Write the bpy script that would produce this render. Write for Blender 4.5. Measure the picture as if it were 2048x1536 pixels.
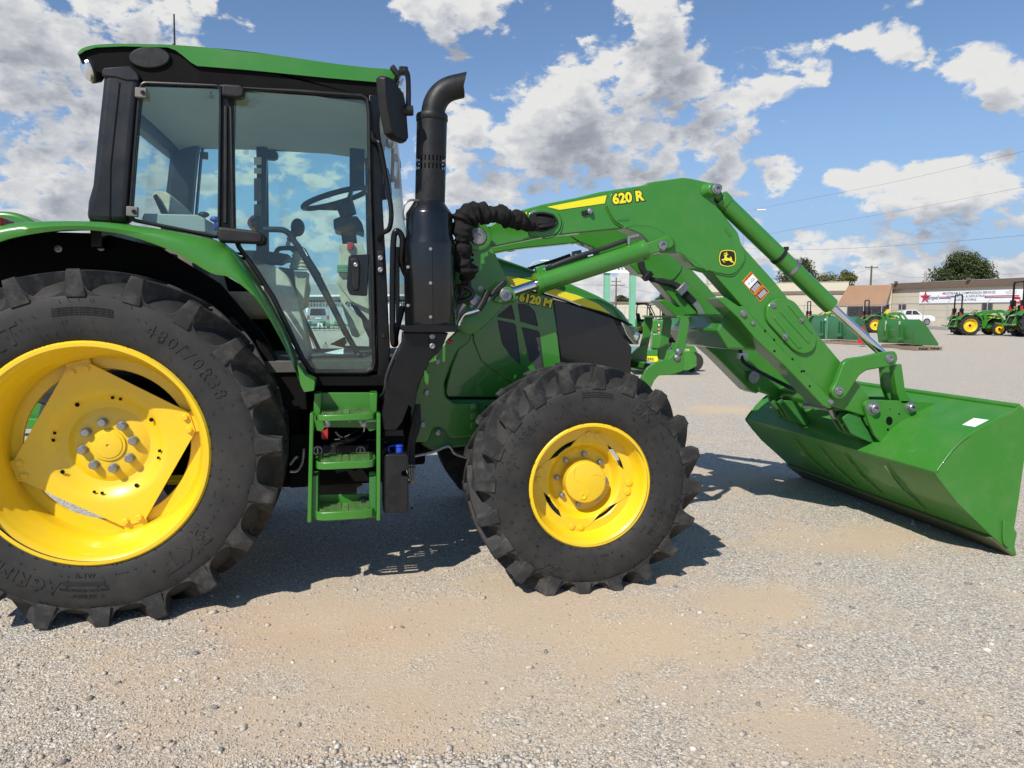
import bpy, bmesh, math, random
from mathutils import Vector, Matrix, noise as mnoise
R = math.radians
for o in list(bpy.data.objects): bpy.data.objects.remove(o)
SC = bpy.context.scene
COL = SC.collection

# ------------------------------------------------------------------ camera
FPX, YAW, HOR, CAM = 1420.0, R(12.0), 623.0, Vector((1.237, -4.62, 1.465))
PITCH = math.atan((768 - HOR) / FPX)
cd = bpy.data.cameras.new('camera'); cam = bpy.data.objects.new('camera', cd); COL.objects.link(cam)
cd.sensor_fit = 'HORIZONTAL'; cd.sensor_width = 36; cd.lens = FPX / 2048 * 36
cd.clip_start = 0.05; cd.clip_end = 6000
cam.location = CAM; cam.rotation_euler = (math.pi / 2 - PITCH, 0, -YAW)
SC.camera = cam
SC.render.resolution_x, SC.render.resolution_y = 1024, 768

# ------------------------------------------------------------------ light
SUN_TO = Vector((-0.65, -0.74, 1.0)).normalized()
SUN_EL = math.asin(SUN_TO.z)
sd = bpy.data.lights.new('sun', 'SUN'); sun = bpy.data.objects.new('sun', sd); COL.objects.link(sun)
sd.energy = 5.0; sd.angle = R(0.53); sd.color = (1.0, 0.955, 0.88)
sun.rotation_euler = SUN_TO.to_track_quat('Z', 'Y').to_euler(); sun.location = (-20, -25, 30)
SC.view_settings.view_transform = 'Standard'; SC.view_settings.look = 'None'
SC.view_settings.exposure = 0.0; SC.view_settings.gamma = 1.0; SC.view_settings.use_curve_mapping = False

# ------------------------------------------------------------------ pixel -> place helpers (photo is 2048 x 1536)
F0 = Vector((math.sin(YAW), math.cos(YAW), 0)); RT = Vector((math.cos(YAW), -math.sin(YAW), 0)); UP0 = Vector((0, 0, 1))
FW = F0 * math.cos(PITCH) - UP0 * math.sin(PITCH); UPV = UP0 * math.cos(PITCH) + F0 * math.sin(PITCH)
def ray(u, v): return FW + RT * ((u - 1024) / FPX) - UPV * ((v - 768) / FPX)
def PY(u, v, Y): r = ray(u, v); return CAM + r * ((Y - CAM.y) / r.y)
def PX(u, v, X): r = ray(u, v); return CAM + r * ((X - CAM.x) / r.x)
def PZ(u, v, Z=0.0): r = ray(u, v); return CAM + r * ((Z - CAM.z) / r.z)
def G(u, d, z=0.0):
    p = CAM + (F0 + RT * ((u - 1024) / FPX)) * d; p.z = z; return p
CR = {'f': (0, 0, 1), 'a': (0, 60, 3.657), 'b': (420, 60, 3.657), 'c': (420, 400, 3.657), 'd': (0, 420, 3.4133), 'e': (0, 840, 3.4133),
      's': (580, 740, 4.3875), 'w': (900, 700, 3.0722), 'h': (880, 380, 3.6577), '1': (1200, 330, 5.12), '2': (1400, 500, 3.84),
      '3': (1480, 680, 3.491), '4': (1240, 500, 5.485), '5': (1530, 480, 3.954), '6': (900, 380, 5.122), '7': (560, 560, 7.68),
      '8': (1820, 520, 8.535), 'D': (1430, 494, 33.4), 'm': (1190, 510, 8.083), 'n': (840, 560, 4.518), 'i': (460, 360, 5.906), 'k': (1460, 520, 15.36)}
def uv(cr, x, y): o = CR[cr]; return o[0] + x / o[2], o[1] + y / o[2]
def q(cr, Y, pts):                       # traced outline -> (x, z) in the plane y = Y
    r = []
    for p in pts:
        if isinstance(p, str): cr = p; continue
        w = PY(*uv(cr, *p), Y); r.append((w.x, w.z))
    return r
def q3(cr, pts):                         # (cx, cy, Y) -> 3-D points
    return [PY(*uv(cr, a, b), Y) for a, b, Y in pts]
def q1(cr, x, y, Y): return PY(*uv(cr, x, y), Y)

# ------------------------------------------------------------------ sky
def build_world():
    w = bpy.data.worlds.new('World'); SC.world = w; w.use_nodes = True
    nt = w.node_tree; nt.nodes.clear()
    def N(t, T): return t.nodes.new(T)
    def math_(t, op, a, b=None, c=None, clamp=False):
        n = N(t, 'ShaderNodeMath'); n.operation = op; n.use_clamp = clamp
        for i, v in enumerate((a, b, c)):
            if v is None: continue
            if isinstance(v, (int, float)): n.inputs[i].default_value = v
            else: t.links.new(v, n.inputs[i])
        return n.outputs[0]
    def vmath(t, op, a, b=None, c=None):
        n = N(t, 'ShaderNodeVectorMath'); n.operation = op
        for i, v in enumerate((a, b, c)):
            if v is None: continue
            if isinstance(v, tuple): n.inputs[i].default_value = v
            else: t.links.new(v, n.inputs[i])
        return n
    def maprange(t, v, a, b, c, d, kind='SMOOTHSTEP'):
        n = N(t, 'ShaderNodeMapRange'); n.interpolation_type = kind
        t.links.new(v, n.inputs[0])
        for i, x in enumerate((a, b, c, d)): n.inputs[i + 1].default_value = x
        return n.outputs[0]
    # cloud field as a function of direction
    g = bpy.data.node_groups.new('cloud_field', 'ShaderNodeTree')
    g.interface.new_socket('Vector', in_out='INPUT', socket_type='NodeSocketVector')
    g.interface.new_socket('Density', in_out='OUTPUT', socket_type='NodeSocketFloat')
    gi = N(g, 'NodeGroupInput'); go = N(g, 'NodeGroupOutput')
    dv = vmath(g, 'NORMALIZE', gi.outputs[0]).outputs[0]
    sp = N(g, 'ShaderNodeSeparateXYZ'); g.links.new(dv, sp.inputs[0])
    az = math_(g, 'ARCTAN2', sp.outputs[0], sp.outputs[1]); el = math_(g, 'ARCSINE', sp.outputs[2])
    cb = N(g, 'ShaderNodeCombineXYZ'); g.links.new(az, cb.inputs[0]); g.links.new(el, cb.inputs[1])
    # warp the lookup so that bank outlines billow
    nw = N(g, 'ShaderNodeTexNoise'); nw.inputs['Scale'].default_value = 7.0; nw.inputs['Detail'].default_value = 3.0; g.links.new(dv, nw.inputs['Vector'])
    wv = vmath(g, 'MULTIPLY_ADD', nw.outputs['Color'], (0.085, 0.07, 0), (-0.0425, -0.035, 0)).outputs[0]
    p = vmath(g, 'ADD', cb.outputs[0], wv).outputs[0]
    BL = [(150, 40, 330, 120, .70), (40, 200, 220, 150, .65), (60, 330, 220, 130, .60), (250, 400, 200, 60, .30), (330, 110, 170, 110, .50), (930, 15, 200, 60, .95), (1270, 0, 90, 40, .6),
          (1325, 60, 80, 62, .70), (1290, 200, 150, 110, .80), (1125, 165, 80, 75, .75), (1080, 270, 130, 75, .70), (1230, 315, 260, 75, .66),
          (1495, 155, 65, 55, .9), (1510, 300, 110, 80, .8), (1000, 400, 200, 50, .5), (930, 280, 70, 80, .8), (1430, 385, 150, 34, .40),
          (1620, 145, 75, 75, 1.3), (1810, 60, 90, 60, 1.1), (1915, 145, 75, 60, 1.0), (2020, 150, 60, 80, 1.1),
          (1715, 385, 130, 46, .7), (1880, 335, 150, 34, .6), (1800, 430, 100, 34, .40), (1985, 400, 80, 50, .45), (1620, 505, 160, 26, .42), (1900, 510, 200, 26, .36), (1660, 440, 120, 36, -.35), (1930, 470, 90, 24, -.25),
          (1510, 430, 60, 26, .45), (1750, 570, 300, 26, .40), (1250, 560, 220, 40, .42), (680, 390, 260, 100, .42), (560, 300, 160, 60, .28),
          (650, 60, 190, 110, -.8), (1085, 60, 70, 80, -.6), (1560, 30, 140, 70, -.6), (1700, 230, 150, 90, -.75), (1870, 240, 150, 50, -.6), (1660, 320, 120, 40, -.5),
          (1990, 250, 110, 40, -.4), (700, 220, 160, 110, -.45), (1960, 40, 70, 55, -.5), (1550, 220, 34, 50, -.5), (500, 180, 100, 120, -.2), (1010, 160, 40, 60, -.4)]
    # coverage of the cloud banks, tabulated over azimuth (32 stops) and elevation (12 bands held in 3 ramps x RGBA)
    AZ0, AZ1, EL0, DEL, NB = R(-30), R(54), R(0.0), R(2.3), 12
    blobs = []
    for (bu, bv, rx, ry, wt) in BL:
        d = ray(bu, bv).normalized(); blobs.append((math.atan2(d.x, d.y), math.asin(d.z), rx / FPX * .93, ry / FPX * .93, wt))
    def cover(a, e):
        t = 0
        for a0, e0, sx, sy, wt in blobs:
            k = (1.45 - math.hypot((a - a0) / sx, (e - e0) / sy)) / 1.3; k = min(1, max(0, k)); t += wt * k * k * (3 - 2 * k)
        edge = min(1, max(0, min(a - AZ0, AZ1 - a) / R(7)))
        return min(1, max(0, .5 + min(t, .62) * edge * .6))
    sx = N(g, 'ShaderNodeSeparateXYZ'); g.links.new(p, sx.inputs[0])
    ta = maprange(g, sx.outputs[0], AZ0, AZ1, 0, 1, 'LINEAR')
    acc = None
    for rI in range(3):
        rp = N(g, 'ShaderNodeValToRGB'); rp.color_ramp.interpolation = 'LINEAR'; g.links.new(ta, rp.inputs[0]); els = rp.color_ramp.elements
        while len(els) < 32: els.new(.5)
        for i in range(32):
            els[i].position = i / 31; els[i].color = [cover(AZ0 + (AZ1 - AZ0) * i / 31, EL0 + DEL * (rI * 4 + c)) for c in range(4)]
        sc_ = N(g, 'ShaderNodeSeparateColor'); g.links.new(rp.outputs[0], sc_.inputs[0])
        for c in range(4):
            src = rp.outputs[1] if c == 3 else sc_.outputs[c]
            v = math_(g, 'MULTIPLY_ADD', src, 1 / .6, -.5 / .6)
            dd = math_(g, 'ABSOLUTE', math_(g, 'MULTIPLY_ADD', sx.outputs[1], 1 / DEL, -(EL0 / DEL + rI * 4 + c)))
            wgt = math_(g, 'SUBTRACT', 1.0, dd, clamp=True); acc = math_(g, 'MULTIPLY', v, wgt) if acc is None else math_(g, 'MULTIPLY_ADD', v, wgt, acc)
    st = vmath(g, 'MULTIPLY', dv, (1, 1, 1.7)).outputs[0]
    n1 = N(g, 'ShaderNodeTexNoise'); n1.inputs['Scale'].default_value = 5.0; n1.inputs['Detail'].default_value = 2.0; g.links.new(st, n1.inputs['Vector'])
    n2 = N(g, 'ShaderNodeTexNoise'); n2.inputs['Scale'].default_value = 21.0; n2.inputs['Detail'].default_value = 7.0; n2.inputs['Roughness'].default_value = 0.60
    n2.inputs['Distortion'].default_value = 0.15; g.links.new(st, n2.inputs['Vector'])
    big = maprange(g, n1.outputs['Fac'], 0.42, 0.75, -0.10, 0.30, 'LINEAR')
    det = math_(g, 'MULTIPLY_ADD', n2.outputs['Fac'], 1.75, -0.875)
    for sc_v, amp in ((24.0, 0.50),):                    # rounded cumulus heads
        vo = N(g, 'ShaderNodeTexVoronoi'); vo.feature = 'F1'; vo.inputs['Scale'].default_value = sc_v
        wv2 = vmath(g, 'MULTIPLY_ADD', n2.outputs['Color'], (0.07, 0.07, 0.07), (-0.035, -0.035, -0.035)).outputs[0]
        g.links.new(vmath(g, 'ADD', st, wv2).outputs[0], vo.inputs['Vector'])
        det = math_(g, 'ADD', det, math_(g, 'MULTIPLY_ADD', vo.outputs['Distance'], -amp, amp * 0.46))
    D = math_(g, 'ADD', math_(g, 'ADD', acc, big), det)
    D = math_(g, 'ADD', D, maprange(g, el, R(1.5), R(9.0), 0.36, 0.0, 'LINEAR'))
    D = math_(g, 'SUBTRACT', D, 0.26)
    g.links.new(D, go.inputs[0])
    # shade
    tc = N(nt, 'ShaderNodeTexCoord')
    def field(off):
        gn = N(nt, 'ShaderNodeGroup'); gn.node_tree = g
        if off: v = vmath(nt, 'ADD', tc.outputs['Generated'], off).outputs[0]
        else: v = tc.outputs['Generated']
        nt.links.new(v, gn.inputs[0]); return gn.outputs[0]
    d0 = field(None); d1 = field((-0.026, -0.006, 0.052))
    mask = maprange(nt, d0, -0.02, 0.24, 0.0, 1.0)
    lit = math_(nt, 'MULTIPLY_ADD', math_(nt, 'SUBTRACT', d0, d1), 0.80, 0.76)
    thick = maprange(nt, d0, 0.14, 0.62, 0.0, 0.50)
    lit = math_(nt, 'SUBTRACT', lit, thick, clamp=True)
    ramp = N(nt, 'ShaderNodeValToRGB'); nt.links.new(lit, ramp.inputs[0])
    cr = ramp.color_ramp
    cr.elements[0].position = 0.0; cr.elements[0].color = (.29, .315, .375, 1)
    cr.elements[1].position = 1.0; cr.elements[1].color = (.87, .87, .86, 1)
    e = cr.elements.new(.32); e.color = (.40, .43, .49, 1); e = cr.elements.new(.66); e.color = (.63, .65, .69, 1)
    sky = N(nt, 'ShaderNodeTexSky'); sky.sky_type = 'NISHITA'; sky.sun_disc = False
    sky.sun_elevation = SUN_EL; sky.sun_rotation = math.atan2(SUN_TO.x, SUN_TO.y)
    sky.altitude = 400; sky.air_density = 1.0; sky.dust_density = 0.0; sky.ozone_density = 4.5
    scl = vmath(nt, 'SCALE', ramp.outputs[0]); scl.inputs['Scale'].default_value = 1 / .14
    mix = N(nt, 'ShaderNodeMix'); mix.data_type = 'RGBA'
    # pale air low over the horizon, all round
    spz = N(nt, 'ShaderNodeSeparateXYZ'); nt.links.new(tc.outputs['Generated'], spz.inputs[0])
    air = N(nt, 'ShaderNodeMix'); air.data_type = 'RGBA'; nt.links.new(maprange(nt, spz.outputs[2], 0.0, 0.34, 0.85, 0.0), air.inputs[0])
    nt.links.new(sky.outputs[0], air.inputs[6]); air.inputs[7].default_value = (.31 / .14, .47 / .14, .74 / .14, 1)
    nt.links.new(mask, mix.inputs[0]); nt.links.new(air.outputs[2], mix.inputs[6]); nt.links.new(scl.outputs[0], mix.inputs[7])
    bg = N(nt, 'ShaderNodeBackground'); bg.inputs[1].default_value = 0.128
    nt.links.new(mix.outputs[2], bg.inputs[0])
    out = N(nt, 'ShaderNodeOutputWorld'); nt.links.new(bg.outputs[0], out.inputs[0])
    w.cycles.sampling_method = 'MANUAL'; w.cycles.sample_map_resolution = 512
build_world()
cy_ = SC.cycles
cy_.max_bounces = 7; cy_.diffuse_bounces = 3; cy_.glossy_bounces = 3; cy_.transmission_bounces = 4; cy_.transparent_max_bounces = 14
cy_.caustics_reflective = False; cy_.caustics_refractive = False
# ------------------------------------------------------------------ materials
MATS = {}
def mat(name, col, rough=.5, metal=0.0, coat=0.0, spec=.5, noise=None, bump=None, emit=None, dust=0.0):
    """noise = (scale, other colour, amount low, amount high); bump = (scale, strength, distance)"""
    m = bpy.data.materials.new(name); m.use_nodes = True; MATS[name] = m
    nt = m.node_tree; b = nt.nodes['Principled BSDF']
    b.inputs['Base Color'].default_value = (*col, 1); b.inputs['Roughness'].default_value = rough
    b.inputs['Metallic'].default_value = metal; b.inputs['Coat Weight'].default_value = coat; b.inputs['Coat Roughness'].default_value = .04
    b.inputs['Specular IOR Level'].default_value = spec
    tc = nt.nodes.new('ShaderNodeTexCoord')
    if noise:
        s, c2, lo, hi = noise
        n = nt.nodes.new('ShaderNodeTexNoise'); n.inputs['Scale'].default_value = s; n.inputs['Detail'].default_value = 6; n.inputs['Roughness'].default_value = .65
        nt.links.new(tc.outputs['Object'], n.inputs['Vector'])
        mr = nt.nodes.new('ShaderNodeMapRange'); nt.links.new(n.outputs['Fac'], mr.inputs[0])
        for i, x in enumerate((.35, .7, lo, hi)): mr.inputs[i + 1].default_value = x
        mx = nt.nodes.new('ShaderNodeMix'); mx.data_type = 'RGBA'
        nt.links.new(mr.outputs[0], mx.inputs[0]); mx.inputs[6].default_value = (*col, 1); mx.inputs[7].default_value = (*c2, 1)
        nt.links.new(mx.outputs[2], b.inputs['Base Color'])
        rr = nt.nodes.new('ShaderNodeMapRange'); nt.links.new(n.outputs['Fac'], rr.inputs[0])
        for i, x in enumerate((.3, .75, rough * .85, min(1, rough * 1.25))): rr.inputs[i + 1].default_value = x
        nt.links.new(rr.outputs[0], b.inputs['Roughness'])
    if dust:                                    # road dust settled in drifting patches and specks
        src = b.inputs['Base Color'].links[0].from_socket if b.inputs['Base Color'].links else None
        n1 = nt.nodes.new('ShaderNodeTexNoise'); n1.inputs['Scale'].default_value = 4.5; n1.inputs['Detail'].default_value = 9; n1.inputs['Roughness'].default_value = .72; nt.links.new(tc.outputs['Object'], n1.inputs['Vector'])
        mr = nt.nodes.new('ShaderNodeMapRange'); nt.links.new(n1.outputs['Fac'], mr.inputs[0])
        for i, x in enumerate((.46, .72, 0, dust)): mr.inputs[i + 1].default_value = x
        mx = nt.nodes.new('ShaderNodeMix'); mx.data_type = 'RGBA'; nt.links.new(mr.outputs[0], mx.inputs[0]); mx.inputs[7].default_value = (.36, .31, .22, 1)
        if src: nt.links.new(src, mx.inputs[6])
        else: mx.inputs[6].default_value = (*col, 1)
        nt.links.new(mx.outputs[2], b.inputs['Base Color'])
    if bump:
        n = nt.nodes.new('ShaderNodeTexNoise'); n.inputs['Scale'].default_value = bump[0]; n.inputs['Detail'].default_value = 4
        nt.links.new(tc.outputs['Object'], n.inputs['Vector'])
        bp = nt.nodes.new('ShaderNodeBump'); bp.inputs['Strength'].default_value = bump[1]; bp.inputs['Distance'].default_value = bump[2]
        nt.links.new(n.outputs['Fac'], bp.inputs['Height']); nt.links.new(bp.outputs[0], b.inputs['Normal'])
    if emit: b.inputs['Emission Color'].default_value = (*emit[:3], 1); b.inputs['Emission Strength'].default_value = emit[3]
    return m
def glass(name, tint, refl=1.0, rough=0.0):
    m = bpy.data.materials.new(name); m.use_nodes = True; MATS[name] = m
    nt = m.node_tree; nt.nodes.clear()
    tr = nt.nodes.new('ShaderNodeBsdfTransparent'); tr.inputs[0].default_value = (*tint, 1)
    gl = nt.nodes.new('ShaderNodeBsdfGlossy'); gl.inputs['Roughness'].default_value = rough; gl.inputs[0].default_value = (refl, refl, refl, 1)
    lw = nt.nodes.new('ShaderNodeLayerWeight'); lw.inputs[0].default_value = .5      # Schlick reflection, the same from both sides
    pw = nt.nodes.new('ShaderNodeMath'); pw.operation = 'POWER'; pw.inputs[1].default_value = 5.0; nt.links.new(lw.outputs['Facing'], pw.inputs[0])
    fr = nt.nodes.new('ShaderNodeMath'); fr.operation = 'MULTIPLY_ADD'; fr.inputs[1].default_value = .95; fr.inputs[2].default_value = .045; nt.links.new(pw.outputs[0], fr.inputs[0])
    mx = nt.nodes.new('ShaderNodeMixShader'); o = nt.nodes.new('ShaderNodeOutputMaterial')
    nt.links.new(fr.outputs[0], mx.inputs[0]); nt.links.new(tr.outputs[0], mx.inputs[1]); nt.links.new(gl.outputs[0], mx.inputs[2]); nt.links.new(mx.outputs[0], o.inputs[0])
    return m
mat('green', (.036, .198, .016), .32, coat=.38, noise=(3.0, (.044, .212, .024), 0, .6), bump=(2.2, .07, .02), dust=.07)
mat('green_bucket', (.038, .205, .019), .45, coat=.20, spec=.35, noise=(2.0, (.048, .21, .030), 0, .8), bump=(3.0, .14, .02), dust=.12)
mat('green_cast', (.030, .17, .028), .45, coat=.15, noise=(14, (.045, .16, .04), 0, .7), bump=(60, .25, .004))
mat('green_hood', (.030, .178, .018), .25, coat=.7, noise=(2, (.034, .19, .022), 0, .5), dust=.04)
mat('green_worn', (.030, .17, .025), .45, coat=.1, noise=(30, (.30, .26, .14), 0, .55))
mat('green_light', (.16, .42, .27), .6, noise=(3, (.20, .46, .31), 0, 1))
mat('yellow', (.85, .575, .010), .32, coat=.45, noise=(3, (.80, .53, .018), 0, .8), bump=(2, .05, .02), dust=.13)
mat('yellow_decal', (.82, .72, .02), .35)
mat('black_decal', (.012, .012, .012), .4)
mat('rubber', (.020, .0196, .0192), .70, spec=.35, noise=(7, (.038, .036, .034), 0, .8), bump=(90, .12, .003), dust=.05)
mat('rubber_lug', (.025, .0245, .024), .72, spec=.32, noise=(11, (.10, .095, .085), -.35, .7), bump=(70, .3, .004))
mat('rubber_text', (.019, .0187, .0183), .62, spec=.3)
mat('black_paint', (.004, .004, .0045), .30, coat=.1, spec=.3, noise=(12, (.011, .0105, .010), 0, .5))
mat('black_gloss', (.004, .004, .0045), .24, coat=.35, noise=(5, (.008, .008, .008), 0, .6))
mat('black_plastic', (.009, .009, .0095), .48, spec=.35, noise=(18, (.020, .019, .018), 0, .5), bump=(260, .35, .0015), dust=.03)
mat('black_matte', (.005, .005, .005), .8, spec=.12, noise=(10, (.011, .0105, .010), 0, .6))
mat('black_mesh', (.010, .010, .010), .6, noise=(7, (.022, .022, .024), 0, .8))
mat('charcoal', (.013, .0135, .015), .36, spec=.4, noise=(8, (.026, .026, .027), 0, .6), bump=(200, .3, .001))
mat('fabric_black', (.010, .010, .010), .95, spec=.2, noise=(30, (.022, .020, .019), 0, .8), bump=(70, .9, .006))
mat('hose', (.012, .012, .013), .5, noise=(25, (.03, .03, .03), 0, .4))
mat('chrome', (.80, .80, .82), .09, metal=1.0)
mat('zinc', (.40, .40, .41), .42, metal=.85, noise=(60, (.22, .22, .23), 0, .9))
mat('steel', (.42, .42, .43), .4, metal=.7, noise=(30, (.25, .25, .25), 0, .8))
mat('grey_plastic', (.19, .175, .16), .6, noise=(20, (.15, .14, .13), 0, 1))
mat('pale_grey', (.40, .40, .39), .5)
mat('slat_grey', (.075, .075, .075), .5)
mat('beige', (.66, .61, .48), .65, noise=(12, (.40, .37, .28), 0, 1))
mat('headliner', (.72, .72, .66), .9, noise=(3, (.66, .66, .60), 0, 1))
mat('beige_dark', (.20, .185, .145), .7)
mat('floor_mat', (.07, .07, .065), .8, noise=(25, (.13, .12, .105), 0, .8))
mat('red', (.55, .02, .02), .35, coat=.4)
mat('orange', (.85, .22, .02), .4)
mat('amber', (.80, .18, .01), .2, coat=.5)
mat('blue', (.02, .07, .55), .35, coat=.3)
mat('paper', (.78, .80, .80), .7)
mat('lens', (.75, .76, .78), .12, metal=.85)
mat('reflector', (.62, .62, .62), .18, metal=.9)
mat('rust', (.045, .07, .025), .6, noise=(6, (.16, .06, .025), 0, .5))
mat('edge_steel', (.05, .10, .035), .5, noise=(9, (.12, .07, .04), 0, .8))
mat('antenna', (.015, .015, .015), .5)
glass('cab_glass', (.865, .955, .94), .9)
glass('cab_glass_far', (.86, .96, .93), .5)
glass('windshield', (.84, .95, .93), .45)
glass('lamp_glass', (.92, .93, .94), .9, .02)

# ------------------------------------------------------------------ mesh helpers
class MB:
    def __init__(s): s.v = []; s.f = []
    def add(s, vs, fs):
        o = len(s.v); s.v += [tuple(v) for v in vs]; s.f += [[i + o for i in f] for f in fs]; return s
    def box(s, x0, x1, y0, y1, z0, z1):
        return s.add([(x0, y0, z0), (x1, y0, z0), (x1, y1, z0), (x0, y1, z0), (x0, y0, z1), (x1, y0, z1), (x1, y1, z1), (x0, y1, z1)],
                     [(0, 3, 2, 1), (4, 5, 6, 7), (0, 1, 5, 4), (1, 2, 6, 5), (2, 3, 7, 6), (3, 0, 4, 7)])
    def obox(s, c, ax, ay, az, h):             # oriented box, unit axes, half sizes
        c = Vector(c); vs = []
        for sz in (-1, 1):
            for sx, sy in ((-1, -1), (1, -1), (1, 1), (-1, 1)): vs.append(c + ax * h[0] * sx + ay * h[1] * sy + az * h[2] * sz)
        return s.add(vs, [(0, 3, 2, 1), (4, 5, 6, 7), (0, 1, 5, 4), (1, 2, 6, 5), (2, 3, 7, 6), (3, 0, 4, 7)])
    def prism(s, pts, y0, y1, pts2=None):      # outline (x, z) between y0 and y1 (y0 < y1)
        a = sum(pts[i][0] * pts[(i + 1) % len(pts)][1] - pts[(i + 1) % len(pts)][0] * pts[i][1] for i in range(len(pts)))
        if a < 0: pts = pts[::-1]; pts2 = pts2[::-1] if pts2 else None
        pb = pts2 or pts; n = len(pts)
        vs = [(x, y0, z) for x, z in pts] + [(x, y1, z) for x, z in pb]
        fs = [list(range(n)), list(range(2 * n - 1, n - 1, -1))] + [[j, i, i + n, j + n] for i in range(n) for j in [(i + 1) % n]]
        return s.add(vs, fs)
    def prism_z(s, pts, z0, z1):
        a = sum(pts[i][0] * pts[(i + 1) % len(pts)][1] - pts[(i + 1) % len(pts)][0] * pts[i][1] for i in range(len(pts)))
        if a < 0: pts = pts[::-1]
        n = len(pts)
        return s.add([(x, y, z0) for x, y in pts] + [(x, y, z1) for x, y in pts],
                     [list(range(n - 1, -1, -1)), list(range(n, 2 * n))] + [[i, j, j + n, i + n] for i in range(n) for j in [(i + 1) % n]])
    def ring(s, outer, inner, y0, y1):         # frame between two outlines of equal length
        n = len(outer)
        a = sum(outer[i][0] * outer[(i + 1) % n][1] - outer[(i + 1) % n][0] * outer[i][1] for i in range(n))
        if a < 0: outer, inner = outer[::-1], inner[::-1]
        vs = [(x, y0, z) for x, z in outer] + [(x, y0, z) for x, z in inner] + [(x, y1, z) for x, z in outer] + [(x, y1, z) for x, z in inner]
        fs = []
        for i in range(n):
            j = (i + 1) % n
            fs += [[i, j, n + j, n + i], [2 * n + j, 2 * n + i, 3 * n + i, 3 * n + j], [j, i, 2 * n + i, 2 * n + j], [n + i, n + j, 3 * n + j, 3 * n + i]]
        return s.add(vs, fs)
    def tube(s, path, r, n=10, caps=True, closed=False):
        path = [Vector(p) for p in path]; m = len(path); rs = r if isinstance(r, (list, tuple)) else [r] * m
        tg = []
        for i in range(m):
            a = path[(i - 1) % m] if (i or closed) else path[0]; b = path[(i + 1) % m] if (i < m - 1 or closed) else path[-1]
            t = b - a; tg.append(t.normalized() if t.length > 1e-9 else Vector((0, 0, 1)))
        u = tg[0].orthogonal().normalized(); vs = []; fs = []
        for i in range(m):
            u = (u - tg[i] * u.dot(tg[i])); u = u.normalized() if u.length > 1e-6 else tg[i].orthogonal().normalized()
            w = tg[i].cross(u)
            for k in range(n):
                a = 2 * math.pi * k / n; vs.append(path[i] + (u * math.cos(a) + w * math.sin(a)) * rs[i])
        for i in range(m if closed else m - 1):
            for k in range(n):
                a, b = i * n + k, i * n + (k + 1) % n; c, d = ((i + 1) % m) * n + k, ((i + 1) % m) * n + (k + 1) % n
                fs.append([a, b, d, c])
        if caps and not closed: fs += [list(range(n - 1, -1, -1)), list(range((m - 1) * n, m * n))]
        return s.add(vs, fs)
    def cyl(s, p0, p1, r0, r1=None, n=20): return s.tube([p0, p1], [r0, r0 if r1 is None else r1], n)
    def lathe(s, prof, c, axis, n=48, caps=False, a0=0.0):     # prof = (r, t) along axis from c
        c = Vector(c); axis = Vector(axis).normalized(); u = axis.orthogonal().normalized()
        if abs(axis.y) > .9: u = Vector((1, 0, 0))
        if abs(axis.z) > .9: u = Vector((1, 0, 0))
        w = axis.cross(u); vs = []; fs = []; m = len(prof)
        for r, t in prof:
            for k in range(n):
                a = a0 + 2 * math.pi * k / n; vs.append(c + axis * t + (u * math.cos(a) + w * math.sin(a)) * r)
        for i in range(m - 1):
            for k in range(n):
                a, b = i * n + k, i * n + (k + 1) % n; fs.append([a, b, b + n, a + n])
        if caps: fs += [list(range(n - 1, -1, -1)), list(range((m - 1) * n, m * n))]
        return s.add(vs, fs)
    def sphere(s, c, r, n=14, m=8, sc=(1, 1, 1)):
        c = Vector(c); vs = []; fs = []
        for i in range(m + 1):
            ph = math.pi * i / m
            for k in range(n):
                a = 2 * math.pi * k / n
                vs.append((c.x + r * sc[0] * math.sin(ph) * math.cos(a), c.y + r * sc[1] * math.sin(ph) * math.sin(a), c.z + r * sc[2] * math.cos(ph)))
        for i in range(m):
            for k in range(n):
                a, b = i * n + k, i * n + (k + 1) % n; fs.append([a + n, b + n, b, a])
        return s.add(vs, fs)
    def loft(s, secs, closed=True, caps=True):  # sections of equal point count
        n = len(secs[0]); vs = [p for sec in secs for p in sec]; fs = []
        for i in range(len(secs) - 1):
            for k in range(n if closed else n - 1):
                a, b = i * n + k, i * n + (k + 1) % n; fs.append([a, b, b + n, a + n])
        if caps: fs += [list(range(n - 1, -1, -1)), list(range((len(secs) - 1) * n, len(secs) * n))]
        return s.add(vs, fs)
    def build(s, name, m, parent=None, bevel=0, seg=2, smooth=38, fix=False, loc=None):
        me = bpy.data.meshes.new(name); me.from_pydata(s.v, [], s.f); me.validate()
        if fix:
            bm = bmesh.new(); bm.from_mesh(me); bmesh.ops.remove_doubles(bm, verts=bm.verts, dist=1e-5)
            bmesh.ops.recalc_face_normals(bm, faces=bm.faces); bm.to_mesh(me); bm.free()
        me.materials.append(MATS[m] if isinstance(m, str) else m)
        if smooth:
            me.shade_smooth(); me.set_sharp_from_angle(angle=R(smooth))
        o = bpy.data.objects.new(name, me); COL.objects.link(o)
        if parent is not None: o.parent = parent
        if loc is not None: o.location = loc
        if bevel:
            b = o.modifiers.new('bevel', 'BEVEL'); b.width = bevel; b.segments = seg; b.limit_method = 'ANGLE'; b.angle_limit = R(35)
            b.harden_normals = False; b.use_clamp_overlap = True
        return o
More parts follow.
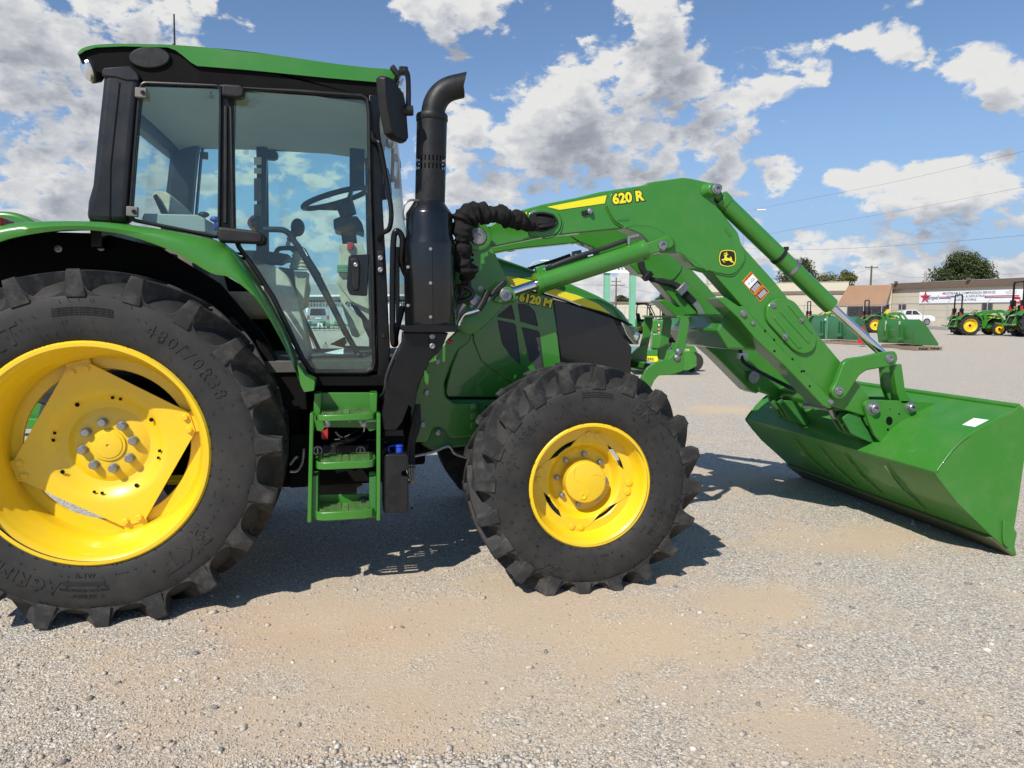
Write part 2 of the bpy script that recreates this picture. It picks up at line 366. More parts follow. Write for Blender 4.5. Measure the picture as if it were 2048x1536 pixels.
def smooth_path(pts, k=6, closed=False):       # Catmull-Rom through the points
    P = [Vector(p) for p in pts]; n = len(P); out = []
    for i in range(n if closed else n - 1):
        if closed: a, b, c, d = P[(i - 1) % n], P[i], P[(i + 1) % n], P[(i + 2) % n]
        else: a, b, c, d = P[max(i - 1, 0)], P[i], P[i + 1], P[min(i + 2, n - 1)]
        for j in range(k):
            t = j / k
            out.append(0.5 * ((2 * b) + (c - a) * t + (2 * a - 5 * b + 4 * c - d) * t * t + (3 * b - a - 3 * c + d) * t ** 3))
    if not closed: out.append(P[-1])
    return out
def smooth2(pts, k=5, closed=False): return [(p.x, p.y) for p in smooth_path([(a, b, 0) for a, b in pts], k, closed)]
def rounded(pts, r, k=4):                      # round the corners of a 2-D outline
    n = len(pts); out = []
    for i in range(n):
        a, b, c = Vector(pts[i - 1]), Vector(pts[i]), Vector(pts[(i + 1) % n])
        d1, d2 = (a - b), (c - b); rr = min(r, d1.length * .45, d2.length * .45)
        p0, p1 = b + d1.normalized() * rr, b + d2.normalized() * rr
        for j in range(k + 1):
            t = j / k; out.append(tuple(p0 * (1 - t) ** 2 + b * 2 * t * (1 - t) + p1 * t * t))
    return out
def circ(cx, cz, r, n=20, a0=0, a1=2 * math.pi): return [(cx + r * math.cos(a0 + (a1 - a0) * i / n), cz + r * math.sin(a0 + (a1 - a0) * i / n)) for i in range(n)]
def inset(pts, d):                             # shrink an outline towards its inside
    n = len(pts); a = sum(pts[i][0] * pts[(i + 1) % n][1] - pts[(i + 1) % n][0] * pts[i][1] for i in range(n)); sgn = 1 if a > 0 else -1
    out = []
    for i in range(n):
        p0, p1, p2 = Vector(pts[i - 1]), Vector(pts[i]), Vector(pts[(i + 1) % n])
        e1 = (p1 - p0).normalized(); e2 = (p2 - p1).normalized()
        n1 = Vector((-e1.y, e1.x)) * sgn; n2 = Vector((-e2.y, e2.x)) * sgn
        m = n1 + n2; L = max(m.length_squared, .5); out.append(tuple(p1 + m * (2 * d / L)))
    return out
def empty(name, loc=(0, 0, 0), rz=0.0):
    o = bpy.data.objects.new(name, None); COL.objects.link(o); o.location = loc; o.rotation_euler = (0, 0, rz); o.empty_display_size = .2; return o
def tag(o, label, cat, group=None):
    o['label'] = label; o['category'] = cat
    if group: o['group'] = group
    return o
def kids(o): return [c for c in bpy.data.objects if c.parent == o]
KID = {}
def copy_tree(o, parent=None):
    c = o.copy(); COL.objects.link(c)
    if parent is not None: c.parent = parent
    for ch in list(o.children): copy_tree(ch, c)
    return c
YC = -.12                                       # centre line of the big tractor
def cy(t): return YC + t * .85
def mirror(o):                                  # the same part on the other side of the centre line y = YC
    c = copy_tree(o, o.parent); c.scale = (1, -1, 1); c.location.y = 2 * YC - o.location.y; return c
def text_mesh(body, size, extrude=0.0, offset=0.0, spacing=1.0, align='CENTER', shear=0.0, res=3):
    cu = bpy.data.curves.new('t', 'FONT'); cu.body = body; cu.size = size; cu.extrude = extrude; cu.offset = offset; cu.space_character = spacing
    cu.align_x = align; cu.align_y = 'CENTER'; cu.shear = shear; cu.resolution_u = res
    ob = bpy.data.objects.new('t', cu); COL.objects.link(ob)
    me = bpy.data.meshes.new_from_object(ob.evaluated_get(bpy.context.evaluated_depsgraph_get()))
    bpy.data.objects.remove(ob); bpy.data.curves.remove(cu)
    vs = [v.co.copy() for v in me.vertices]; fs = [list(p.vertices) for p in me.polygons]; bpy.data.meshes.remove(me)
    return vs, fs
def text_on(name, body, size, m, parent, fn, **kw):   # fn maps (x, y, depth) of the lettering to a place
    vs, fs = text_mesh(body, size, **kw)
    mb = MB(); mb.add([fn(v) for v in vs], fs); return mb.build(name, m, parent, smooth=0)
# ------------------------------------------------------------------ the big tractor: wheels
T = empty('tractor', (0, 0, 0))
tag(T, 'large green cab tractor with yellow wheels, black exhaust stack and front loader in the foreground', 'tractor')
def interp(tab, x):
    if x <= tab[0][0]: return tab[0][1]
    for (a, b), (c, d) in zip(tab, tab[1:]):
        if x <= c: return b + (d - b) * (x - a) / (c - a)
    return tab[-1][1]
def make_tyre(wheel, cx, cz, yc, hw, Ro, rb, N, phase, detail=True):
    def pt(ph, r, s):
        z = cz + r * math.cos(ph); x = cx + r * math.sin(ph); y = yc - s
        if z < .004:
            over = .004 - z; z = .004; y -= (1 if s > 0 else -1) * min(over, .05) * .35 * min(1, abs(s) / hw)
        return (x, y, z)
    H = Ro - rb
    half = [(.205 / .24, 0), (.222 / .24, .047), (.236 / .24, .13), (.2425 / .24, .25), (.244 / .24, .38), (.241 / .24, .53), (.234 / .24, .61), (.226 / .24, .665), (.205 / .24, .715), (.17 / .24, .79), (.10 / .24, .855), (.04 / .24, .875)]
    prof = [(a * hw, rb + t * H) for a, t in half]; prof = prof + [(-a, r) for a, r in prof[::-1]]
    n = 120; m = MB(); vs = []; fs = []
    for s, r in prof:
        for k in range(n): vs.append(pt(2 * math.pi * k / n, r, s))
    for i in range(len(prof) - 1):
        for k in range(n): a, b = i * n + k, i * n + (k + 1) % n; fs.append([a, a + n, b + n, b])
    m.add(vs, fs); ty = m.build('tyre', 'rubber', wheel, smooth=50)
    sc = hw / .24
    for side in (1, -1):
        for i in range(N):
            lug = MB(); but = lug
            ph0 = phase + (i + (0 if side > 0 else .5)) * 2 * math.pi / N
            secs = []
            for k in range(9):
                s = hw * (1.0 - 1.06 * k / 8)
                ph = ph0 + 1.0 * hw / Ro * (1 - s / hw) ** 1.2
                rt = Ro - .012 * (max(s, 0) / hw) ** 2; rbse = interp([(0, rb + .85 * H), (.17 / .24 * hw, rb + .76 * H), (hw, rb + .62 * H)], abs(s))
                wt = (.029 - .003 * k / 8) * sc; wb = wt + .020 * sc
                secs.append([pt(ph - wb / Ro, rbse, side * s), pt(ph - wt / Ro, rt, side * s), pt(ph + wt / Ro, rt, side * s), pt(ph + wb / Ro, rbse, side * s)])
            if side < 0: secs = secs[::-1]
            lug.loft(secs)
            hs = math.pi / N
            rows = [(.985, .028 * sc), (.93, .031 * sc), (.86, .035 * sc), (.79, .041 * sc), (.73, .049 * sc), (.695, .060 * sc), (.668, .084 * sc), (.65, None)]
            L, Rr = [], []
            for t, w in rows:
                r = rb + t * H; a = hs * .999 if w is None else min(w / r, hs * .985); L.append((-a, r)); Rr.append((a, r))
            poly = L + Rr[::-1]; c = len(poly)
            def so(r): t = (r - rb) / H; return hw * interp([(.64, .963), (.665, .953), (.70, .963), (.78, .985), (1, .985)], t)
            o = [pt(ph0 + a, r, side * so(r)) for a, r in poly]; inn = [pt(ph0 + a * .92, r, side * hw * .60) for a, r in poly]
            but.add(o + inn, [list(range(c))[::side], list(range(2 * c - 1, c - 1, -1))[::side]] + [[j, i2, i2 + c, j + c][::side] for i2 in range(c) for j in [(i2 + 1) % c]])
            if side > 0 and detail:            # moulded triangle ribs on the lug ends
                tri = [(-.020 * sc, rb + .955 * H), (.019 * sc, rb + .955 * H), (-.030 * sc, rb + .72 * H), (-.022 * sc, rb + .955 * H)]
                for (a0, r0), (a1, r1) in zip(tri, tri[1:]):
                    d = Vector((a1 - a0, r1 - r0)).normalized(); nn = Vector((-d.y, d.x)) * .0032
                    qd = [pt(ph0 + (a + e * nn.x) / r, r + e * nn.y, so(r) + .0022) for a, r, e in ((a0, r0, -1), (a1, r1, -1), (a1, r1, 1), (a0, r0, 1))]
                    bk = [(x, y + .006, z) for x, y, z in qd]
                    but.add(qd + bk, [(0, 1, 2, 3), (1, 0, 4, 5), (2, 1, 5, 6), (3, 2, 6, 7), (0, 3, 7, 4)])
            lug.build('tread_lug', 'rubber_lug', wheel, bevel=.008, seg=3, smooth=60)
    def side_pt(th, r, lift):                  # place on the outer sidewall
        t = (r - rb) / H; s = hw * interp([(tt, aa) for aa, tt in half], t)
        return pt(th, r, s + lift)
    if detail:                                 # small moulding hairs on the sidewall
        rnd = random.Random(5); hb = MB()
        for k in range(230):
            th = rnd.uniform(0, 2 * math.pi); r = rb + H * rnd.choice((.08, .2, .33, .47, .6)) ; L_ = rnd.uniform(.006, .016)
            a = Vector(side_pt(th, r, .001)); b = Vector(side_pt(th + L_ * rnd.uniform(-.5, 1) / r, r - L_, .006))
            hb.tube([a, (a + b) / 2 + Vector((0, -.003, 0)), b], .0012, 4)
        hb.build('moulding_hairs', 'rubber_text', wheel)['kind'] = 'stuff'
    return side_pt
def arc_text(wheel, sp, body, size, th, rc, outward=True, sp_ch=1.0, bold=0.0, shear=0.0):
    sg = 1 if outward else -1
    def fn(v): return sp(th + sg * v.x / rc, rc + sg * v.y, .0012 + (v.z + .0011))
    return text_on('sidewall_lettering', body, size, 'rubber', wheel, fn, extrude=.0011, spacing=sp_ch, offset=bold, shear=shear, res=2)
def trunc_square(th, a0, d1, d2):
    r = 9
    for k in range(4):
        c = math.cos(th - (a0 + k * math.pi / 2))
        if c > .05: r = min(r, d2 / c)
        c = math.cos(th - (a0 + math.pi / 4 + k * math.pi / 2))
        if c > .05: r = min(r, d1 / c)
    return r
def bolt_mesh(rh, h, flange=1.25):
    m = MB(); m.lathe([(rh * flange, 0), (rh * flange, -h * .25), (rh, -h * .27), (rh, -h * .9), (rh * .85, -h), (0.0005, -h)], (0, 0, 0), (0, 1, 0), 12)
    return m
def put_bolts(parent, name, proto_mb, material, places):
    first = None
    for p in places:
        if first is None: first = proto_mb.build(name, material, parent, smooth=30, loc=p)
        else:
            o = first.copy(); COL.objects.link(o); o.location = p
def wheel_place(cx, cz, yc):
    return lambda th, r, s: (cx + r * math.sin(th), yc - s, cz + r * math.cos(th))
# ---- rear wheel
def rear_wheel(front_detail=True):
    W = empty('rear_wheel'); W.parent = T
    cx, cz, yc, hw = .012, .812, -.868, .24
    sp = make_tyre(W, cx, cz, yc, hw, .848, .506, 20, -.02)
    rim = MB()
    prof = [(.498, .234), (.514, .234), (.523, .224), (.522, .210), (.512, .203), (.496, .192), (.484, .172), (.480, .150), (.470, .140), (.466, .110), (.454, .096), (.448, .060), (.438, .045), (.432, .01), (.430, -.12), (.452, -.14), (.480, -.16), (.484, -.19), (.512, -.204)]
    prof2 = [(.505, .212), (.500, .199)] 
    rim.lathe([(r, -s) for r, s in prof], (cx, yc, cz), (0, 1, 0), 96); rim.build('rim', 'yellow', W, smooth=40)
    a0 = -.26; d1, d2 = .324, .408
    dp = [(r_, s_ - .078) for r_, s_ in [(0, .046), (.085, .046), (.150, .044), (.165, .038), (.185, .030), (.215, .038), (.262, .070), (.285, .076), (.43, .078)]]
    n = 160; rs = [.0, .05, .10, .15, .165, .185, .2, .215, .24, .262, .275, .285]; vs = []; fs = []
    P_ = wheel_place(cx, cz, yc); ring = len(rs) + 1
    for k in range(n):
        th = 2 * math.pi * k / n
        for r in rs: vs.append(P_(th, max(r, .001), interp(dp, r)))
        vs.append(P_(th, trunc_square(th, a0, d1, d2), .0))
    for k in range(n):
        j = (k + 1) % n
        for i in range(ring - 1): fs.append([k * ring + i, j * ring + i, j * ring + i + 1, k * ring + i + 1])
    o = len(vs); vs2 = [(x, y + .010, z) for x, y, z in vs]; vs += vs2
    fs += [[i + o for i in f[::-1]] for f in fs] + [[k * ring + ring - 1, ((k + 1) % n) * ring + ring - 1, ((k + 1) % n) * ring + ring - 1 + o, k * ring + ring - 1 + o] for k in range(n)]
    MB().add(vs, fs).build('wheel_disc', 'yellow', W, smooth=35)
    for k in range(4):                          # rim brackets behind the bolted corners
        th = a0 + k * math.pi / 2; c = Vector(P_(th, .414, -.018)); rad = Vector((math.sin(th), 0, math.cos(th))); tan = Vector((math.cos(th), 0, -math.sin(th)))
        MB().obox(c, tan, Vector((0, 1, 0)), rad, (.055, .010, .018)).build('rim_bracket', 'yellow', W, bevel=.004)
    MB().lathe([(.434, .036), (.378, .036), (.374, .042), (.434, .044)], (cx, yc, cz), (0, 1, 0), 80).build('rim_ring', 'yellow', W, smooth=40)
    pl = [P_(a0 + k * math.pi / 2 + e, .386, .0) for k in range(4) for e in (-.085, .085)]
    put_bolts(W, 'disc_bolt', bolt_mesh(.014, .016), 'yellow', pl)
    put_bolts(W, 'wheel_bolt', bolt_mesh(.0195, .036, 1.2), 'zinc', [P_(-.16 + k * math.pi / 4, .116, -.034) for k in range(8)])
    cap = MB(); cap.lathe([(.079, -.044), (.079, -.052), (.077, -.054), (.066, -.055), (.063, -.059), (.030, -.063), (.008, -.064), (.007, -.058), (.0005, -.058)], (cx, yc + .078, cz), (0, 1, 0), 40)
    for k in range(10):
        th = 2 * math.pi * k / 10 + .2; cap.lathe([(.004, -.0575), (.004, -.0605), (.0005, -.061)], P_(th, .052, -.078), (0, 1, 0), 8)
    cap.build('hub_cap', 'yellow', W, smooth=35)
    hl = MB()
    for k in range(8):
        th = .15 + k * math.pi / 4 + (.1 if k % 2 else 0)
        hl.lathe([(.0105, -.0765), (.0105, -.0772), (.0003, -.0772)], P_(th, .238, -.088), (0, 1, 0), 14 if k % 2 else 4, a0=.7)
    for k in range(4):
        th = .30 + k * math.pi / 2
        hl.lathe([(.0095, -.0765), (.0095, -.0772), (.0003, -.0772)], P_(th, .238, -.088), (0, 1, 0), 4, a0=.9)
    hl.build('punched_holes', 'black_matte', W, smooth=0)
    hub = MB(); hub.lathe([(.16, .09), (.16, .35)], (cx, yc, cz), (0, 1, 0), 28, caps=True); hub.build('axle_hub', 'black_matte', W)
    if front_detail:
        arc_text(W, sp, '480/70R38', .085, .80, .632, True, 1.25)
        arc_text(W, sp, 'BKT', .125, 2.42, .612, True, 1.15, bold=.002, shear=.15)
        arc_text(W, sp, 'BKT', .125, -.62, .612, True, 1.15, bold=.002, shear=.15)
        arc_text(W, sp, 'AGRIMAX RT 765', .085, 3.95, .625, True, 1.1)
        arc_text(W, sp, 'R-1W', .032, 3.22, .565, False, 1.1)
        arc_text(W, sp, 'TUBELESS', .022, 3.22, .66, False, 1.1)
        arc_text(W, sp, 'DIRECTION OF ROTATION', .016, 3.22, .632, False, 1.1)
        for i, r in enumerate((.672, .662, .652, .642)): arc_text(W, sp, 'TO AVOID SERIOUS INJURY DO NOT EXCEED MAXIMUM RATED PRESSURE', .0075, .02, r, True, 1.0)
        ar = MB(); pts = [(-.10, 0), (-.07, .02), (-.07, .008), (.08, .008), (.09, .02), (.085, 0), (.09, -.02), (.08, -.008), (-.07, -.008), (-.07, -.02)]
        ar.add([sp(3.22 - x / .605, .605 - y, .0025) for x, y in pts], [list(range(len(pts)))]); ar.build('rotation_arrow', 'rubber_text', W, smooth=0)
    return W
RW = rear_wheel(); mirror(RW)
# ---- front wheel
def front_wheel():
    W = empty('front_wheel'); W.parent = T
    cx, cz, yc, hw = 2.386, .566, -.985, .212
    sp = make_tyre(W, cx, cz, yc, hw, .622, .318, 20, .06)
    rim = MB()
    prof = [(.312, .200), (.322, .200), (.329, .193), (.329, .184), (.322, .176), (.312, .172), (.303, .160), (.300, .140), (.292, .130), (.288, .112), (.279, .098), (.270, .075), (.268, .02), (.268, -.09), (.30, -.13), (.305, -.17), (.328, -.185)]
    rim.lathe([(r, -s) for r, s in prof], (cx, yc, cz), (0, 1, 0), 80); rim.build('rim', 'yellow', W, smooth=40)
    P_ = wheel_place(cx, cz, yc); a0 = .18; d1, d2 = .196, .266
    MB().lathe([(.300, -.092), (.279, -.090), (.275, -.0855), (.232, -.0855), (.228, -.082), (.228, -.074), (.28, -.072)], (cx, yc, cz), (0, 1, 0), 72).build('rim_ring', 'yellow', W, smooth=40)
    dp = [(0, .022), (.160, .022), (.172, .028), (.196, .078), (.206, .086), (.22, .088), (.3, .088)]
    n = 160; rs = [.0, .06, .11, .15, .160, .166, .172, .184, .196, .206]; vs = []; fs = []; ring = len(rs) + 1
    for k in range(n):
        th = 2 * math.pi * k / n
        for r in rs: vs.append(P_(th, max(r, .001), interp(dp, r)))
        vs.append(P_(th, d1 + (d2 - d1) * (.5 + .5 * math.cos(4 * (th - a0))) ** 1.1, .088))
    for k in range(n):
        j = (k + 1) % n
        for i in range(ring - 1): fs.append([k * ring + i, j * ring + i, j * ring + i + 1, k * ring + i + 1])
    o = len(vs); vs += [(x, y + .009, z) for x, y, z in vs]
    fs += [[i + o for i in f[::-1]] for f in fs] + [[k * ring + ring - 1, ((k + 1) % n) * ring + ring - 1, ((k + 1) % n) * ring + ring - 1 + o, k * ring + ring - 1 + o] for k in range(n)]
    MB().add(vs, fs).build('wheel_disc', 'yellow', W, smooth=35)
    boss = MB().lathe([(.018, 0), (.018, -.004), (.011, -.006), (.0005, -.006)], (0, 0, 0), (0, 1, 0), 20)
    put_bolts(W, 'disc_boss', boss, 'yellow', [P_(a0 + k * math.pi / 2 + e, .250, .0885) for k in range(4) for e in (-.10, .10)])
    put_bolts(W, 'wheel_bolt', bolt_mesh(.0125, .022, 1.3), 'zinc', [P_(.10 + k * math.pi / 4, .137, .022) for k in range(8)])
    cap = MB(); cap.lathe([(.111, -.022), (.111, -.108), (.107, -.113), (.100, -.115), (.0005, -.117)], (cx, yc, cz), (0, 1, 0), 56); hb = cap.build('hub_cap', 'yellow', W, smooth=35)
    rib = MB()
    for k in range(3):
        a = .55 + k * 2.094
        path = [Vector(P_(a + .9 * t * t, .012 + .088 * t, .1165)) for t in [i / 8 for i in range(9)]]
        rib.tube(path, .0016, 5)
    rib.build('cap_rib', 'yellow', W)
    pg = MB(); pg.lathe([(.017, -.112), (.017, -.120), (.013, -.121), (.010, -.117), (.0005, -.117)], P_(3.35, .075, 0), (0, 1, 0), 20); pg.build('oil_plug', 'yellow', W)
    ax = MB(); ax.lathe([(.13, .0), (.13, .25)], (cx, yc, cz), (0, 1, 0), 28, caps=True); ax.build('axle_hub', 'green_cast', W)
    arc_text(W, sp, 'BKT', .092, .68, .468, True, 1.1, bold=.002, shear=.15); arc_text(W, sp, 'BKT', .092, 3.72, .475, True, 1.1, bold=.002, shear=.15)
    arc_text(W, sp, '420/70R24', .058, -1.02, .452, True, 1.2); arc_text(W, sp, 'AGRIMAX', .066, 2.03, .485, True, 1.1); arc_text(W, sp, 'RT 765', .05, 2.1, .415, True, 1.1)
    for i in range(3): arc_text(W, sp, 'MAXIMUM LOAD AND INFLATION PRESSURE SEE MANUAL', .0065, .05, .49 - i * .011, True)
    return W
FWH = front_wheel(); mirror(FWH)
# ------------------------------------------------------------------ cab
YD = -.80                                        # plane of the doors
def lerp2(a, b, t): return (a[0] + (b[0] - a[0]) * t, a[1] + (b[1] - a[1]) * t)
# green roof: outline swept across with rounded shoulders
roof_o = q('a', -.80, smooth2([(562, 168), (600, 128), (700, 101), (900, 93), (1280, 102), (1700, 138), (2048, 181)], 4)[:-1]) + \
         q('b', -.80, smooth2([(0, 124), (300, 152), (640, 200), (900, 238), (1150, 268), (1330, 284), (1372, 322)], 4)) + \
         q('b', -.80, [(1352, 352), (1246, 380), (850, 346), (400, 300), (40, 265)]) + \
         q('a', -.80, [(1800, 287), (1440, 258), (1396, 232), (1335, 180), (1285, 142), (1225, 120), (900, 112), (700, 121), (620, 145), (580, 172)])
m = MB(); nn = len(roof_o); cxr = sum(p[0] for p in roof_o) / nn; czr = sum(p[1] for p in roof_o) / nn
secs = []
for y, k, up in ((-.80, 0, -.012), (-.785, 1, 0), (-.74, 1, .02), (-.4, 1, .05), (0, 1, .06), (.4, 1, .05), (.74, 1, .02), (.785, 1, 0), (.80, 0, -.012)):
    sh = .0 if k else -.012
    o_ = roof_o
    secs.append([(x, cy(y), z + up * max(0, (z - 2.52) / .2) * .35) for x, z in o_])
m.loft(secs[::-1]); m.build('cab_roof', 'green', T, smooth=30, fix=True)
trim_o = q('a', -.785, [(566, 172), (620, 150), (720, 124), (900, 116), (1220, 126), (1285, 150), (1335, 188), (1396, 242), (1440, 268), (2040, 314)]) + \
         q('b', -.785, [(400, 306), (850, 350), (1250, 384), (1262, 486), (1100, 476), (560, 446), (0, 404)]) + \
         q('a', -.785, [(1600, 392), (1050, 378), (990, 318), (940, 300), (760, 318), (700, 300), (650, 225), (600, 245)])
mirror(MB().prism(trim_o, -.785, -.70).build('roof_trim', 'black_matte', T, bevel=.006))
ov = q('a', -.787, [(945 + 152 + 152 * math.cos(a), 205 + 80 * math.sin(a)) for a in [2 * math.pi * i / 32 for i in range(32)]])
o = MB().prism(ov, -.800, -.783).build('speaker_cover', 'black_plastic', T, bevel=.006)
# work light on the rear roof corner
c = q1('a', 650, 288, -.74); dr = Vector((-.72, -.45, -.30)).normalized()
m = MB(); m.lathe([(.0005, -.055), (.045, -.055), (.062, -.035), (.064, 0), (.056, .004)], c, dr, 28); L = m.build('work_light', 'black_plastic', T)
m = MB(); m.lathe([(.057, .001), (.050, .016), (.03, .026), (.0005, .030)], c, dr, 28); m.build('lamp_lens', 'lens', L, smooth=0)
mirror(L)
an = q3('f', [(348, 92, -.45), (348, 28, -.45)])
m = MB(); m.cyl(an[0] - Vector((0, 0, .12)), an[1], .0055, .004, 8); m.cyl(an[0] - Vector((0, 0, .12)), an[0] + Vector((0, 0, .01)), .012, .008, 10); m.build('antenna', 'antenna', T)
# rear corner post
post = q('a', -.80, [(762, 282), (940, 268), (985, 300), (1012, 345), (1022, 385), (1000, 560), (962, 1000), (935, 1405), (820, 1412), (622, 1396), (634, 1250), (668, 1130), (700, 800), (735, 480), (748, 350)])
pb = [(x * .0 + x + .02, z) for x, z in post]
PO = MB().prism(post, -.80, -.69).build('rear_post', 'charcoal', T, bevel=.035, seg=4); mirror(PO)
sm = q('a', -.80, [(800, 1410), (806, 1000), (838, 700), (872, 385), (880, 385), (846, 700), (814, 1000), (810, 1410)])
mirror(MB().prism(sm, -.803, -.795).build('post_seam', 'black_matte', T))
capp = q('a', -.80, [(745, 296), (765, 276), (950, 262), (1010, 318), (1022, 372), (930, 372), (850, 348), (748, 338)])
mirror(MB().prism(capp, -.806, -.60).build('post_cap', 'charcoal', T, bevel=.006))
# quarter window
qo = q('a', YD, rounded([(1028, 376), (1625, 400), (1612, 1530), (940, 1396), (1010, 505)], 42, 5))
qi = q('a', YD, rounded([(1046, 396), (1606, 420), (1592, 1500), (962, 1374), (1028, 505)], 36, 5))
QW = MB().ring(qo, qi, YD - .004, YD + .03).build('quarter_window', 'black_plastic', T, bevel=.004)
MB().prism(inset(qi, -.004), YD + .006, YD + .010).build('pane', 'cab_glass', QW, smooth=0)
mid = [lerp2(a, b, .55) for a, b in zip(qo, qi)]
gk = MB(); gk.tube([(x, YD - .006, z) for x, z in mid], .007, 8, closed=True); gk.build('gasket', 'charcoal', QW)
for (x0, y0) in ((1044, 470), (980, 1333)):
    h = q('a', YD, rounded([(x0 - 44, y0 - 40), (x0 + 40, y0 - 34), (x0 + 40, y0 + 40), (x0 - 46, y0 + 32)], 8))
    hg = MB().prism(h, YD - .030, YD - .008).build('window_hinge', 'grey_plastic', QW, bevel=.004)
    p_ = q1('a', x0 + 14, y0, YD); MB().lathe([(.010, -.03), (.010, -.036), (.005, -.037), (.004, -.033), (.0005, -.033)], p_, (0, 1, 0), 14).build('hinge_screw', 'black_plastic', hg)
mirror(QW)
# B post
bp = q('a', YD, [(1600, 395), (1710, 400), (1700, 900), (1694, 1480), (1604, 1500), (1612, 900)])
mirror(MB().prism(bp, YD + .004, YD + .085).build('door_post', 'black_paint', T, bevel=.005))
sl = q('a', YD, [(1640, 560), (1664, 560), (1660, 1415), (1634, 1415)])
mirror(MB().prism(sl, YD - .010, YD + .003).build('post_seal', 'black_plastic', T, bevel=.003))
# door frame and glass
di = q('b', YD, [(168, 440), (640, 462), (1105, 498), (1136, 516), (1146, 600)]) + q('c', YD, [(1156, 0), (1172, 500), (1186, 1180), (1176, 1222), (1140, 1240), (770, 1240), (740, 1226), (700, 1170), (590, 940), (480, 710), (360, 520), (228, 342), (186, 240)])
do = q('b', YD, [(140, 410), (640, 436), (1112, 470), (1160, 492), (1176, 600)]) + q('c', YD, [(1188, 0), (1206, 500), (1222, 1190), (1204, 1252), (1150, 1276), (752, 1276), (714, 1256), (670, 1190), (555, 950), (446, 722), (322, 528), (196, 352), (150, 240)])
DOOR = MB().ring(do, di, YD - .006, YD + .035).build('door', 'black_plastic', T, bevel=.006)
MB().prism(inset(di, -.006), YD + .010, YD + .015).build('pane', 'cab_glass', DOOR, smooth=0)
mid = [lerp2(a, b, .5) for a, b in zip(do, di)]
gk = MB(); gk.tube([(x, YD - .008, z) for x, z in mid], .009, 8, closed=True); gk.build('gasket', 'black_plastic', DOOR)
hd = q('c', YD, rounded([(1014, 404), (1165, 398), (1150, 704), (1022, 696), (1000, 640)], 18)); MB().prism(hd, YD - .014, YD + .008).build('handle_plate', 'black_gloss', DOOR, bevel=.004)
hd = q('c', YD, rounded([(1026, 428), (1080, 428), (1100, 470), (1092, 660), (1050, 668), (1040, 640)], 18)); H = MB().prism(hd, YD - .045, YD - .016).build('handle', 'black_plastic', DOOR, bevel=.010, seg=3)
p_ = q1('c', 1066, 474, YD - .045); MB().lathe([(.011, -.001), (.011, -.004), (.006, -.006), (.0005, -.004)], p_, (0, 1, 0), 18).build('door_lock', 'zinc', DOOR)
lo = q('c', YD, rounded([(76, 205), (150, 212), (370, 238), (404, 262), (398, 318), (360, 328), (90, 318), (72, 280)], 24))
MB().prism(lo, YD - .075, YD - .010).build('hinge_cover', 'black_plastic', DOOR, bevel=.014, seg=3)
up = q('a', YD, rounded([(1640, 424), (1780, 432), (1806, 465), (1796, 516), (1750, 526), (1640, 508)], 18))
MB().prism(up, YD - .070, YD - .010).build('hinge_cover', 'black_plastic', DOOR, bevel=.012, seg=3)
mirror(DOOR)
# window stamps
def stamp(cr, x, y, Y, k, par):
    def fn(sx): 
        o_ = q1(cr, x, y, Y)
        return lambda v: (o_.x + v.x, o_.y, o_.z + v.y)
    mb = MB(); o_ = q1(cr, x, y, Y); mb.add([(o_.x + a, o_.y, o_.z + b) for a, b in circ(0, 0, .0045 * k, 16)], [list(range(16))])
    for i, w in enumerate((.010, .016, .012, .016, .014, .010)):
        z = -.009 - i * .0042
        mb.add([(o_.x + a * k, o_.y, o_.z + b * k) for a, b in ((-w, z), (w, z), (w, z + .0015), (-w, z + .0015))], [(0, 1, 2, 3)])
    mb.build('glass_mark', 'black_decal', par, smooth=0)
stamp('a', 1542, 455, YD + .004, 1.0, QW); stamp('c', 846, 1046, .553, 1.4, T); stamp('a', 1800, 868, .553, 1.3, T)
# A post with hinges, sill
ap = q('b', YD, [(1160, 470), (1250, 474), (1240, 700), (1262, 900)]) + q('c', YD, [(1262, 20), (1290, 500), (1318, 1100), (1310, 1360), (1218, 1360), (1224, 1190), (1206, 500), (1186, 0)])
mirror(MB().prism(ap, YD + .004, YD + .07).build('front_post', 'black_paint', T, bevel=.005))
si = q('c', YD, [(690, 1282), (1310, 1278), (1310, 1362), (770, 1362), (740, 1330)])
mirror(MB().prism(si, YD, YD + .10).build('door_sill', 'black_matte', T, bevel=.005))
hp = q('c', YD, rounded([(1222, 372), (1270, 372), (1272, 545), (1226, 540)], 10))
hh = MB().prism(hp, YD - .022, YD + .003).build('hinge_plate', 'black_plastic', T, bevel=.004)
for yy in (424, 510): MB().lathe([(.013, 0), (.013, -.008), (.006, -.010), (.0005, -.006)], q1('c', 1246, yy, YD - .022), (0, 1, 0), 16).build('hinge_screw', 'steel', hh)
MB().lathe([(.012, 0), (.012, -.008), (.006, -.009), (.0005, -.005)], q1('c', 1264, 990, YD + .003), (0, 1, 0), 16).build('post_plug', 'black_plastic', T)
# windshield: pane bulging forward between the front posts
tp = [q1('b', 1265, 500, YD + .02), q1('b', 1290, 760, YD + .02), q1('c', 1330, 0, YD + .02), q1('c', 1395, 560, YD + .02), q1('c', 1415, 900, YD + .02)]
vs = []; fs = []; ny = 12
for i, p in enumerate(tp):
    for k in range(ny + 1):
        t = -1 + 2 * k / ny; vs.append((p.x - .03 + .13 * (1 - t * t), cy(t * .775), p.z + .0))
for i in range(len(tp) - 1):
    for k in range(ny): a = i * (ny + 1) + k; fs.append([a, a + 1, a + ny + 2, a + ny + 1])
MB().add(vs, fs).build('windshield', 'windshield', T, smooth=60)
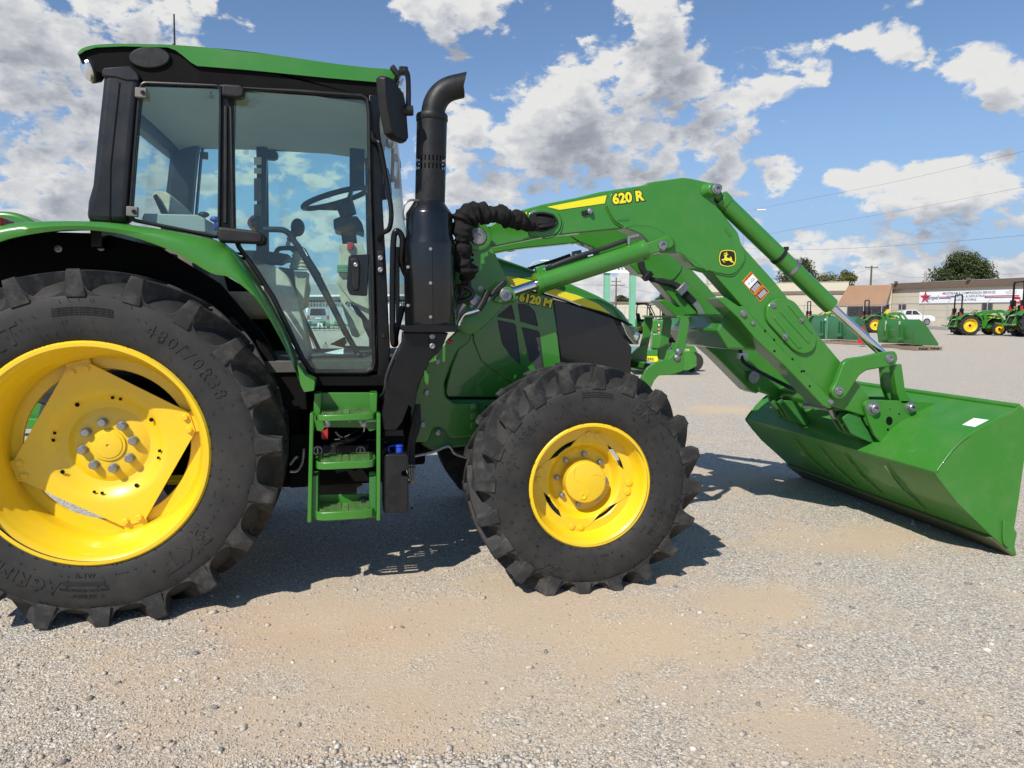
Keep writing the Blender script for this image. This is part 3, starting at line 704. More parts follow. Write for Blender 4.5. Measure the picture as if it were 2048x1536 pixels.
# rear window and lower rear frame
rw = [q1('a', 800, 400, .0), q1('a', 700, 1380, .0)]
xr0, xr1 = q1('a', 860, 400, -.6).x, q1('a', 760, 1380, -.6).x
MB().add([(xr0, cy(-.7), rw[0].z - .1), (xr0, cy(.7), rw[0].z - .1), (xr1, cy(.7), 1.95), (xr1, cy(-.7), 1.95)], [(0, 1, 2, 3)]).build('rear_window', 'cab_glass_far', T, smooth=0, loc=(.025, 0, 0))
mb = MB(); mb.box(xr1 - .03, xr1 + .02, cy(-.7), cy(.7), 1.78, 1.95); mb.box(xr0 - .03, xr0 + .03, cy(-.7), cy(.7), 2.45, 2.56); mb.build('rear_window_frame', 'black_paint', T, bevel=.004)
# grab rails
g_ = smooth_path(q3('b', [(1186, 752, -.80), (1196, 800, -.83), (1236, 824, -.86), (1256, 900, -.86), (1300, 1150, -.86), (1326, 1330, -.86), (1312, 1450, -.86), (1262, 1486, -.84), (1240, 1536, -.81)]), 5)
MB().tube(g_, .0125, 10).build('grab_rail', 'black_paint', T)
g_ = smooth_path(q3('c', [(1440, 560, -.86), (1400, 450, -.90), (1408, 290, -.92), (1375, 228, -.93), (1345, 270, -.93), (1336, 500, -.93), (1335, 900, -.93), (1340, 1040, -.93), (1358, 1050, -.91), (1360, 980, -.88), (1410, 780, -.86)]), 5)
MB().tube(g_, .0155, 10).build('grab_rail', 'black_paint', T)
br = q('c', -.84, [(1352, 340), (1385, 345), (1388, 900), (1360, 940)]); MB().prism(br, -.85, -.83).build('rail_bracket', 'black_paint', T, bevel=.003)
# mirrors
mo = [(1242, 348, -1.16), (1262, 332, -1.155), (1305, 350, -1.13), (1392, 462, -1.03), (1412, 560, -1.02), (1430, 800, -1.0), (1412, 830, -1.01), (1340, 800, -1.08), (1300, 760, -1.12), (1262, 560, -1.15)]
mv = q3('b', mo); nm = Vector((.76, -.60, 0)).normalized(); m = MB(); k = len(mv); cen = sum(mv, Vector()) / k
vs = [cen + (p - cen) * .95 + nm * .022 for p in mv] + [p for p in mv] + [p - nm * .020 for p in mv] + [cen + (p - cen) * .95 - nm * .026 for p in mv]
fs = [list(range(k)), list(range(4 * k - 1, 3 * k - 1, -1))]
for lv in range(3): fs += [[lv * k + j, lv * k + i, (lv + 1) * k + i, (lv + 1) * k + j] for i in range(k) for j in [(i + 1) % k]]
MI = m.add(vs, fs).build('side_mirror', 'black_plastic', T, bevel=.005, seg=2, smooth=30, fix=True)
a_, b_ = q3('b', [(1375, 590, -1.03), (1486, 590, -1.03)]); MB().cyl(a_, b_, .026, .024, 18).build('mirror_knuckle', 'black_plastic', MI, bevel=.004)
g_ = smooth_path(q3('b', [(1450, 590, -1.03), (1452, 450, -1.0), (1446, 330, -.96), (1420, 292, -.90), (1390, 310, -.84), (1350, 380, -.80), (1300, 410, -.78)]), 4); MB().tube(g_, .013, 9).build('mirror_arm', 'black_paint', MI)
mb = MB(); mb.obox(q1('b', 1415, 300, -.90), Vector((1, 0, 0)), Vector((0, 1, 0)), Vector((0, 0, 1)), (.022, .02, .018)); mb.obox(q1('b', 1356, 305, -.86), Vector((.8, 0, .6)), Vector((0, 1, 0)), Vector((-.6, 0, .8)), (.012, .02, .03)); mb.build('arm_clamp', 'black_plastic', MI, bevel=.004)
mirror(MI)
fl = q1('b', 1400, 440, -.70); m = MB(); dr = Vector((.93, -.3, -.2)).normalized()
m.lathe([(.0005, -.05), (.05, -.04), (.06, 0), (.05, .012), (.0005, .02)], fl, dr, 24); FL = m.build('front_work_light', 'lens', T); mirror(FL)
wp = smooth_path(q3('b', [(1340, 925, .55), (1372, 930, .58), (1385, 1000, .60), (1372, 1100, .62)]), 4)
WM = MB(); WM.tube(wp, .012, 8); WM.obox(q1('b', 1372, 1125, .62), Vector((1, 0, 0)), Vector((0, 1, 0)), Vector((0, 0, 1)), (.022, .03, .03)); WM.obox(q1('b', 1350, 935, .55), Vector((1, 0, 0)), Vector((0, 1, 0)), Vector((0, 0, 1)), (.02, .02, .025)); WM.build('far_mirror_arm', 'black_plastic', T, bevel=.003)
# ------------------------------------------------------------------ cab inside
top = q1('b', 600, 462, YD).z
x0, x1 = q1('a', 1030, 400, YD).x, q1('b', 1150, 520, YD).x
hl = MB(); vs = []; fs = []
prof = [(x0 - .12, top - .03), (x0, top + .010), (x0 + .35, top + .02), (x1 - .25, top + .015), (x1 - .05, top - .005), (x1 + .12, top - .04)]
for x, z in prof:
    for k in range(9):
        t = -1 + k / 4; vs.append((x, cy(t * .79), z - .02 * abs(t) ** 3))
for i in range(len(prof) - 1):
    for k in range(8): a = i * 9 + k; fs.append([a, a + 9, a + 10, a + 1])
hl.add(vs, fs); hl.box(x0 - .1, x1 + .1, cy(-.765), cy(.765), top + .06, top + .075); hl.build('headliner', 'headliner', T, smooth=50)
dl = q('a', -.55, rounded([(1730, 470), (1880, 490), (1900, 540), (1860, 575), (1720, 570)], 20)); MB().prism(dl, -.62, -.55).build('dome_speaker', 'beige', T, bevel=.01)
bb = q('b', .45, [(880, 560), (1000, 600), (1020, 720), (900, 690)]); MB().prism(bb, .40, .48).build('sun_visor', 'beige', T, bevel=.01)
# floor
fz = q1('c', 760, 1180, YD).z
fl_ = MB(); fl_.box(.62, 1.50, -.76, .52, fz - .06, fz); F_ = fl_.build('cab_floor', 'floor_mat', T, bevel=.004)
for i in range(14):
    y = -.74 + i * .03
    mb = MB(); mb.box(.98, 1.42, y, y + .012, fz, fz + .008); mb.build('mat_rib', 'floor_mat', F_)
mn = MB().box(0, .26, 0, .2, 0, .03); mo_ = mn.build('manual_folder', 'charcoal', T, bevel=.004, loc=q1('c', 725, 1172, -.70) + Vector((0, 0, -.002)))
mb = MB(); pv = q3('c', [(830, 1142, -.62), (975, 1108, -.62), (978, 1150, -.66), (900, 1140, -.66)]); mb.add(pv + [p + Vector((0, .10, .012)) for p in pv], [(0, 1, 2, 3), (0, 4, 5, 1), (1, 5, 6, 2), (4, 7, 6, 5)]); mb.build('folded_paper', 'paper', T, smooth=0)
# seat
st = q('c', -.30, rounded([(330, 470), (480, 480), (560, 500), (620, 700), (690, 900), (760, 1130), (640, 1160), (520, 1000), (440, 760)], 40))
SEAT = empty('seat'); SEAT.parent = T
MB().prism(q('c', -.55, rounded([(340, 475), (478, 480), (580, 560), (640, 720), (690, 900), (740, 1140), (700, 1180), (560, 980), (430, 740)], 40)), -.62, -.36).build('side_console', 'beige', SEAT, bevel=.025, seg=3)
MB().prism(q('c', -.45, rounded([(484, 482), (600, 500), (610, 540), (700, 560), (722, 640), (690, 800), (640, 760)], 25)), -.40, -.25).build('console_top', 'beige', SEAT, bevel=.015, seg=3)
cx_, cz_ = q1('c', 300, 600, 0).x, q1('c', 300, 560, 0).z
MB().box(cx_ - .30, cx_ + .25, -.27, .27, 1.42, 1.58).build('cushion', 'beige', SEAT, bevel=.05, seg=4)
bk = MB(); bk.prism([(cx_ - .34, 1.55), (cx_ - .16, 1.55), (cx_ - .27, 2.02), (cx_ - .38, 2.02)], -.26, .26); bk.build('backrest', 'beige_dark', SEAT, bevel=.04, seg=4)
ar = q('a', -.42, rounded([(1125, 1210), (1160, 1186), (1230, 1192), (1420, 1360), (1310, 1366), (1240, 1360), (1180, 1330)], 14)); MB().prism(ar, -.46, -.36).build('armrest', 'beige', SEAT, bevel=.015, seg=3)
ab = q('a', -.47, rounded([(1122, 1215), (1150, 1200), (1240, 1366), (1190, 1362)], 8)); MB().prism(ab, -.485, -.462).build('armrest_side', 'black_gloss', SEAT, bevel=.004)
cb = q('a', -.66, rounded([(1075, 1352), (1460, 1362), (1520, 1390), (1525, 1490), (1300, 1470), (1060, 1400)], 12)); MB().prism(cb, -.72, -.40).build('rear_console', 'pale_grey', SEAT, bevel=.02, seg=3)
for (x, y, cname) in ((1490, 1350, 'black_plastic'), (1575, 1385, 'blue')):
    p_ = q1('a', x, y, -.55); m = MB(); m.cyl(p_ - Vector((0, 0, .06)), p_, .008, .008, 8); m.sphere(p_, .022, 12, 8, (1.3, 1, .7)); m.build('control_knob', cname, T)
# black lever panel, gear lever, rails inside the door
lp = q('i', -.50, rounded([(150, 840), (420, 850), (660, 880), (690, 930), (610, 1000), (420, 990), (200, 930)], 30)); MB().prism(lp, -.58, -.40).build('lever_panel', 'black_plastic', T, bevel=.012)
la = smooth_path(q3('i', [(540, 880, -.5), (560, 830, -.5), (620, 805, -.5), (840, 815, -.5), (900, 880, -.52), (960, 1000, -.55)]), 4); MB().tube(la, .013, 8).build('lever_guard', 'black_paint', T)
kp = [q1('i', 800, 560, -.45), q1('i', 750, 650, -.45), q1('i', 700, 720, -.45), q1('i', 690, 780, -.45), q1('i', 790, 870, -.45), q1('i', 800, 910, -.45)]
m = MB(); m.sphere(kp[0], .040, 16, 10, (.95, .9, 1.25)); KN = m.build('gear_lever', 'black_plastic', T)
m = MB(); m.tube(smooth_path(kp[1:], 4), .012, 8); m.build('lever_shaft', 'steel', KN); m = MB(); m.cyl(kp[0], kp[2], .026, .018, 12); m.build('lever_neck', 'black_plastic', KN)
bt = q1('i', 820, 1060, -.45); m = MB(); pr = []
for i in range(6): pr += [(.060 - i * .005, i * .020), (.050 - i * .005, i * .020 + .010)]
m.lathe(pr, bt, (0, 0, 1), 20, caps=True); m.build('lever_boot', 'beige', T)
bx = q('i', -.45, [(760, 1085), (930, 1090), (900, 1400), (870, 1536), (830, 1536), (770, 1200)]); MB().prism(bx, -.52, -.36).build('lever_column', 'beige', T, bevel=.015)
rl = smooth_path(q3('i', [(395, 585, -.68), (560, 585, -.68), (650, 600, -.68), (710, 650, -.68), (770, 740, -.68)]), 4) + smooth_path(q3('c', [(640, 330, -.68), (850, 700, -.68), (1000, 980, -.68), (1090, 1140, -.68)]), 3)
m = MB(); m.tube(rl, .0155, 10); m.sphere(rl[-1], .024, 14, 8); m.build('door_rail', 'black_plastic', T)
dm = q3('c', [(700, 420, -.70), (790, 560, -.70), (1000, 985, -.70)]); m = MB(); m.cyl(dm[0], dm[1], .020, .020, 10); m.cyl(dm[1], dm[2], .017, .017, 10); m.build('door_damper', 'black_plastic', T)
# yellow belt reel on the far post, far pillar decals
rl_ = q1('i', 300, 510, .48); m = MB(); m.lathe([(.050, -.02), (.050, .02)], rl_, (1, 0, .1), 20, caps=True); m.build('belt_reel', 'black_gloss', T)
m = MB(); m.tube(smooth_path(q3('i', [(290, 430, .45), (240, 470, .45), (228, 520, .45), (270, 575, .45), (290, 580, .45)]), 4), .012, 8); m.build('belt_guide', 'orange', T)
for i, (y0, y1) in enumerate(((930, 985), (1010, 1050), (1085, 1250), (1275, 1360))):
    d_ = q('b', .465, [(322, y0), (376, y0), (376, y1), (322, y1)]); MB().prism(d_, .462, .466).build('pillar_decal', 'paper' if i < 2 else 'grey_plastic', T)
# steering column and dash
d_ = q1('i', 1200, 230, -.02)
sw = MB(); c = q1('i', 1250, 215, YC); tilt = Vector((-.30, 0, .954)); u_ = Vector((.954, 0, .30)); w_ = Vector((0, 1, 0))
sw.tube([c + u_ * .20 * math.cos(2 * math.pi * k / 36) + w_ * .20 * math.sin(2 * math.pi * k / 36) for k in range(36)], .0165, 9, closed=True); SW = sw.build('steering_wheel', 'black_plastic', T)
sp_ = MB(); hubp = q1('i', 1370, 330, YC)
for a in (2.9, 1.0, -1.0): sp_.tube([c + u_ * .19 * math.cos(a) + w_ * .19 * math.sin(a), hubp], [.011, .018], 8)
sp_.cyl(hubp - tilt * .05, hubp + tilt * .025, .05, .055, 18); sp_.build('wheel_spoke', 'black_plastic', SW)
sc_ = q('i', 0.0, [(1290, 290), (1450, 290), (1440, 430), (1490, 640), (1505, 790), (1335, 800), (1310, 600), (1300, 430)]); MB().prism(sc_, -.06, .06).build('steering_column', 'black_plastic', T, bevel=.01)
sc_ = q('i', -.08, rounded([(1224, 480), (1310, 445), (1500, 440), (1560, 520), (1590, 640), (1480, 600), (1300, 615), (1230, 590)], 20)); MB().prism(sc_, -.14, .14).build('column_shroud', 'black_plastic', T, bevel=.015)
sc_ = q('i', -.30, rounded([(1300, 805), (1560, 795), (1620, 1000), (1640, 1536), (1440, 1440), (1330, 1300), (1275, 1230), (1300, 1120)], 30)); MB().prism(sc_, -.55, -.12).build('side_dash', 'beige', T, bevel=.02, seg=3)
sc_ = q('c', -.30, rounded([(930, 600), (1000, 700), (1160, 740), (1160, 880), (1060, 760), (1010, 745), (990, 760), (1110, 870), (1130, 960), (1080, 1000), (1040, 985), (980, 800)], 12)); MB().prism(sc_, -.52, -.15).build('dash_skirt', 'beige', T, bevel=.015)
pb_ = q('c', -.20, [(1020, 750), (1165, 820), (1165, 1020), (1100, 880)]); MB().prism(pb_, -.14, .3).build('dash_lower', 'black_matte', T)
rd = q1('i', 1422, 800, -.56); m = MB(); m.cyl(rd - Vector((0, 0, .012)), rd + Vector((0, 0, .006)), .018, .018, 14); m.obox(rd + Vector((0, 0, .014)), Vector((1, 0, 0)), Vector((0, 1, 0)), Vector((0, 0, 1)), (.016, .016, .014)); m.build('emergency_button', 'red', T, bevel=.003)
gv = q1('i', 1335, 1045, -.57); m = MB()
for i in range(5): m.obox(gv + Vector((0, 0, .016 - i * .008)), Vector((1, 0, 0)), Vector((0, 1, 0)), Vector((0, 0, 1)), (.032, .012, .0028))
m.obox(gv + Vector((0, .008, 0)), Vector((1, 0, 0)), Vector((0, 1, 0)), Vector((0, 0, 1)), (.033, .006, .022)); m.build('air_vent', 'green_light', T, bevel=.002)
mn = q('b', -.25, rounded([(1022, 880), (1130, 890), (1130, 1150), (1050, 1165), (1030, 1250), (1022, 1250)], 8)); MB().prism(mn, -.32, -.28).build('post_monitor', 'black_plastic', T, bevel=.006)
vz = smooth_path(q3('b', [(995, 860, .1), (1010, 840, .1), (1060, 800, .1), (1140, 785, .1)]), 4)
# far turn lamp seen through the cab
tl = q3('c', [(872, 1056, .98), (985, 1000, .96), (1000, 1040, .96), (975, 1080, .97)]); m = MB(); m.add(tl + [p + Vector((.01, .09, 0)) for p in tl], [(0, 1, 2, 3), (7, 6, 5, 4), (0, 4, 5, 1), (1, 5, 6, 2), (2, 6, 7, 3), (3, 7, 4, 0)]); TLM = m.build('turn_lamp', 'amber', T, bevel=.006)
pth = q3('c', [(980, 1074, .96), (1160, 1080, .8)]); m = MB(); m.cyl(pth[0], pth[1], .010, .010, 8); m.build('lamp_arm', 'black_paint', TLM)
# ------------------------------------------------------------------ fenders
YF, YU = -1.02, -.86
up_ = q('d', YU, [(-420, 330), (-200, 215), (0, 118), (250, 86), (600, 82), (900, 104), (1300, 166), (1500, 216)]) + q('c', YU, [(130, 345), (215, 420), (400, 690), (560, 985), (650, 1220), (690, 1285)])
lo_ = q('d', YF, [(-420, 470), (-200, 330), (0, 218), (250, 160), (500, 136), (700, 146), (900, 182), (1200, 292), (1440, 430)]) + q('c', YF, [(150, 570), (330, 715), (480, 950), (600, 1190), (662, 1345), (690, 1398)])
up_, lo_ = smooth2(up_, 4), smooth2(lo_, 4)
k = min(len(up_), len(lo_)); up_, lo_ = up_[:k], lo_[:k]
secs = []
for (a, b) in zip(up_, lo_):
    dn = Vector((a[0] - b[0], a[1] - b[1])); L_ = dn.length; dn.normalize()
    yi = -.62 if a[0] < .34 else -.815
    def bl(t, y): p = lerp2(b, a, t); return (p[0], y, p[1])
    secs.append([(b[0], YF + .012, b[1]), (b[0], YF - .004, b[1]), bl(.32, YF - .012), bl(.62, YF + .004), bl(.84, YF + .05), bl(.96, YF + .11), (a[0], YU, a[1]), (a[0], yi, a[1] + .004), (a[0] - dn.x * .012, yi, a[1] - dn.y * .012 + .002), (a[0] - dn.x * .014, YU, a[1] - dn.y * .014)])
FE = MB().loft(secs).build('rear_fender', 'green', T, smooth=50, fix=True)
ln = MB(); vs = []; fs = []
for (a, b) in zip(up_, lo_): yi = -.60 if a[0] < .34 else -.81; w_ = lerp2(a, b, .14); vs += [(b[0], YF + .014, b[1]), (w_[0], YF + .08, w_[1] - .004), (w_[0], yi, w_[1] - .004)]
for i in range(k - 1): fs += [[i * 3, i * 3 + 1, i * 3 + 4, i * 3 + 3], [i * 3 + 1, i * 3 + 2, i * 3 + 5, i * 3 + 4]]
ln.add(vs, fs); ln.build('fender_liner', 'black_matte', FE, smooth=50)
tp_ = q('c', YF, rounded([(640, 1200), (700, 1285), (768, 1322), (762, 1392), (690, 1402), (664, 1350)], 8)); MB().prism(tp_, YF - .016, YF + .16).build('fender_toe', 'green', FE, bevel=.02, seg=3)
LM = MB().obox(PY(-8, 452, YF + .1), Vector((1, 0, 0)), Vector((0, 1, 0)), Vector((0, 0, 1)), (.05, .07, .035)).build('tail_light', 'red', FE, bevel=.01)
mirror(FE)
# far fender hump with its red lamp, raised like the near one
fh = q('f', .74, smooth2([(-80, 470), (-30, 440), (20, 432), (60, 434), (90, 446), (120, 470), (140, 520)], 4) + [(-80, 520)]); FH = MB().prism(fh, .50, .78).build('far_fender_hump', 'green', T, bevel=.03, seg=3)
# inner wheelhouse wall, axle and dark chassis
iw = q('d', -.60, [(-300, 420), (0, 230), (300, 150), (700, 160), (1100, 260), (1500, 500), (1800, 850), (2000, 1200), (2060, 1536), (1900, 1536), (1500, 1200), (900, 900), (300, 800), (-300, 900)])
IWL = MB().prism(iw, -.61, -.57).build('inner_wheelhouse', 'black_matte', T, bevel=.004); mirror(IWL)
for (x, y) in ((400, 265), (690, 205), (692, 256)): MB().lathe([(.018, 0), (.018, -.006), (.008, -.008), (.0005, -.004)], q1('d', x, y, -.61), (0, 1, 0), 16).build('liner_bolt', 'steel', IWL)
fr_ = q('c', -.72, [(330, 1010), (430, 1090), (520, 1250), (700, 1270), (720, 1536), (560, 1536), (440, 1300)]); MB().prism(fr_, -.74, -.60).build('fender_bracket', 'black_matte', T, bevel=.01)
ch = MB(); ch.box(-.25, 1.6, -.42, .18, .55, 1.12); ch.box(-.30, .45, -.58, .34, .62, 1.0); ch.box(.3, 1.45, -.62, -.3, .50, .74); ch.build('transmission_case', 'black_matte', T, bevel=.02)
lowb = q('s', -.70, [(0, 560), (160, 560), (160, 1020), (0, 1030)]); MB().prism(lowb, -.72, -.35).build('hydraulic_block', 'black_matte', T, bevel=.008)
for pts in ([(0, 830, -.74), (30, 790, -.74), (50, 765, -.74), (70, 770, -.74)], [(0, 890, -.74), (60, 885, -.74), (100, 830, -.74), (115, 760, -.74), (120, 690, -.74)]):
    MB().tube(smooth_path(q3('s', pts), 4), .008, 8).build('hydraulic_pipe', 'zinc', T)
# ------------------------------------------------------------------ steps
YS = -1.00
LAD = empty('step_ladder'); LAD.parent = T
for pts in ([(176, 378), (208, 378), (190, 1334), (152, 1334)], [(760, 380), (795, 380), (793, 1318), (758, 1318)]):
    MB().prism(q('s', YS, pts), YS - .012, YS + .06).build('side_rail', 'green', LAD, bevel=.004)
bk_ = q('s', -.80, rounded([(214, 196), (764, 194), (768, 400), (760, 520), (700, 540), (670, 505), (310, 500), (280, 540), (236, 530), (206, 400)], 12)); MB().prism(bk_, -.815, -.80).build('upper_plate', 'green', LAD, bevel=.004)
for xx in ((214, 276), (700, 766)):
    fl2 = q('s', YS + .10, [(xx[0], 200), (xx[1], 196), (xx[1] - 4, 385), (xx[0] - 4, 385)]); MB().prism(fl2, -.93 if xx[0] < 500 else -.93, -.815).build('side_flange', 'green', LAD, bevel=.004)
lp_ = q('s', -.86, [(200, 1085), (755, 1085), (755, 1240), (200, 1240)]); MB().prism(lp_, -.875, -.862).build('lower_plate', 'green', LAD, bevel=.004)
for xx in ((200, 258), (694, 752)):
    fl2 = q('s', -.86, [(xx[0], 880), (xx[1], 880), (xx[1], 1240), (xx[0], 1240)]); MB().prism(fl2, -.99, -.88).build('side_flange', 'green_cast', LAD, bevel=.003)
for (yt, yb, xa, xb) in ((392, 448, 218, 756), (806, 872, 210, 754), (1242, 1318, 202, 750)):
    zt, zb = q1('s', 400, yt, YS - .03).z, q1('s', 400, yb, YS - .03).z; xa_, xb_ = q1('s', xa, yt, YS - .03).x, q1('s', xb, yt, YS - .03).x
    pl_ = [(xa_, YS + .03), (xa_ + .015, YS - .015), (xa_ + .05, YS - .035), (xb_ - .05, YS - .035), (xb_ - .015, YS - .015), (xb_, YS + .03), (xb_, YS + .20), (xa_, YS + .20)]
    inn = [(xa_ + .012, YS + .03), (xa_ + .024, YS - .005), (xa_ + .05, YS - .022), (xb_ - .05, YS - .022), (xb_ - .024, YS - .005), (xb_ - .012, YS + .03), (xb_ - .012, YS + .188), (xa_ + .012, YS + .188)]
    mb = MB(); n8 = 8; vs = [(x, y, zb) for x, y in pl_] + [(x, y, zt) for x, y in pl_] + [(x, y, zb) for x, y in inn] + [(x, y, zt) for x, y in inn]; fs = []
    for i in range(n8): j = (i + 1) % n8; fs += [[i, j, n8 + j, n8 + i], [2 * n8 + j, 2 * n8 + i, 3 * n8 + i, 3 * n8 + j], [n8 + i, n8 + j, 3 * n8 + j, 3 * n8 + i], [j, i, 2 * n8 + i, 2 * n8 + j]]
    mb.add(vs, fs); ST = mb.build('step_tread', 'green', LAD, bevel=.004)
    xm = (xa_ + xb_) / 2
    for row in range(5):
        yy = YS + .005 + row * .036
        for (xs, xe) in ((xa_ + .03, xm - .02), (xm + .02, xb_ - .03)):
            bar = MB(); nt_ = 13
            bar.box(xs, xe, yy, yy + .012, zt - .018, zt + .002)
            for t in range(nt_):
                xx = xs + (xe - xs) * (t + .5) / nt_; bar.add([(xx - .004, yy, zt + .002), (xx + .004, yy, zt + .002), (xx, yy, zt + .010), (xx - .004, yy + .012, zt + .002), (xx + .004, yy + .012, zt + .002), (xx, yy + .012, zt + .010)], [(0, 1, 2), (5, 4, 3), (0, 2, 5, 3), (1, 4, 5, 2)])
            bar.build('grip_bar', 'green_worn', ST)
    mb = MB(); mb.box(xm - .016, xm + .016, YS - .01, YS + .19, zt - .02, zt - .001); mb.build('centre_rib', 'green_worn', ST)
for (x, y) in ((324, 474), (648, 474)): MB().lathe([(.018, 0), (.018, -.004), (.012, -.006), (.012, -.016), (.0005, -.018)], q1('s', x, y, -.90), (0, 1, 0), 16).build('step_bolt', 'zinc', LAD)
MB().lathe([(.03, 0), (.03, -.006), (.014, -.010), (.012, -.018), (.0005, -.02)], q1('s', 646, 1155, -.875), (0, 1, 0), 20).build('rubber_buffer', 'black_plastic', LAD)
# battery cover and wiring behind the steps
bc = q('s', -.66, [(222, 662), (350, 655), (690, 648), (694, 670), (640, 740), (600, 768), (215, 770)]); BC = MB().prism(bc, -.68, -.4).build('battery_cover', 'charcoal', T, bevel=.006)
for x in (390, 460, 535): MB().prism(q('s', -.68, [(x, 655), (x + 10, 655), (x + 10, 735), (x, 735)]), -.69, -.679).build('cover_rib', 'charcoal', BC)
for x in (244, 618): 
    p_ = q1('s', x, 705, -.685); mb = MB(); mb.tube([p_ + Vector((.022 * math.cos(a), -.006, .022 * math.sin(a))) for a in [2 * math.pi * i / 16 for i in range(16)]], .005, 6, closed=True); mb.box(p_.x - .004, p_.x + .004, p_.y - .012, p_.y, p_.z - .02, p_.z + .016); mb.build('cover_latch', 'steel', BC)
tb = q('s', -.55, [(258, 930), (640, 920), (634, 1000), (590, 1010), (585, 1085), (258, 1088)]); MB().prism(tb, -.60, -.3).build('tool_box', 'black_plastic', T, bevel=.008)
MB().tube(smooth_path(q3('s', [(400, 545, -.62), (450, 590, -.64), (560, 598, -.64), (640, 560, -.62), (655, 500, -.6)]), 5), .006, 8).build('wiring_loop', 'hose', T)
MB().tube(smooth_path(q3('s', [(300, 600, -.58), (420, 610, -.6), (520, 570, -.6), (600, 520, -.58)]), 5), .005, 8).build('wiring_loop', 'hose', T)
MB().obox(q1('s', 305, 560, -.62), Vector((1, 0, 0)), Vector((0, 1, 0)), Vector((0, 0, 1)), (.02, .02, .03)).build('battery_terminal', 'red', T, bevel=.005)
# washer tank with blue cap
tk = q('s', -.98, rounded([(818, 760), (850, 742), (1030, 742), (1044, 775), (1042, 880), (985, 890), (980, 920), (1000, 938), (1040, 940), (1040, 1240), (1020, 1256), (830, 1256), (816, 1230)], 12))
TK = MB().prism(tk, -.98, -.76).build('fluid_tank', 'black_plastic', T, bevel=.018, seg=3)
cp = q1('s', 955, 728, -.90); m = MB(); m.lathe([(.030, -.012), (.030, .004), (.023, .006), (.022, .034), (.026, .036), (.026, .046), (.0005, .050)], cp, (0, 0, 1), 22); m.build('tank_cap', 'blue', TK)
m = MB(); m.tube(smooth_path([cp + Vector((-.024, -.01, .044)), cp + Vector((-.05, -.01, .036)), cp + Vector((-.052, -.01, .012)), cp + Vector((-.028, -.01, .0))], 4), .005, 6); m.build('cap_strap', 'blue', TK)
rb_ = q('s', -.90, rounded([(832, 516), (992, 516), (996, 572), (826, 575)], 8)); MB().prism(rb_, -.93, -.80).build('relay_box', 'black_plastic', T, bevel=.006)
rb_ = q('s', -.86, [(816, 575), (1004, 575), (1000, 640), (820, 640)]); MB().prism(rb_, -.88, -.78).build('relay_bracket', 'black_matte', T, bevel=.004)
for dx in (0, 28, 54):
    MB().tube(smooth_path(q3('s', [(1110 + dx * .3, 300, -.80), (1075 + dx, 480, -.82), (1040 + dx * .8, 640, -.82), (1030 + dx * .9, 760, -.82), (1040 + dx * .8, 860, -.84)]), 4), .011, 8).build('hose', 'hose', T)
    MB().tube(smooth_path(q3('s', [(1040 + dx * .8, 830, -.84), (1044 + dx * .7, 920, -.84), (1060 + dx * .4, 975, -.84), (1030, 990, -.82)]), 4), .008, 8).build('hose_end', 'zinc', T)
MB().tube(smooth_path(q3('s', [(1090, 755, -.55), (1250, 720, -.55), (1370, 672, -.55), (1410, 680, -.55), (1450, 735, -.55), (1555, 770, -.55)]), 5), .009, 8).build('brake_pipe', 'zinc', T)
# ------------------------------------------------------------------ exhaust
YE = -.90
EX = empty('exhaust'); EX.parent = T
def axis_pt(u, v): return PY(u, v, YE)
mu = axis_pt(861, 655); mt = axis_pt(861, 405); h_ = (mt.z - mu.z)
def rpx(w, u, v): return (PY(u + w / 2, v, YE) - PY(u - w / 2, v, YE)).length / 2
r1, r2 = rpx(104, 861, 560) * .985, rpx(95, 861, 440) * .985
m = MB(); m.lathe([(r1 * .98, 0), (r1, .01), (r1, h_ * .66), (r1 * .995, h_ * .672), (r2, h_ * .74), (r2, h_ * .90), (r2 * .97, h_ * .915), (r2 * .74, h_ * .975), (r2 * .66, h_ * 1.0)], mu, (0, 0, 1), 56, caps=True)
MU = m.build('muffler_shield', 'black_gloss', EX, smooth=40)
for v in (498, 566, 634): MB().lathe([(.008, 0), (.008, -.004), (.0005, -.005)], PY(861, v, YE - r1 + .002), (0, 1, 0), 12).build('shield_screw', 'steel', MU)
for v in (534, 611): MB().lathe([(.008, 0), (.008, -.004), (.0005, -.005)], PY(816, v, YE - r1 * .55), (0, 1, 0), 12).build('shield_screw', 'steel', MU)
sm_ = MB(); sm_.box(mu.x + .0, mu.x + .002, YE - r1 - .0012, YE - r1 + .004, mu.z + .02, mu.z + h_ * .62); sm_.build('shield_seam', 'black_matte', MU)
# perforated stack: slots cut through the sleeve
st0, st1 = axis_pt(860, 405), axis_pt(864, 238); rs_ = rpx(61, 862, 320) * .985; n_ = 72
zs = [st0.z]; 
za, zb, zc, zd = PY(862, 328, YE).z, PY(862, 318, YE).z, PY(862, 313, YE).z, PY(862, 302, YE).z
rows = [st0.z, za - .0, zb + .0, zc, zd, st1.z]
rows = [st0.z, PY(862, 336, YE - rs_).z, PY(862, 325, YE - rs_).z, PY(862, 320, YE - rs_).z, PY(862, 309, YE - rs_).z, st1.z]
vs = []; fs = []
for i, z in enumerate(rows):
    cx_ = st0.x + (st1.x - st0.x) * (z - st0.z) / (st1.z - st0.z)
    for k in range(n_): a = 2 * math.pi * k / n_; vs.append((cx_ + rs_ * math.cos(a), YE + rs_ * math.sin(a), z))
for i in range(5):
    for k in range(n_):
        if i in (1, 3) and k % 3 == 0: continue
        a, b = i * n_ + k, i * n_ + (k + 1) % n_; fs.append([a, b, b + n_, a + n_])
SK = MB().add(vs, fs).build('stack_sleeve', 'black_plastic', EX, smooth=50)
ip = MB(); ip.cyl(st0, st1, rs_ * .72, rs_ * .72, 24); ip.build('inner_pipe', 'black_matte', SK)
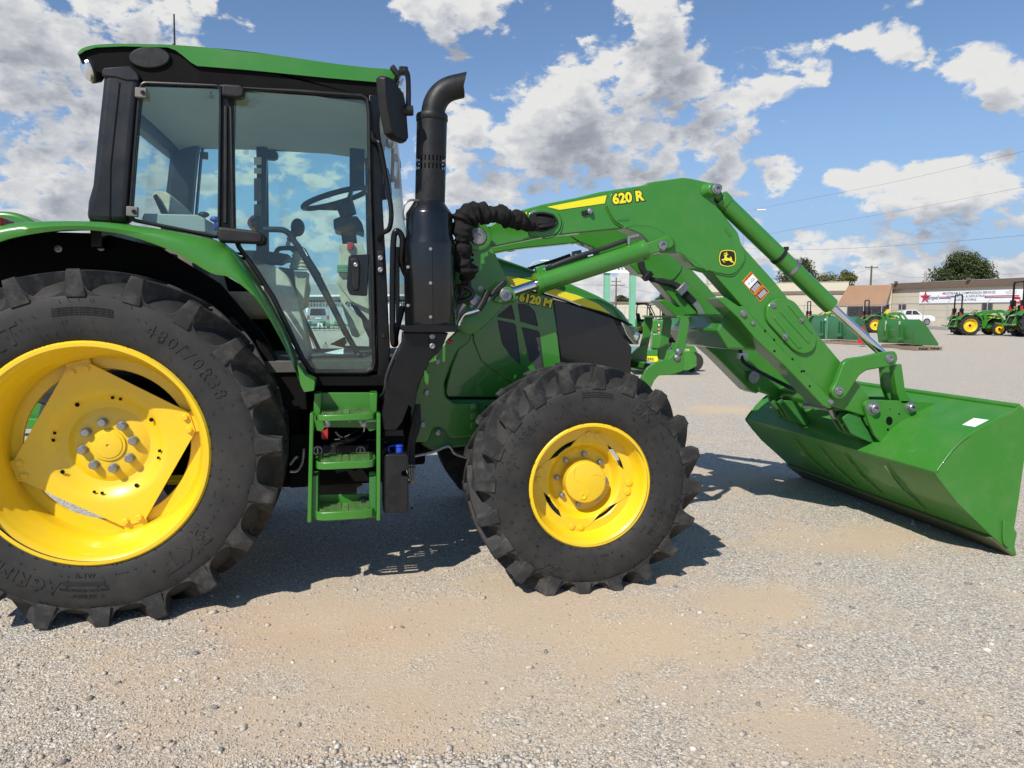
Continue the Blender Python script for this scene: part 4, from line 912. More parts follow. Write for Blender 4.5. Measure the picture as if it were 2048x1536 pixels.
m = MB(); m.lathe([(rs_ * 1.03, -.012), (rs_ * 1.05, -.010), (rs_ * 1.05, .014), (rs_ * 1.0, .022), (rs_ * .9, .024)], st1, (0, 0, 1), 40); m.build('stack_collar', 'black_plastic', SK)
dcl = q('b', YE, [(1508, 1072), (1508, 1138), (1560, 1138), (1582, 1110), (1575, 1072)])
vs = [(x, YE - math.sqrt(max(1e-5, (rs_ + .0012) ** 2 - (x - st0.x - .003) ** 2)), z) for x, z in dcl]; MB().add(vs, [list(range(len(vs)))]).build('warning_decal', 'charcoal', SK, smooth=0)
ep = [axis_pt(864, 240), axis_pt(866, 226), axis_pt(870, 208), axis_pt(881, 190), axis_pt(899, 178), axis_pt(926, 171)]
ep = smooth_path(ep, 5); re_ = rs_ * .78
m = MB(); n_ = 28; secs = []; 
for i, p in enumerate(ep):
    t = (ep[min(i + 1, len(ep) - 1)] - ep[max(i - 1, 0)]).normalized(); w = Vector((0, 1, 0)); u = w.cross(t)
    sec = []
    for k in range(n_):
        a = 2 * math.pi * k / n_; pp = p + (u * math.cos(a) + w * math.sin(a)) * re_
        if i == len(ep) - 1: pp = pp + t * (-u.z if False else 1) * (.035 * math.cos(a) * (1 if u.z > 0 else -1))
        sec.append(pp)
    secs.append(sec)
m.loft(secs, caps=False)
m2 = [[p + (ep[min(i, len(ep) - 1)] - p) * .05 for p in sec] for i, sec in enumerate(secs)]
m.loft(m2[::-1], caps=False); o_ = 0
m.build('stack_elbow', 'black_plastic', EX, smooth=60)
MB().tube(smooth_path([PY(838, 402, YE - .05), PY(822, 400, YE - .08), PY(810, 408, YE - .09), PY(806, 425, YE - .08), PY(809, 440, YE - .06)], 4), .006, 6).build('sensor_wire', 'steel', EX)
# bracket, lower duct
bk_ = q('c', -1.03, rounded([(1390, 918), (1810, 912), (1806, 964), (1690, 968), (1430, 966), (1396, 950)], 8)); MB().prism(bk_, -1.045, -.72).build('muffler_bracket', 'black_paint', EX, bevel=.008)
du = q('c', -.96, [(1420, 968), (1740, 970), (1690, 1090), (1600, 1180), (1520, 1350), (1490, 1536)]) + q('s', -.96, [(1040, 300), (985, 450), (930, 520), (820, 520), (800, 400), (830, 250)]) + q('c', -.96, [(1270, 1440), (1300, 1300), (1360, 1150), (1415, 1050)])
MB().prism(du, -.985, -.74).build('lower_duct', 'black_paint', EX, bevel=.03, seg=3)
pl_ = q('c', -1.0, rounded([(1604, 972), (1646, 972), (1648, 1085), (1624, 1100), (1604, 1085)], 12)); PLT = MB().prism(pl_, -1.0, -.98).build('duct_plate', 'black_paint', EX, bevel=.003)
for yy in (996, 1068): MB().lathe([(.014, 0), (.014, -.006), (.009, -.008), (.007, -.004), (.0005, -.004)], q1('c', 1625, yy, -1.0), (0, 1, 0), 18).build('plate_bolt', 'zinc', PLT)
MB().tube(smooth_path(q3('c', [(1370, 1090, -.97), (1330, 1180, -.98), (1290, 1290, -.98), (1275, 1400, -.97), (1240, 1440, -.9)]), 4), .008, 8).build('wiring_loom', 'hose', T)
# ------------------------------------------------------------------ hood
YH = -.48
top_px = [(240, 436), (435, 497), (650, 572), (950, 682), (1180, 777), (1310, 842), (1390, 902), (1440, 962), (1458, 992)]
low_px = [(240, 618), (500, 692), (760, 747), (920, 797), (1050, 846), (1180, 884), (1290, 925), (1400, 975), (1456, 1003)]
tp2, lw2 = q('h', YH, top_px), q('h', YH, low_px)
xs_ = [tp2[0][0] + (min(tp2[-1][0], lw2[-1][0]) - tp2[0][0]) * i / 30 for i in range(31)]
tp2s, lw2s = sorted(tp2), sorted(lw2); hxn = xs_[-1]
def hw_at(x): t = max(0, (x - (hxn - .42)) / .42); return .36 * (1 - .38 * t ** 2.2)
secs = []
for x in xs_:
    zt, zl, w = interp(tp2s, x), interp(lw2s, x), hw_at(x); zt = max(zt, zl + .004)
    sec = []
    for (fy, fz) in ((-1, 0), (-1, .45), (-.985, .75), (-.94, .95), (-.86, 1.04), (-.5, 1.14), (0, 1.18), (.5, 1.14), (.86, 1.04), (.94, .95), (.985, .75), (1, .45), (1, 0)): sec.append((x, YC + w * fy, zl + (zt - zl) * fz))
    secs.append(sec)
HOOD = MB().loft(secs[::-1]).build('hood', 'green_hood', T, smooth=35, fix=True)
# yellow stripe in five ribs
st_t = sorted(q('h', YH, [(380, 606), (490, 630), (690, 664), (815, 718), (1000, 768), (1150, 828), (1258, 898)])); st_b = sorted(q('h', YH, [(380, 664), (500, 690), (760, 745), (920, 795), (1050, 850), (1180, 884), (1260, 906)]))
xa, xb = st_t[0][0], st_t[-1][0]
for i in range(5):
    vs = []; fs = []; K = 40
    for k in range(K + 1):
        x = xa + (xb - xa) * k / K; a, b = interp(st_t, x), interp(st_b, x); f0, f1 = i / 5 + .012, (i + 1) / 5 - .012
        w = hw_at(x); y = YC - w - .0035
        vs += [(x, y, b + (a - b) * f0), (x, y, b + (a - b) * f1), (x, y + .005, b + (a - b) * f0), (x, y + .005, b + (a - b) * f1)]
    for k in range(K): a = k * 4; fs += [[a, a + 4, a + 5, a + 1], [a + 2, a, a + 1, a + 3][:0] or [a, a + 2, a + 6, a + 4], [a + 1, a + 5, a + 7, a + 3]]
    MB().add(vs, fs).build('hood_stripe', 'yellow_decal', HOOD, smooth=0)
gt = q('h', YH, [(300, 640), (500, 700), (760, 756), (920, 806), (1050, 857), (1180, 894), (1290, 934), (1410, 984), (1410, 992), (1290, 944), (1180, 905), (1050, 868), (920, 816), (760, 766), (500, 710), (300, 650)])
MB().prism(gt, YH - .001, YH + .03).build('hood_gap', 'black_matte', T)
# green panel with the vents
vp = q('h', YH, [(240, 640), (500, 712), (760, 768), (818, 785), (850, 1000), (884, 1300), (880, 1420), (560, 1430), (300, 1250), (240, 1100)])
VP = MB().prism(vp, YH - .012, YH + .04).build('vent_panel', 'green_hood', T, bevel=.006)
vents = [[(566, 828), (640, 838), (690, 890), (716, 1000), (585, 962)], [(594, 1002), (722, 1030), (758, 1322), (718, 1338), (650, 1240)], [(412, 926), (520, 834), (548, 952)], [(418, 950), (550, 978), (588, 1278), (520, 1222), (450, 1120)]]
for vv in vents:
    MB().prism(q('h', YH, rounded(vv, 14)), YH - .0145, YH - .008).build('vent_screen', 'black_mesh', VP)
    pts = [uv('h', *p) for p in vv]; lines = MB(); pl2 = [Vector((a, b)) for a, b in [tuple(p) for p in pts]]
    d = Vector((.70, .714)); nrm = Vector((-.714, .70)) if False else Vector((.714, -.70)); ts = [p.dot(nrm) for p in pl2]; t = min(ts) + 1.6
    while t < max(ts):
        hits = []
        for i in range(len(pl2)):
            a, b = pl2[i], pl2[(i + 1) % len(pl2)]; ta, tb_ = a.dot(nrm) - t, b.dot(nrm) - t
            if ta * tb_ < 0: hits.append(a + (b - a) * (ta / (ta - tb_)))
        if len(hits) == 2 and (hits[0] - hits[1]).length > 4:
            A, B = (hits[0] + (hits[1] - hits[0]) * .05), (hits[1] + (hits[0] - hits[1]) * .05)
            P4 = [PY(A.x, A.y, YH - .0155), PY(B.x, B.y, YH - .0155)]; dd = (P4[1] - P4[0]).normalized(); up2 = Vector((-dd.z, 0, dd.x)) * .0022
            lines.add([P4[0] - up2, P4[1] - up2, P4[1] + up2, P4[0] + up2, P4[0] - up2 + Vector((0, .004, 0)), P4[1] - up2 + Vector((0, .004, 0)), P4[1] + up2 + Vector((0, .004, 0)), P4[0] + up2 + Vector((0, .004, 0))], [(0, 1, 2, 3), (0, 4, 5, 1), (2, 6, 7, 3)])
        t += 3.7
    lines.build('vent_slats', 'slat_grey', VP, smooth=0)['kind'] = 'stuff'
# black side screen and nose
sc_ = q('h', YH, [(826, 800), (920, 822), (1100, 880), (1270, 940), (1330, 1060), (1400, 1150), (1392, 1360), (886, 1298), (850, 1000)])
MB().prism(sc_, YH - .008, YH + .04).build('side_screen', 'black_gloss', T, bevel=.006)
a1 = q1('h', 1270, 935, YH); zb_ = q1('h', 1390, 1352, YH).z; xn = hxn
pl_ = [(a1.x - .03, YC - .35), (a1.x + .08, YC - .345), (xn - .10, YC - .31), (xn - .03, YC - .25), (xn + .0, YC - .12), (xn + .01, YC), (xn + .0, YC + .12), (xn - .03, YC + .25), (xn - .10, YC + .31), (a1.x + .08, YC + .345), (a1.x - .03, YC + .35)]
zt_a, zt_b = interp(lw2s, a1.x) - .012, interp(lw2s, xn) - .012
vs = [(x - .05 * (x - a1.x) / .3, y, zb_) for x, y in pl_] + [(x, y, interp(lw2s, min(x, xn)) - .012) for x, y in pl_]; k = len(pl_)
NO = MB().add(vs, [list(range(k - 1, -1, -1)), list(range(k, 2 * k))] + [[i, (i + 1) % k, (i + 1) % k + k, i + k] for i in range(k)]).build('nose_grille', 'black_plastic', T, bevel=.006, smooth=40, fix=True)
hl_ = q3('h', [(1322, 968, -.476), (1446, 1008, -.40), (1446, 1130, -.395), (1412, 1130, -.42), (1352, 1056, -.466)])
n2 = Vector((.45, -.89, 0)); mb = MB(); k = 5; fr2 = [p + n2 * .012 for p in hl_]; mb.add(fr2 + [p - n2 * .03 for p in hl_], [list(range(k))] + [[j, i, i + k, j + k] for i in range(k) for j in [(i + 1) % k]])
HL = mb.build('headlight', 'reflector', T, bevel=.006, fix=True)
c = q1('h', 1424, 1070, -.405); MB().lathe([(.0005, .03), (.026, .02), (.032, 0), (.026, -.002)], c + n2 * .004, n2, 20).build('lamp_bulb', 'lens', HL)
# ------------------------------------------------------------------ frame and belly
be = q('n', -.46, smooth2([(455, 478), (540, 490), (640, 545), (760, 645), (905, 765)], 3) + [(880, 930), (950, 900), (950, 1066), (232, 1066), (215, 1000), (270, 780), (330, 620)])
MB().prism(be, -.48, -.38).build('belly_panel', 'green_hood', T, bevel=.03, seg=4)
sl_ = q('n', -.51, [(232, 1066), (760, 1062), (760, 1082), (250, 1084)]); MB().prism(sl_, -.50, -.40).build('belly_gap', 'black_matte', T)
cf = q('n', -.53, rounded([(345, 440), (470, 470), (440, 560), (330, 640), (270, 770), (215, 930), (225, 1050), (300, 1108), (518, 1112), (524, 1400), (270, 1424), (200, 1330), (120, 1330), (70, 1460), (-60, 1460), (-90, 1180), (-10, 900), (90, 700), (240, 540)], 20))
LF = MB().prism(cf, -.56, -.52).build('loader_frame', 'green', T, bevel=.008)
bp_ = q('n', -.56, rounded([(452, 1118), (512, 1118), (514, 1350), (452, 1350)], 26)); MB().prism(bp_, -.572, -.558).build('bolt_pad', 'green', LF, bevel=.004)
for y in (1145, 1234, 1320): MB().lathe([(.022, 0), (.022, -.006), (.016, -.008), (.016, -.020), (.0005, -.022)], q1('n', 487, y, -.572), (0, 1, 0), 18).build('frame_bolt', 'green', LF)
for (x, y) in ((60, 1015), (158, 735), (26, 1302), (165, 1377)):
    MB().lathe([(.017, 0), (.017, -.004), (.013, -.006), (.013, -.018), (.0005, -.020)], q1('n', x, y, -.562), (0, 1, 0), 16).build('frame_bolt', 'zinc', LF)
MB().lathe([(.011, 0), (.011, .03), (.0005, .032)], q1('n', 290, 565, -.58), (-.9, 0, .3), 14).build('red_plug', 'red', LF)
lab = q('n', -.52, [(590, 1142), (670, 1142), (665, 1220), (590, 1222)]); LB = MB().prism(lab, -.525, -.515).build('type_plate', 'black_decal', T)
for i in range(4): MB().prism(q('n', -.525, [(604, 1152 + i * 17), (655 - 8 * (i % 2), 1152 + i * 17), (655 - 8 * (i % 2), 1157 + i * 17), (604, 1157 + i * 17)]), -.527, -.5252).build('plate_line', 'steel', LB)
fs_ = q('n', -.50, [(200, 1080), (960, 1080), (960, 1536), (420, 1500), (100, 1536), (0, 1480)]); MB().prism(fs_, -.515, .26).build('front_frame', 'green_cast', T, bevel=.012)
eg = MB(); eg.box(1.55, 2.75, YC - .30, YC + .30, .62, 1.25); eg.build('engine_block', 'black_matte', T, bevel=.02)
fa = MB(); fa.cyl((2.386, -.84, .56), (2.386, .60, .56), .085, .085, 18); fa.box(2.22, 2.56, YC - .2, YC + .2, .45, .72); fa.build('front_axle', 'green_cast', T, bevel=.01)
nsup = MB(); nsup.box(2.45, hxn - .03, YC - .32, YC + .32, .60, zb_ + .04); nsup.build('front_support', 'black_matte', T, bevel=.01)
# ------------------------------------------------------------------ loader mast
YM = -.68
ms = q('h', YM, rounded([(195, 300), (240, 262), (318, 262), (362, 330), (372, 392), (430, 520), (500, 660), (556, 790), (545, 822), (470, 834), (445, 880), (300, 1022), (170, 1046), (120, 1010), (110, 640), (120, 420)], 22))
MS = MB().prism(ms, YM, YM + .03).build('loader_mast', 'green', T, bevel=.006); 
bo = q1('h', 275, 340, YM); MB().lathe([(.078, .0), (.078, -.012), (.070, -.016), (.050, -.016)], bo, (0, 1, 0), 32).build('pivot_boss', 'green', MS)
MB().lathe([(.046, 0), (.046, -.022), (.040, -.026), (.016, -.026), (.014, -.018), (.0005, -.018)], bo, (0, 1, 0), 28).build('pivot_pin', 'zinc', MS)
lb = q('h', YM, rounded([(380, 800), (440, 745), (520, 735), (548, 770), (540, 812), (470, 832), (400, 822)], 12)); MB().prism(lb, YM - .03, YM - .002).build('cylinder_lug', 'green', MS, bevel=.006)
bo2 = q1('h', 478, 770, YM - .03); MB().lathe([(.036, 0), (.036, -.012), (.032, -.016), (.014, -.016), (.012, -.008), (.0005, -.008)], bo2, (0, 1, 0), 26).build('pivot_pin', 'zinc', MS)
bo3 = q1('h', 222, 975, YM); MB().lathe([(.060, 0), (.060, -.008), (.054, -.010), (.0005, -.010)], bo3, (0, 1, 0), 28).build('mast_boss', 'green', MS)
for (x, y) in ((232, 665), (232, 716)): MB().lathe([(.008, -.0005), (.0005, -.0006)], q1('6', x, y, YM - .0008), (0, 1, 0), 12).build('mast_hole', 'black_matte', MS, smooth=0)
MB().lathe([(.014, 0), (.014, -.005), (.0005, -.007)], q1('6', 310, 1006, YM), (0, 1, 0), 14).build('mast_bolt', 'zinc', MS)
MSF = MB().prism(ms, YM + .17, YM + .20).build('loader_mast', 'green', T, bevel=.006); mirror(MS); mirror(MSF)
# latch handle and coupler
hd = smooth_path(q3('n', [(345, 410, -.80), (360, 370, -.80), (400, 310, -.81), (470, 290, -.82), (530, 270, -.82)]), 4); HN = MB().tube(hd, .0135, 10).build('latch_handle', 'chrome', T)
hg = q3('n', [(528, 268, -.82), (575, 190, -.82), (615, 95, -.82)]); MB().tube(hg, .019, 12).build('handle_grip', 'black_plastic', HN, bevel=.003)
g2 = q('6', -.80, rounded([(462, 1000), (545, 922), (578, 926), (590, 950), (570, 985), (480, 1062), (430, 1098), (410, 1070)], 14)); MB().prism(g2, -.80, -.765).build('lever_grip', 'black_plastic', T, bevel=.008)
cpl = MB(); c0 = q1('n', 480, 190, -.76); cpl.prism(q('n', -.76, [(440, 88), (560, 165), (640, 150), (620, 190), (560, 230), (500, 190), (470, 260), (440, 240), (460, 180)]), -.775, -.755); cpl.lathe([(.025, 0), (.025, -.02), (.014, -.022), (.0005, -.022)], c0 + Vector((0, -.015, 0)), (0, 1, 0), 18); cpl.build('hydraulic_coupler', 'zinc', T, bevel=.003)
cp2 = q3('n', [(345, 330, -.78), (360, 270, -.78), (395, 215, -.78)]); MB().tube(cp2, [.012, .018, .022], 12).build('coupler_plug', 'steel', T)
for pts in ([(335, 60, -.80), (420, 60, -.82), (478, 120, -.82), (440, 170, -.82), (335, 200, -.80)], [(340, 100, -.79), (400, 110, -.80), (440, 60, -.80), (430, -40, -.80)], [(350, 180, -.79), (380, 120, -.8), (390, 40, -.8), (400, -60, -.8)]):
    MB().tube(smooth_path(q3('n', pts), 5), .014, 9).build('hydraulic_hose', 'hose', T)
# ------------------------------------------------------------------ loader arms
YA0, YA1 = -.62, -.49
arm_o = q('h', YA0, [(300, 330), (360, 262), (520, 168), (750, 105), (1000, 56)]) + q('1', YA0, [(0, 275), (350, 222), (465, 205), (490, 180), (560, 168), (850, 128), (920, 135), (1195, 195), (1222, 250), (1165, 370), (1290, 540), (1412, 690), (1440, 800), (1480, 850)]) + \
    q('2', YA0, [(580, 250), (755, 470), (1085, 862), (1300, 1130), (1306, 1175), (1264, 1278), (1150, 1240), (1010, 1195), (340, 450)]) + q('1', YA0, [(1140, 1090), (960, 1040), (850, 930), (790, 895), (640, 902), (565, 880), (490, 790), (420, 710), (240, 640)]) + \
    q('h', YA0, [(1330, 283), (900, 325), (745, 345), (395, 414), (320, 400)])
ARM = MB().prism(arm_o, YA0, YA1).build('loader_arm', 'green', T, bevel=.008, seg=3)
kn = q('1', YA0, [(62, 430), (100, 300), (130, 284), (352, 224), (462, 207), (492, 182), (850, 130), (920, 137), (1190, 197), (1160, 372), (1286, 542), (1408, 692), (1438, 800), (1482, 905), (1478, 985), (1390, 1105), (1320, 1132), (1160, 1100), (962, 1044), (848, 932), (790, 898), (640, 904), (560, 882), (488, 792), (418, 712), (236, 640), (140, 575)])
KP = MB().prism(inset(rounded(kn, .02, 3), .002), YA0 - .010, YA1 + .010).build('knee_plate', 'green', ARM, bevel=.004)
# pressed curve on the knee plate
cv = q('1', YA0, smooth2([(250, 620), (360, 590), (500, 590), (620, 625), (720, 700), (860, 860), (1000, 960), (1120, 1050)], 4)); cv2 = [(x - .0, z - .035) for x, z in cv]
MB().prism(cv + [(x - .018, z - .022) for x, z in cv[::-1]], YA0 - .0115, YA0 - .008).build('pressed_fold', 'green', KP, bevel=.001, seg=1)
for pts in ([(170, 545), (290, 535), (296, 560), (280, 575), (176, 578)], [(1262, 645), (1282, 640), (1340, 715), (1336, 742), (1318, 740), (1264, 668)]):
    MB().prism(q('1', YA0, rounded(pts, 8)), YA0 - .0125, YA0 - .004).build('plate_slot', 'green_cast', KP, bevel=.002, seg=1)
# hose gland on the upper beam
gl = q('h', YA0, rounded([(640, 345), (640, 170), (700, 138), (800, 140), (870, 175), (892, 240), (870, 310), (800, 348)], 40)); MB().prism(gl, YA0 - .012, YA0 + .002).build('gland_plate', 'green', ARM, bevel=.006)
gl = q('h', YA0, rounded([(664, 300), (664, 172), (740, 160), (830, 180), (862, 230), (840, 275), (760, 310)], 30)); gi_ = inset(gl, .014)
GL = MB().ring(gl, gi_, YA0 - .024, YA0 - .012).build('gland_ring', 'black_plastic', ARM, bevel=.004); MB().prism(gi_, YA0 - .016, YA0 - .0125).build('gland_throat', 'black_matte', GL)
for i, yy in enumerate((205, 240, 272, 225)): MB().tube(smooth_path(q3('h', [(700, yy, YA0 - .05), (770, yy + (238 - yy) * .3, YA0 - .045), (830, yy + (238 - yy) * .6, YA0 - .02)]), 4), .011, 8).build('gland_hose', 'hose', GL)
cl_ = q('h', YA0 - .06, rounded([(672, 165), (702, 165), (700, 230), (716, 290), (690, 300), (668, 240)], 8)); MB().prism(cl_, YA0 - .075, YA0 - .02).build('gland_clamp', 'black_plastic', GL, bevel=.005)
MB().lathe([(.014, 0), (.014, -.01), (.0005, -.012)], q1('h', 684, 168, YA0 - .06), (0, 1, 0), 14).build('clamp_bolt', 'zinc', GL)
ft = q('h', YA0, rounded([(1032, 155), (1115, 138), (1115, 175), (1038, 190)], 8)); FT = MB().prism(ft, YA0 - .012, YA0 + .001).build('lock_plate', 'black_plastic', ARM, bevel=.003); MB().lathe([(.016, 0), (.016, -.006), (.011, -.008), (.011, -.016), (.0005, -.018)], q1('h', 1098, 155, YA0 - .012), (0, 1, 0), 14).build('lock_bolt', 'zinc', FT)
# yellow stripe and lettering
sy = q('h', YA0, [(780, 124), (1218, 38), (1204, 98), (872, 146), (842, 138)]); MB().prism(sy, YA0 - .003, YA0 + .002).build('arm_stripe', 'yellow_decal', ARM)
sy = q('h', YA0, [(575, 180), (636, 160), (630, 196), (590, 196)]); MB().prism(sy, YA0 - .003, YA0 + .002).build('arm_stripe', 'yellow_decal', ARM)
def flat_text(body, size, cr, x, y, Y, ang, m, par, name, sx=1.0, **kw):
    c = q1(cr, x, y, Y); ca, sa = math.cos(ang), math.sin(ang)
    return text_on(name, body, size, m, par, lambda v: (c.x + sx * v.x * ca - v.y * sa, Y + v.z, c.z + sx * v.x * sa + v.y * ca), **kw)
for nm_, m_, off, dy in (('lettering_outline', 'black_decal', .0085, 0), ('lettering', 'yellow_decal', .0035, -.0012)):
    flat_text('620 R', .078, '1', 285, 336, YA0 - .0112 + dy, .15, m_, KP, nm_, sx=1.02, offset=off, extrude=.0006, spacing=1.0)
    flat_text('6120 M', .066, 'h', 700, 808, YH - .0135 + dy, -.20, m_, VP, nm_, sx=1.0, offset=off, extrude=.0006, spacing=1.0)
# emblem
def dq(pts): return q('D', YA0 - .011, pts)
em = smooth2([(830, 175), (1080, 200), (1270, 250), (1345, 330), (1385, 500), (1410, 740), (1390, 960), (1340, 1150), (1290, 1220), (1090, 1290), (830, 1330), (570, 1290), (380, 1215), (320, 1130), (265, 950), (245, 740), (280, 520), (330, 340), (400, 260), (590, 200)], 3, True)
EMB = MB().prism(dq(em), YA0 - .0118, YA0 - .0102).build('emblem', 'black_decal', KP)
cxm, cym = 830, 750
def scl(p, k): return [(cxm + (x - cxm) * k, cym + (y - cym) * k) for x, y in p]
MB().ring(dq(scl(em, .972)), dq(scl(em, .885)), YA0 - .0126, YA0 - .0119).build('emblem_border', 'yellow_decal', EMB)
deer = [(430, 850), (470, 810), (600, 790), (630, 700), (640, 620), (580, 595), (570, 575), (650, 545), (720, 515), (742, 488), (620, 480), (560, 500), (555, 488), (600, 460), (560, 410), (580, 405), (640, 440), (690, 432), (640, 345), (660, 345), (720, 430), (755, 435), (775, 380), (715, 325), (745, 312), (800, 350), (808, 420), (795, 470), (815, 500), (860, 470), (875, 500), (840, 540), (785, 550), (770, 620), (775, 690), (830, 735), (1000, 735), (1050, 735), (1000, 630), (1020, 620), (1080, 680), (1110, 750), (1120, 830), (1150, 940), (1230, 1000), (1310, 1100), (1300, 1170), (1240, 1110), (1180, 1040), (1060, 1000), (970, 920), (880, 905), (780, 930), (640, 890), (530, 870), (560, 930), (680, 1020), (655, 1045), (540, 980), (470, 890)]
MB().prism(dq(deer), YA0 - .0127, YA0 - .0119).build('emblem_deer', 'yellow_decal', EMB)
# warning labels
WL = MB().prism(q('k', YA0, [(365, 660), (640, 355), (985, 745), (715, 1050)]), YA0 - .002, YA0 + .001).build('warning_label', 'orange', ARM)
MB().prism(q('k', YA0, [(432, 700), (690, 440), (845, 610), (595, 885)]), YA0 - .0032, YA0 - .0021).build('label_picture', 'paper', WL)
MB().prism(q('k', YA0, [(602, 890), (848, 618), (965, 745), (712, 1015)]), YA0 - .0032, YA0 - .0021).build('label_text', 'black_decal', WL)
W2 = MB().prism(q('k', YA0, [(735, 1050), (1000, 765), (1200, 975), (920, 1285)]), YA0 - .002, YA0 + .001).build('warning_label', 'orange', ARM)
MB().prism(q('k', YA0, [(800, 1100), (1050, 845), (1165, 970), (915, 1240)]), YA0 - .0032, YA0 - .0021).build('label_text', 'black_decal', W2)
for WW, a, b in ((WL, (640, 900), (835, 690)), (W2, (835, 1100), (1040, 900))):
    for i in range(5):
        o_ = i * 20; p_ = [(a[0] + o_, a[1] + o_), (b[0] + o_, b[1] + o_), (b[0] + o_ + 7, b[1] + o_ + 7), (a[0] + o_ + 7, a[1] + o_ + 7)]
        MB().prism(q('k', YA0, p_), YA0 - .0042, YA0 - .0034).build('label_line', 'paper', WW)
ln_ = MB()
for a, b in (((560, 720), (600, 690)), ((560, 760), (600, 720)), ((640, 620), (700, 560)), ((700, 560), (760, 600)), ((650, 690), (760, 590)), ((640, 620), (670, 660))):
    A, B = q1('k', *a, YA0 - .0036), q1('k', *b, YA0 - .0036); ln_.cyl(A, B, .0009, .0009, 4)
ln_.build('label_drawing', 'black_decal', WL)
for cr_, x, y, WW in (('k', 545, 545, WL), ('k', 895, 965, W2)):
    flat_text('⚠ WARNING' if False else 'WARNING', .017, cr_, x, y, YA0 - .0026, .83, 'black_decal', WW, 'label_heading', offset=.0004)
# bosses with pins
def boss(cr, x, y, rp, body, ybase, yface, par, name='pin_boss'):
    B_ = MB(); o2 = q(cr, ybase, body); i2 = [lerp2(p, (q1(cr, x, y, ybase).x, q1(cr, x, y, ybase).z), .34) for p in o2]
    vs = [(a, ybase, b) for a, b in o2] + [(a, yface, b) for a, b in i2]; k = len(o2)
    ob = B_.add(vs, [list(range(k, 2 * k)), list(range(k - 1, -1, -1))] + [[i, (i + 1) % k, (i + 1) % k + k, i + k] for i in range(k)]).build(name, 'green', par, bevel=.004, fix=True)
    c = q1(cr, x, y, yface); MB().lathe([(rp * 1.25, .01), (rp * 1.25, -.012), (rp, -.014), (rp, -.024), (rp * .5, -.026), (rp * .45, -.016), (.0005, -.016)], c, (0, 1, 0), 26).build('pivot_pin', 'zinc', ob)
    return ob
boss('1', 1188, 246, .024, smooth2([(1190, 190), (1225, 215), (1228, 260), (1195, 300), (1130, 335), (1060, 330), (1022, 270), (1050, 200), (1110, 185)], 3, True), YA0 - .010, YA0 - .055, ARM)
boss('1', 628, 824, .026, smooth2([(560, 780), (620, 740), (690, 715), (755, 760), (765, 820), (720, 870), (640, 890), (570, 880), (545, 830)], 3, True), YA0 - .010, YA0 - .055, ARM)
# lower beam cover
ovl = q('2', YA0, rounded([(494, 540), (500, 430), (560, 372), (650, 366), (720, 400), (860, 590), (888, 680), (866, 770), (790, 806), (710, 775)], 60)); OV = MB().prism(ovl, YA0 - .022, YA0 + .001).build('beam_cover', 'green', ARM, bevel=.010, seg=3)
for pts in ([(590, 470), (620, 455), (830, 690), (815, 720)], [(650, 420), (680, 410), (850, 610), (846, 650)], [(545, 520), (560, 500), (770, 745), (740, 760)]): MB().prism(q('2', YA0, rounded(pts, 14)), YA0 - .027, YA0 - .020).build('cover_rib', 'green', OV, bevel=.003)
for (x, y) in ((563, 420), (778, 537), (652, 665)): MB().lathe([(.020, .0), (.020, -.004), (.012, -.004), (.010, -.014), (.0005, -.016)], q1('2', x, y, YA0 - .022), (0, 1, 0), 14).build('cover_bolt', 'zinc', OV)
# parking stand along the lower edge
sd_ = q('2', YA0, [(122, 372), (186, 362), (240, 400), (296, 436), (320, 430), (350, 450), (385, 500), (620, 760), (1012, 1150), (1024, 1192), (985, 1218), (930, 1192), (640, 890), (420, 690), (285, 525)]); SDP = MB().prism(sd_, YA0 - .018, YA1 + .02).build('parking_stand', 'green', ARM, bevel=.006)
for (x, y, r_) in ((330, 486, .022), (1000, 1168, .020)): MB().lathe([(r_, 0), (r_, -.006), (r_ * .7, -.008), (r_ * .7, -.018), (.0005, -.02)], q1('2', x, y, YA0 - .018), (0, 1, 0), 16).build('stand_bolt', 'zinc', SDP)
for (x, y) in ((836, 982), (405, 560)): MB().lathe([(.014, 0), (.014, -.008), (.0005, -.012)], q1('2', x, y, YA0 - (.0 if x > 800 else .018)), (0, 1, 0), 12).build('stand_screw', 'zinc', ARM)
for (x, y) in ((500, 622), (570, 690), (572, 776), (710, 838), (780, 932), (842, 1046), (798, 930)): MB().lathe([(.008, -.0004), (.0005, -.0005)], q1('2', x, y, YA0 - (.0186 if y > x + 90 else .0006)), (0, 1, 0), 10).build('beam_hole', 'black_matte', ARM, smooth=0)
# bent bell-crank and link to the bucket
lk = q('2', -.66, rounded([(988, 1085), (1020, 1030), (1085, 860), (1130, 830), (1240, 815), (1395, 782), (1480, 774), (1503, 830), (1480, 880), (1440, 892), (1260, 922), (1205, 960), (1105, 1118), (1062, 1146), (1012, 1130)], 22))
LK = MB().prism(lk, -.685, -.645).build('bell_crank', 'green', ARM, bevel=.008, seg=3)
for (x, y) in ((1455, 830), (1064, 1080)): MB().lathe([(.030, 0), (.030, -.006), (.024, -.008), (.024, -.014), (.010, -.015), (.009, -.008), (.0005, -.008)], q1('2', x, y, -.685), (0, 1, 0), 22).build('pivot_pin', 'zinc', LK)
l2 = q('2', -.60, rounded([(1440, 880), (1500, 870), (1516, 980), (1528, 1070), (1560, 1130), (1590, 1170), (1500, 1170), (1470, 1100), (1450, 980)], 10)); MB().prism(l2, -.655, -.61).build('bucket_link', 'green', LK, bevel=.006)
l2 = q('2', -.52, rounded([(1385, 890), (1440, 890), (1450, 990), (1480, 1150), (1440, 1150), (1400, 1050)], 10)); MB().prism(l2, -.54, -.50).build('bucket_link', 'green', LK, bevel=.006)
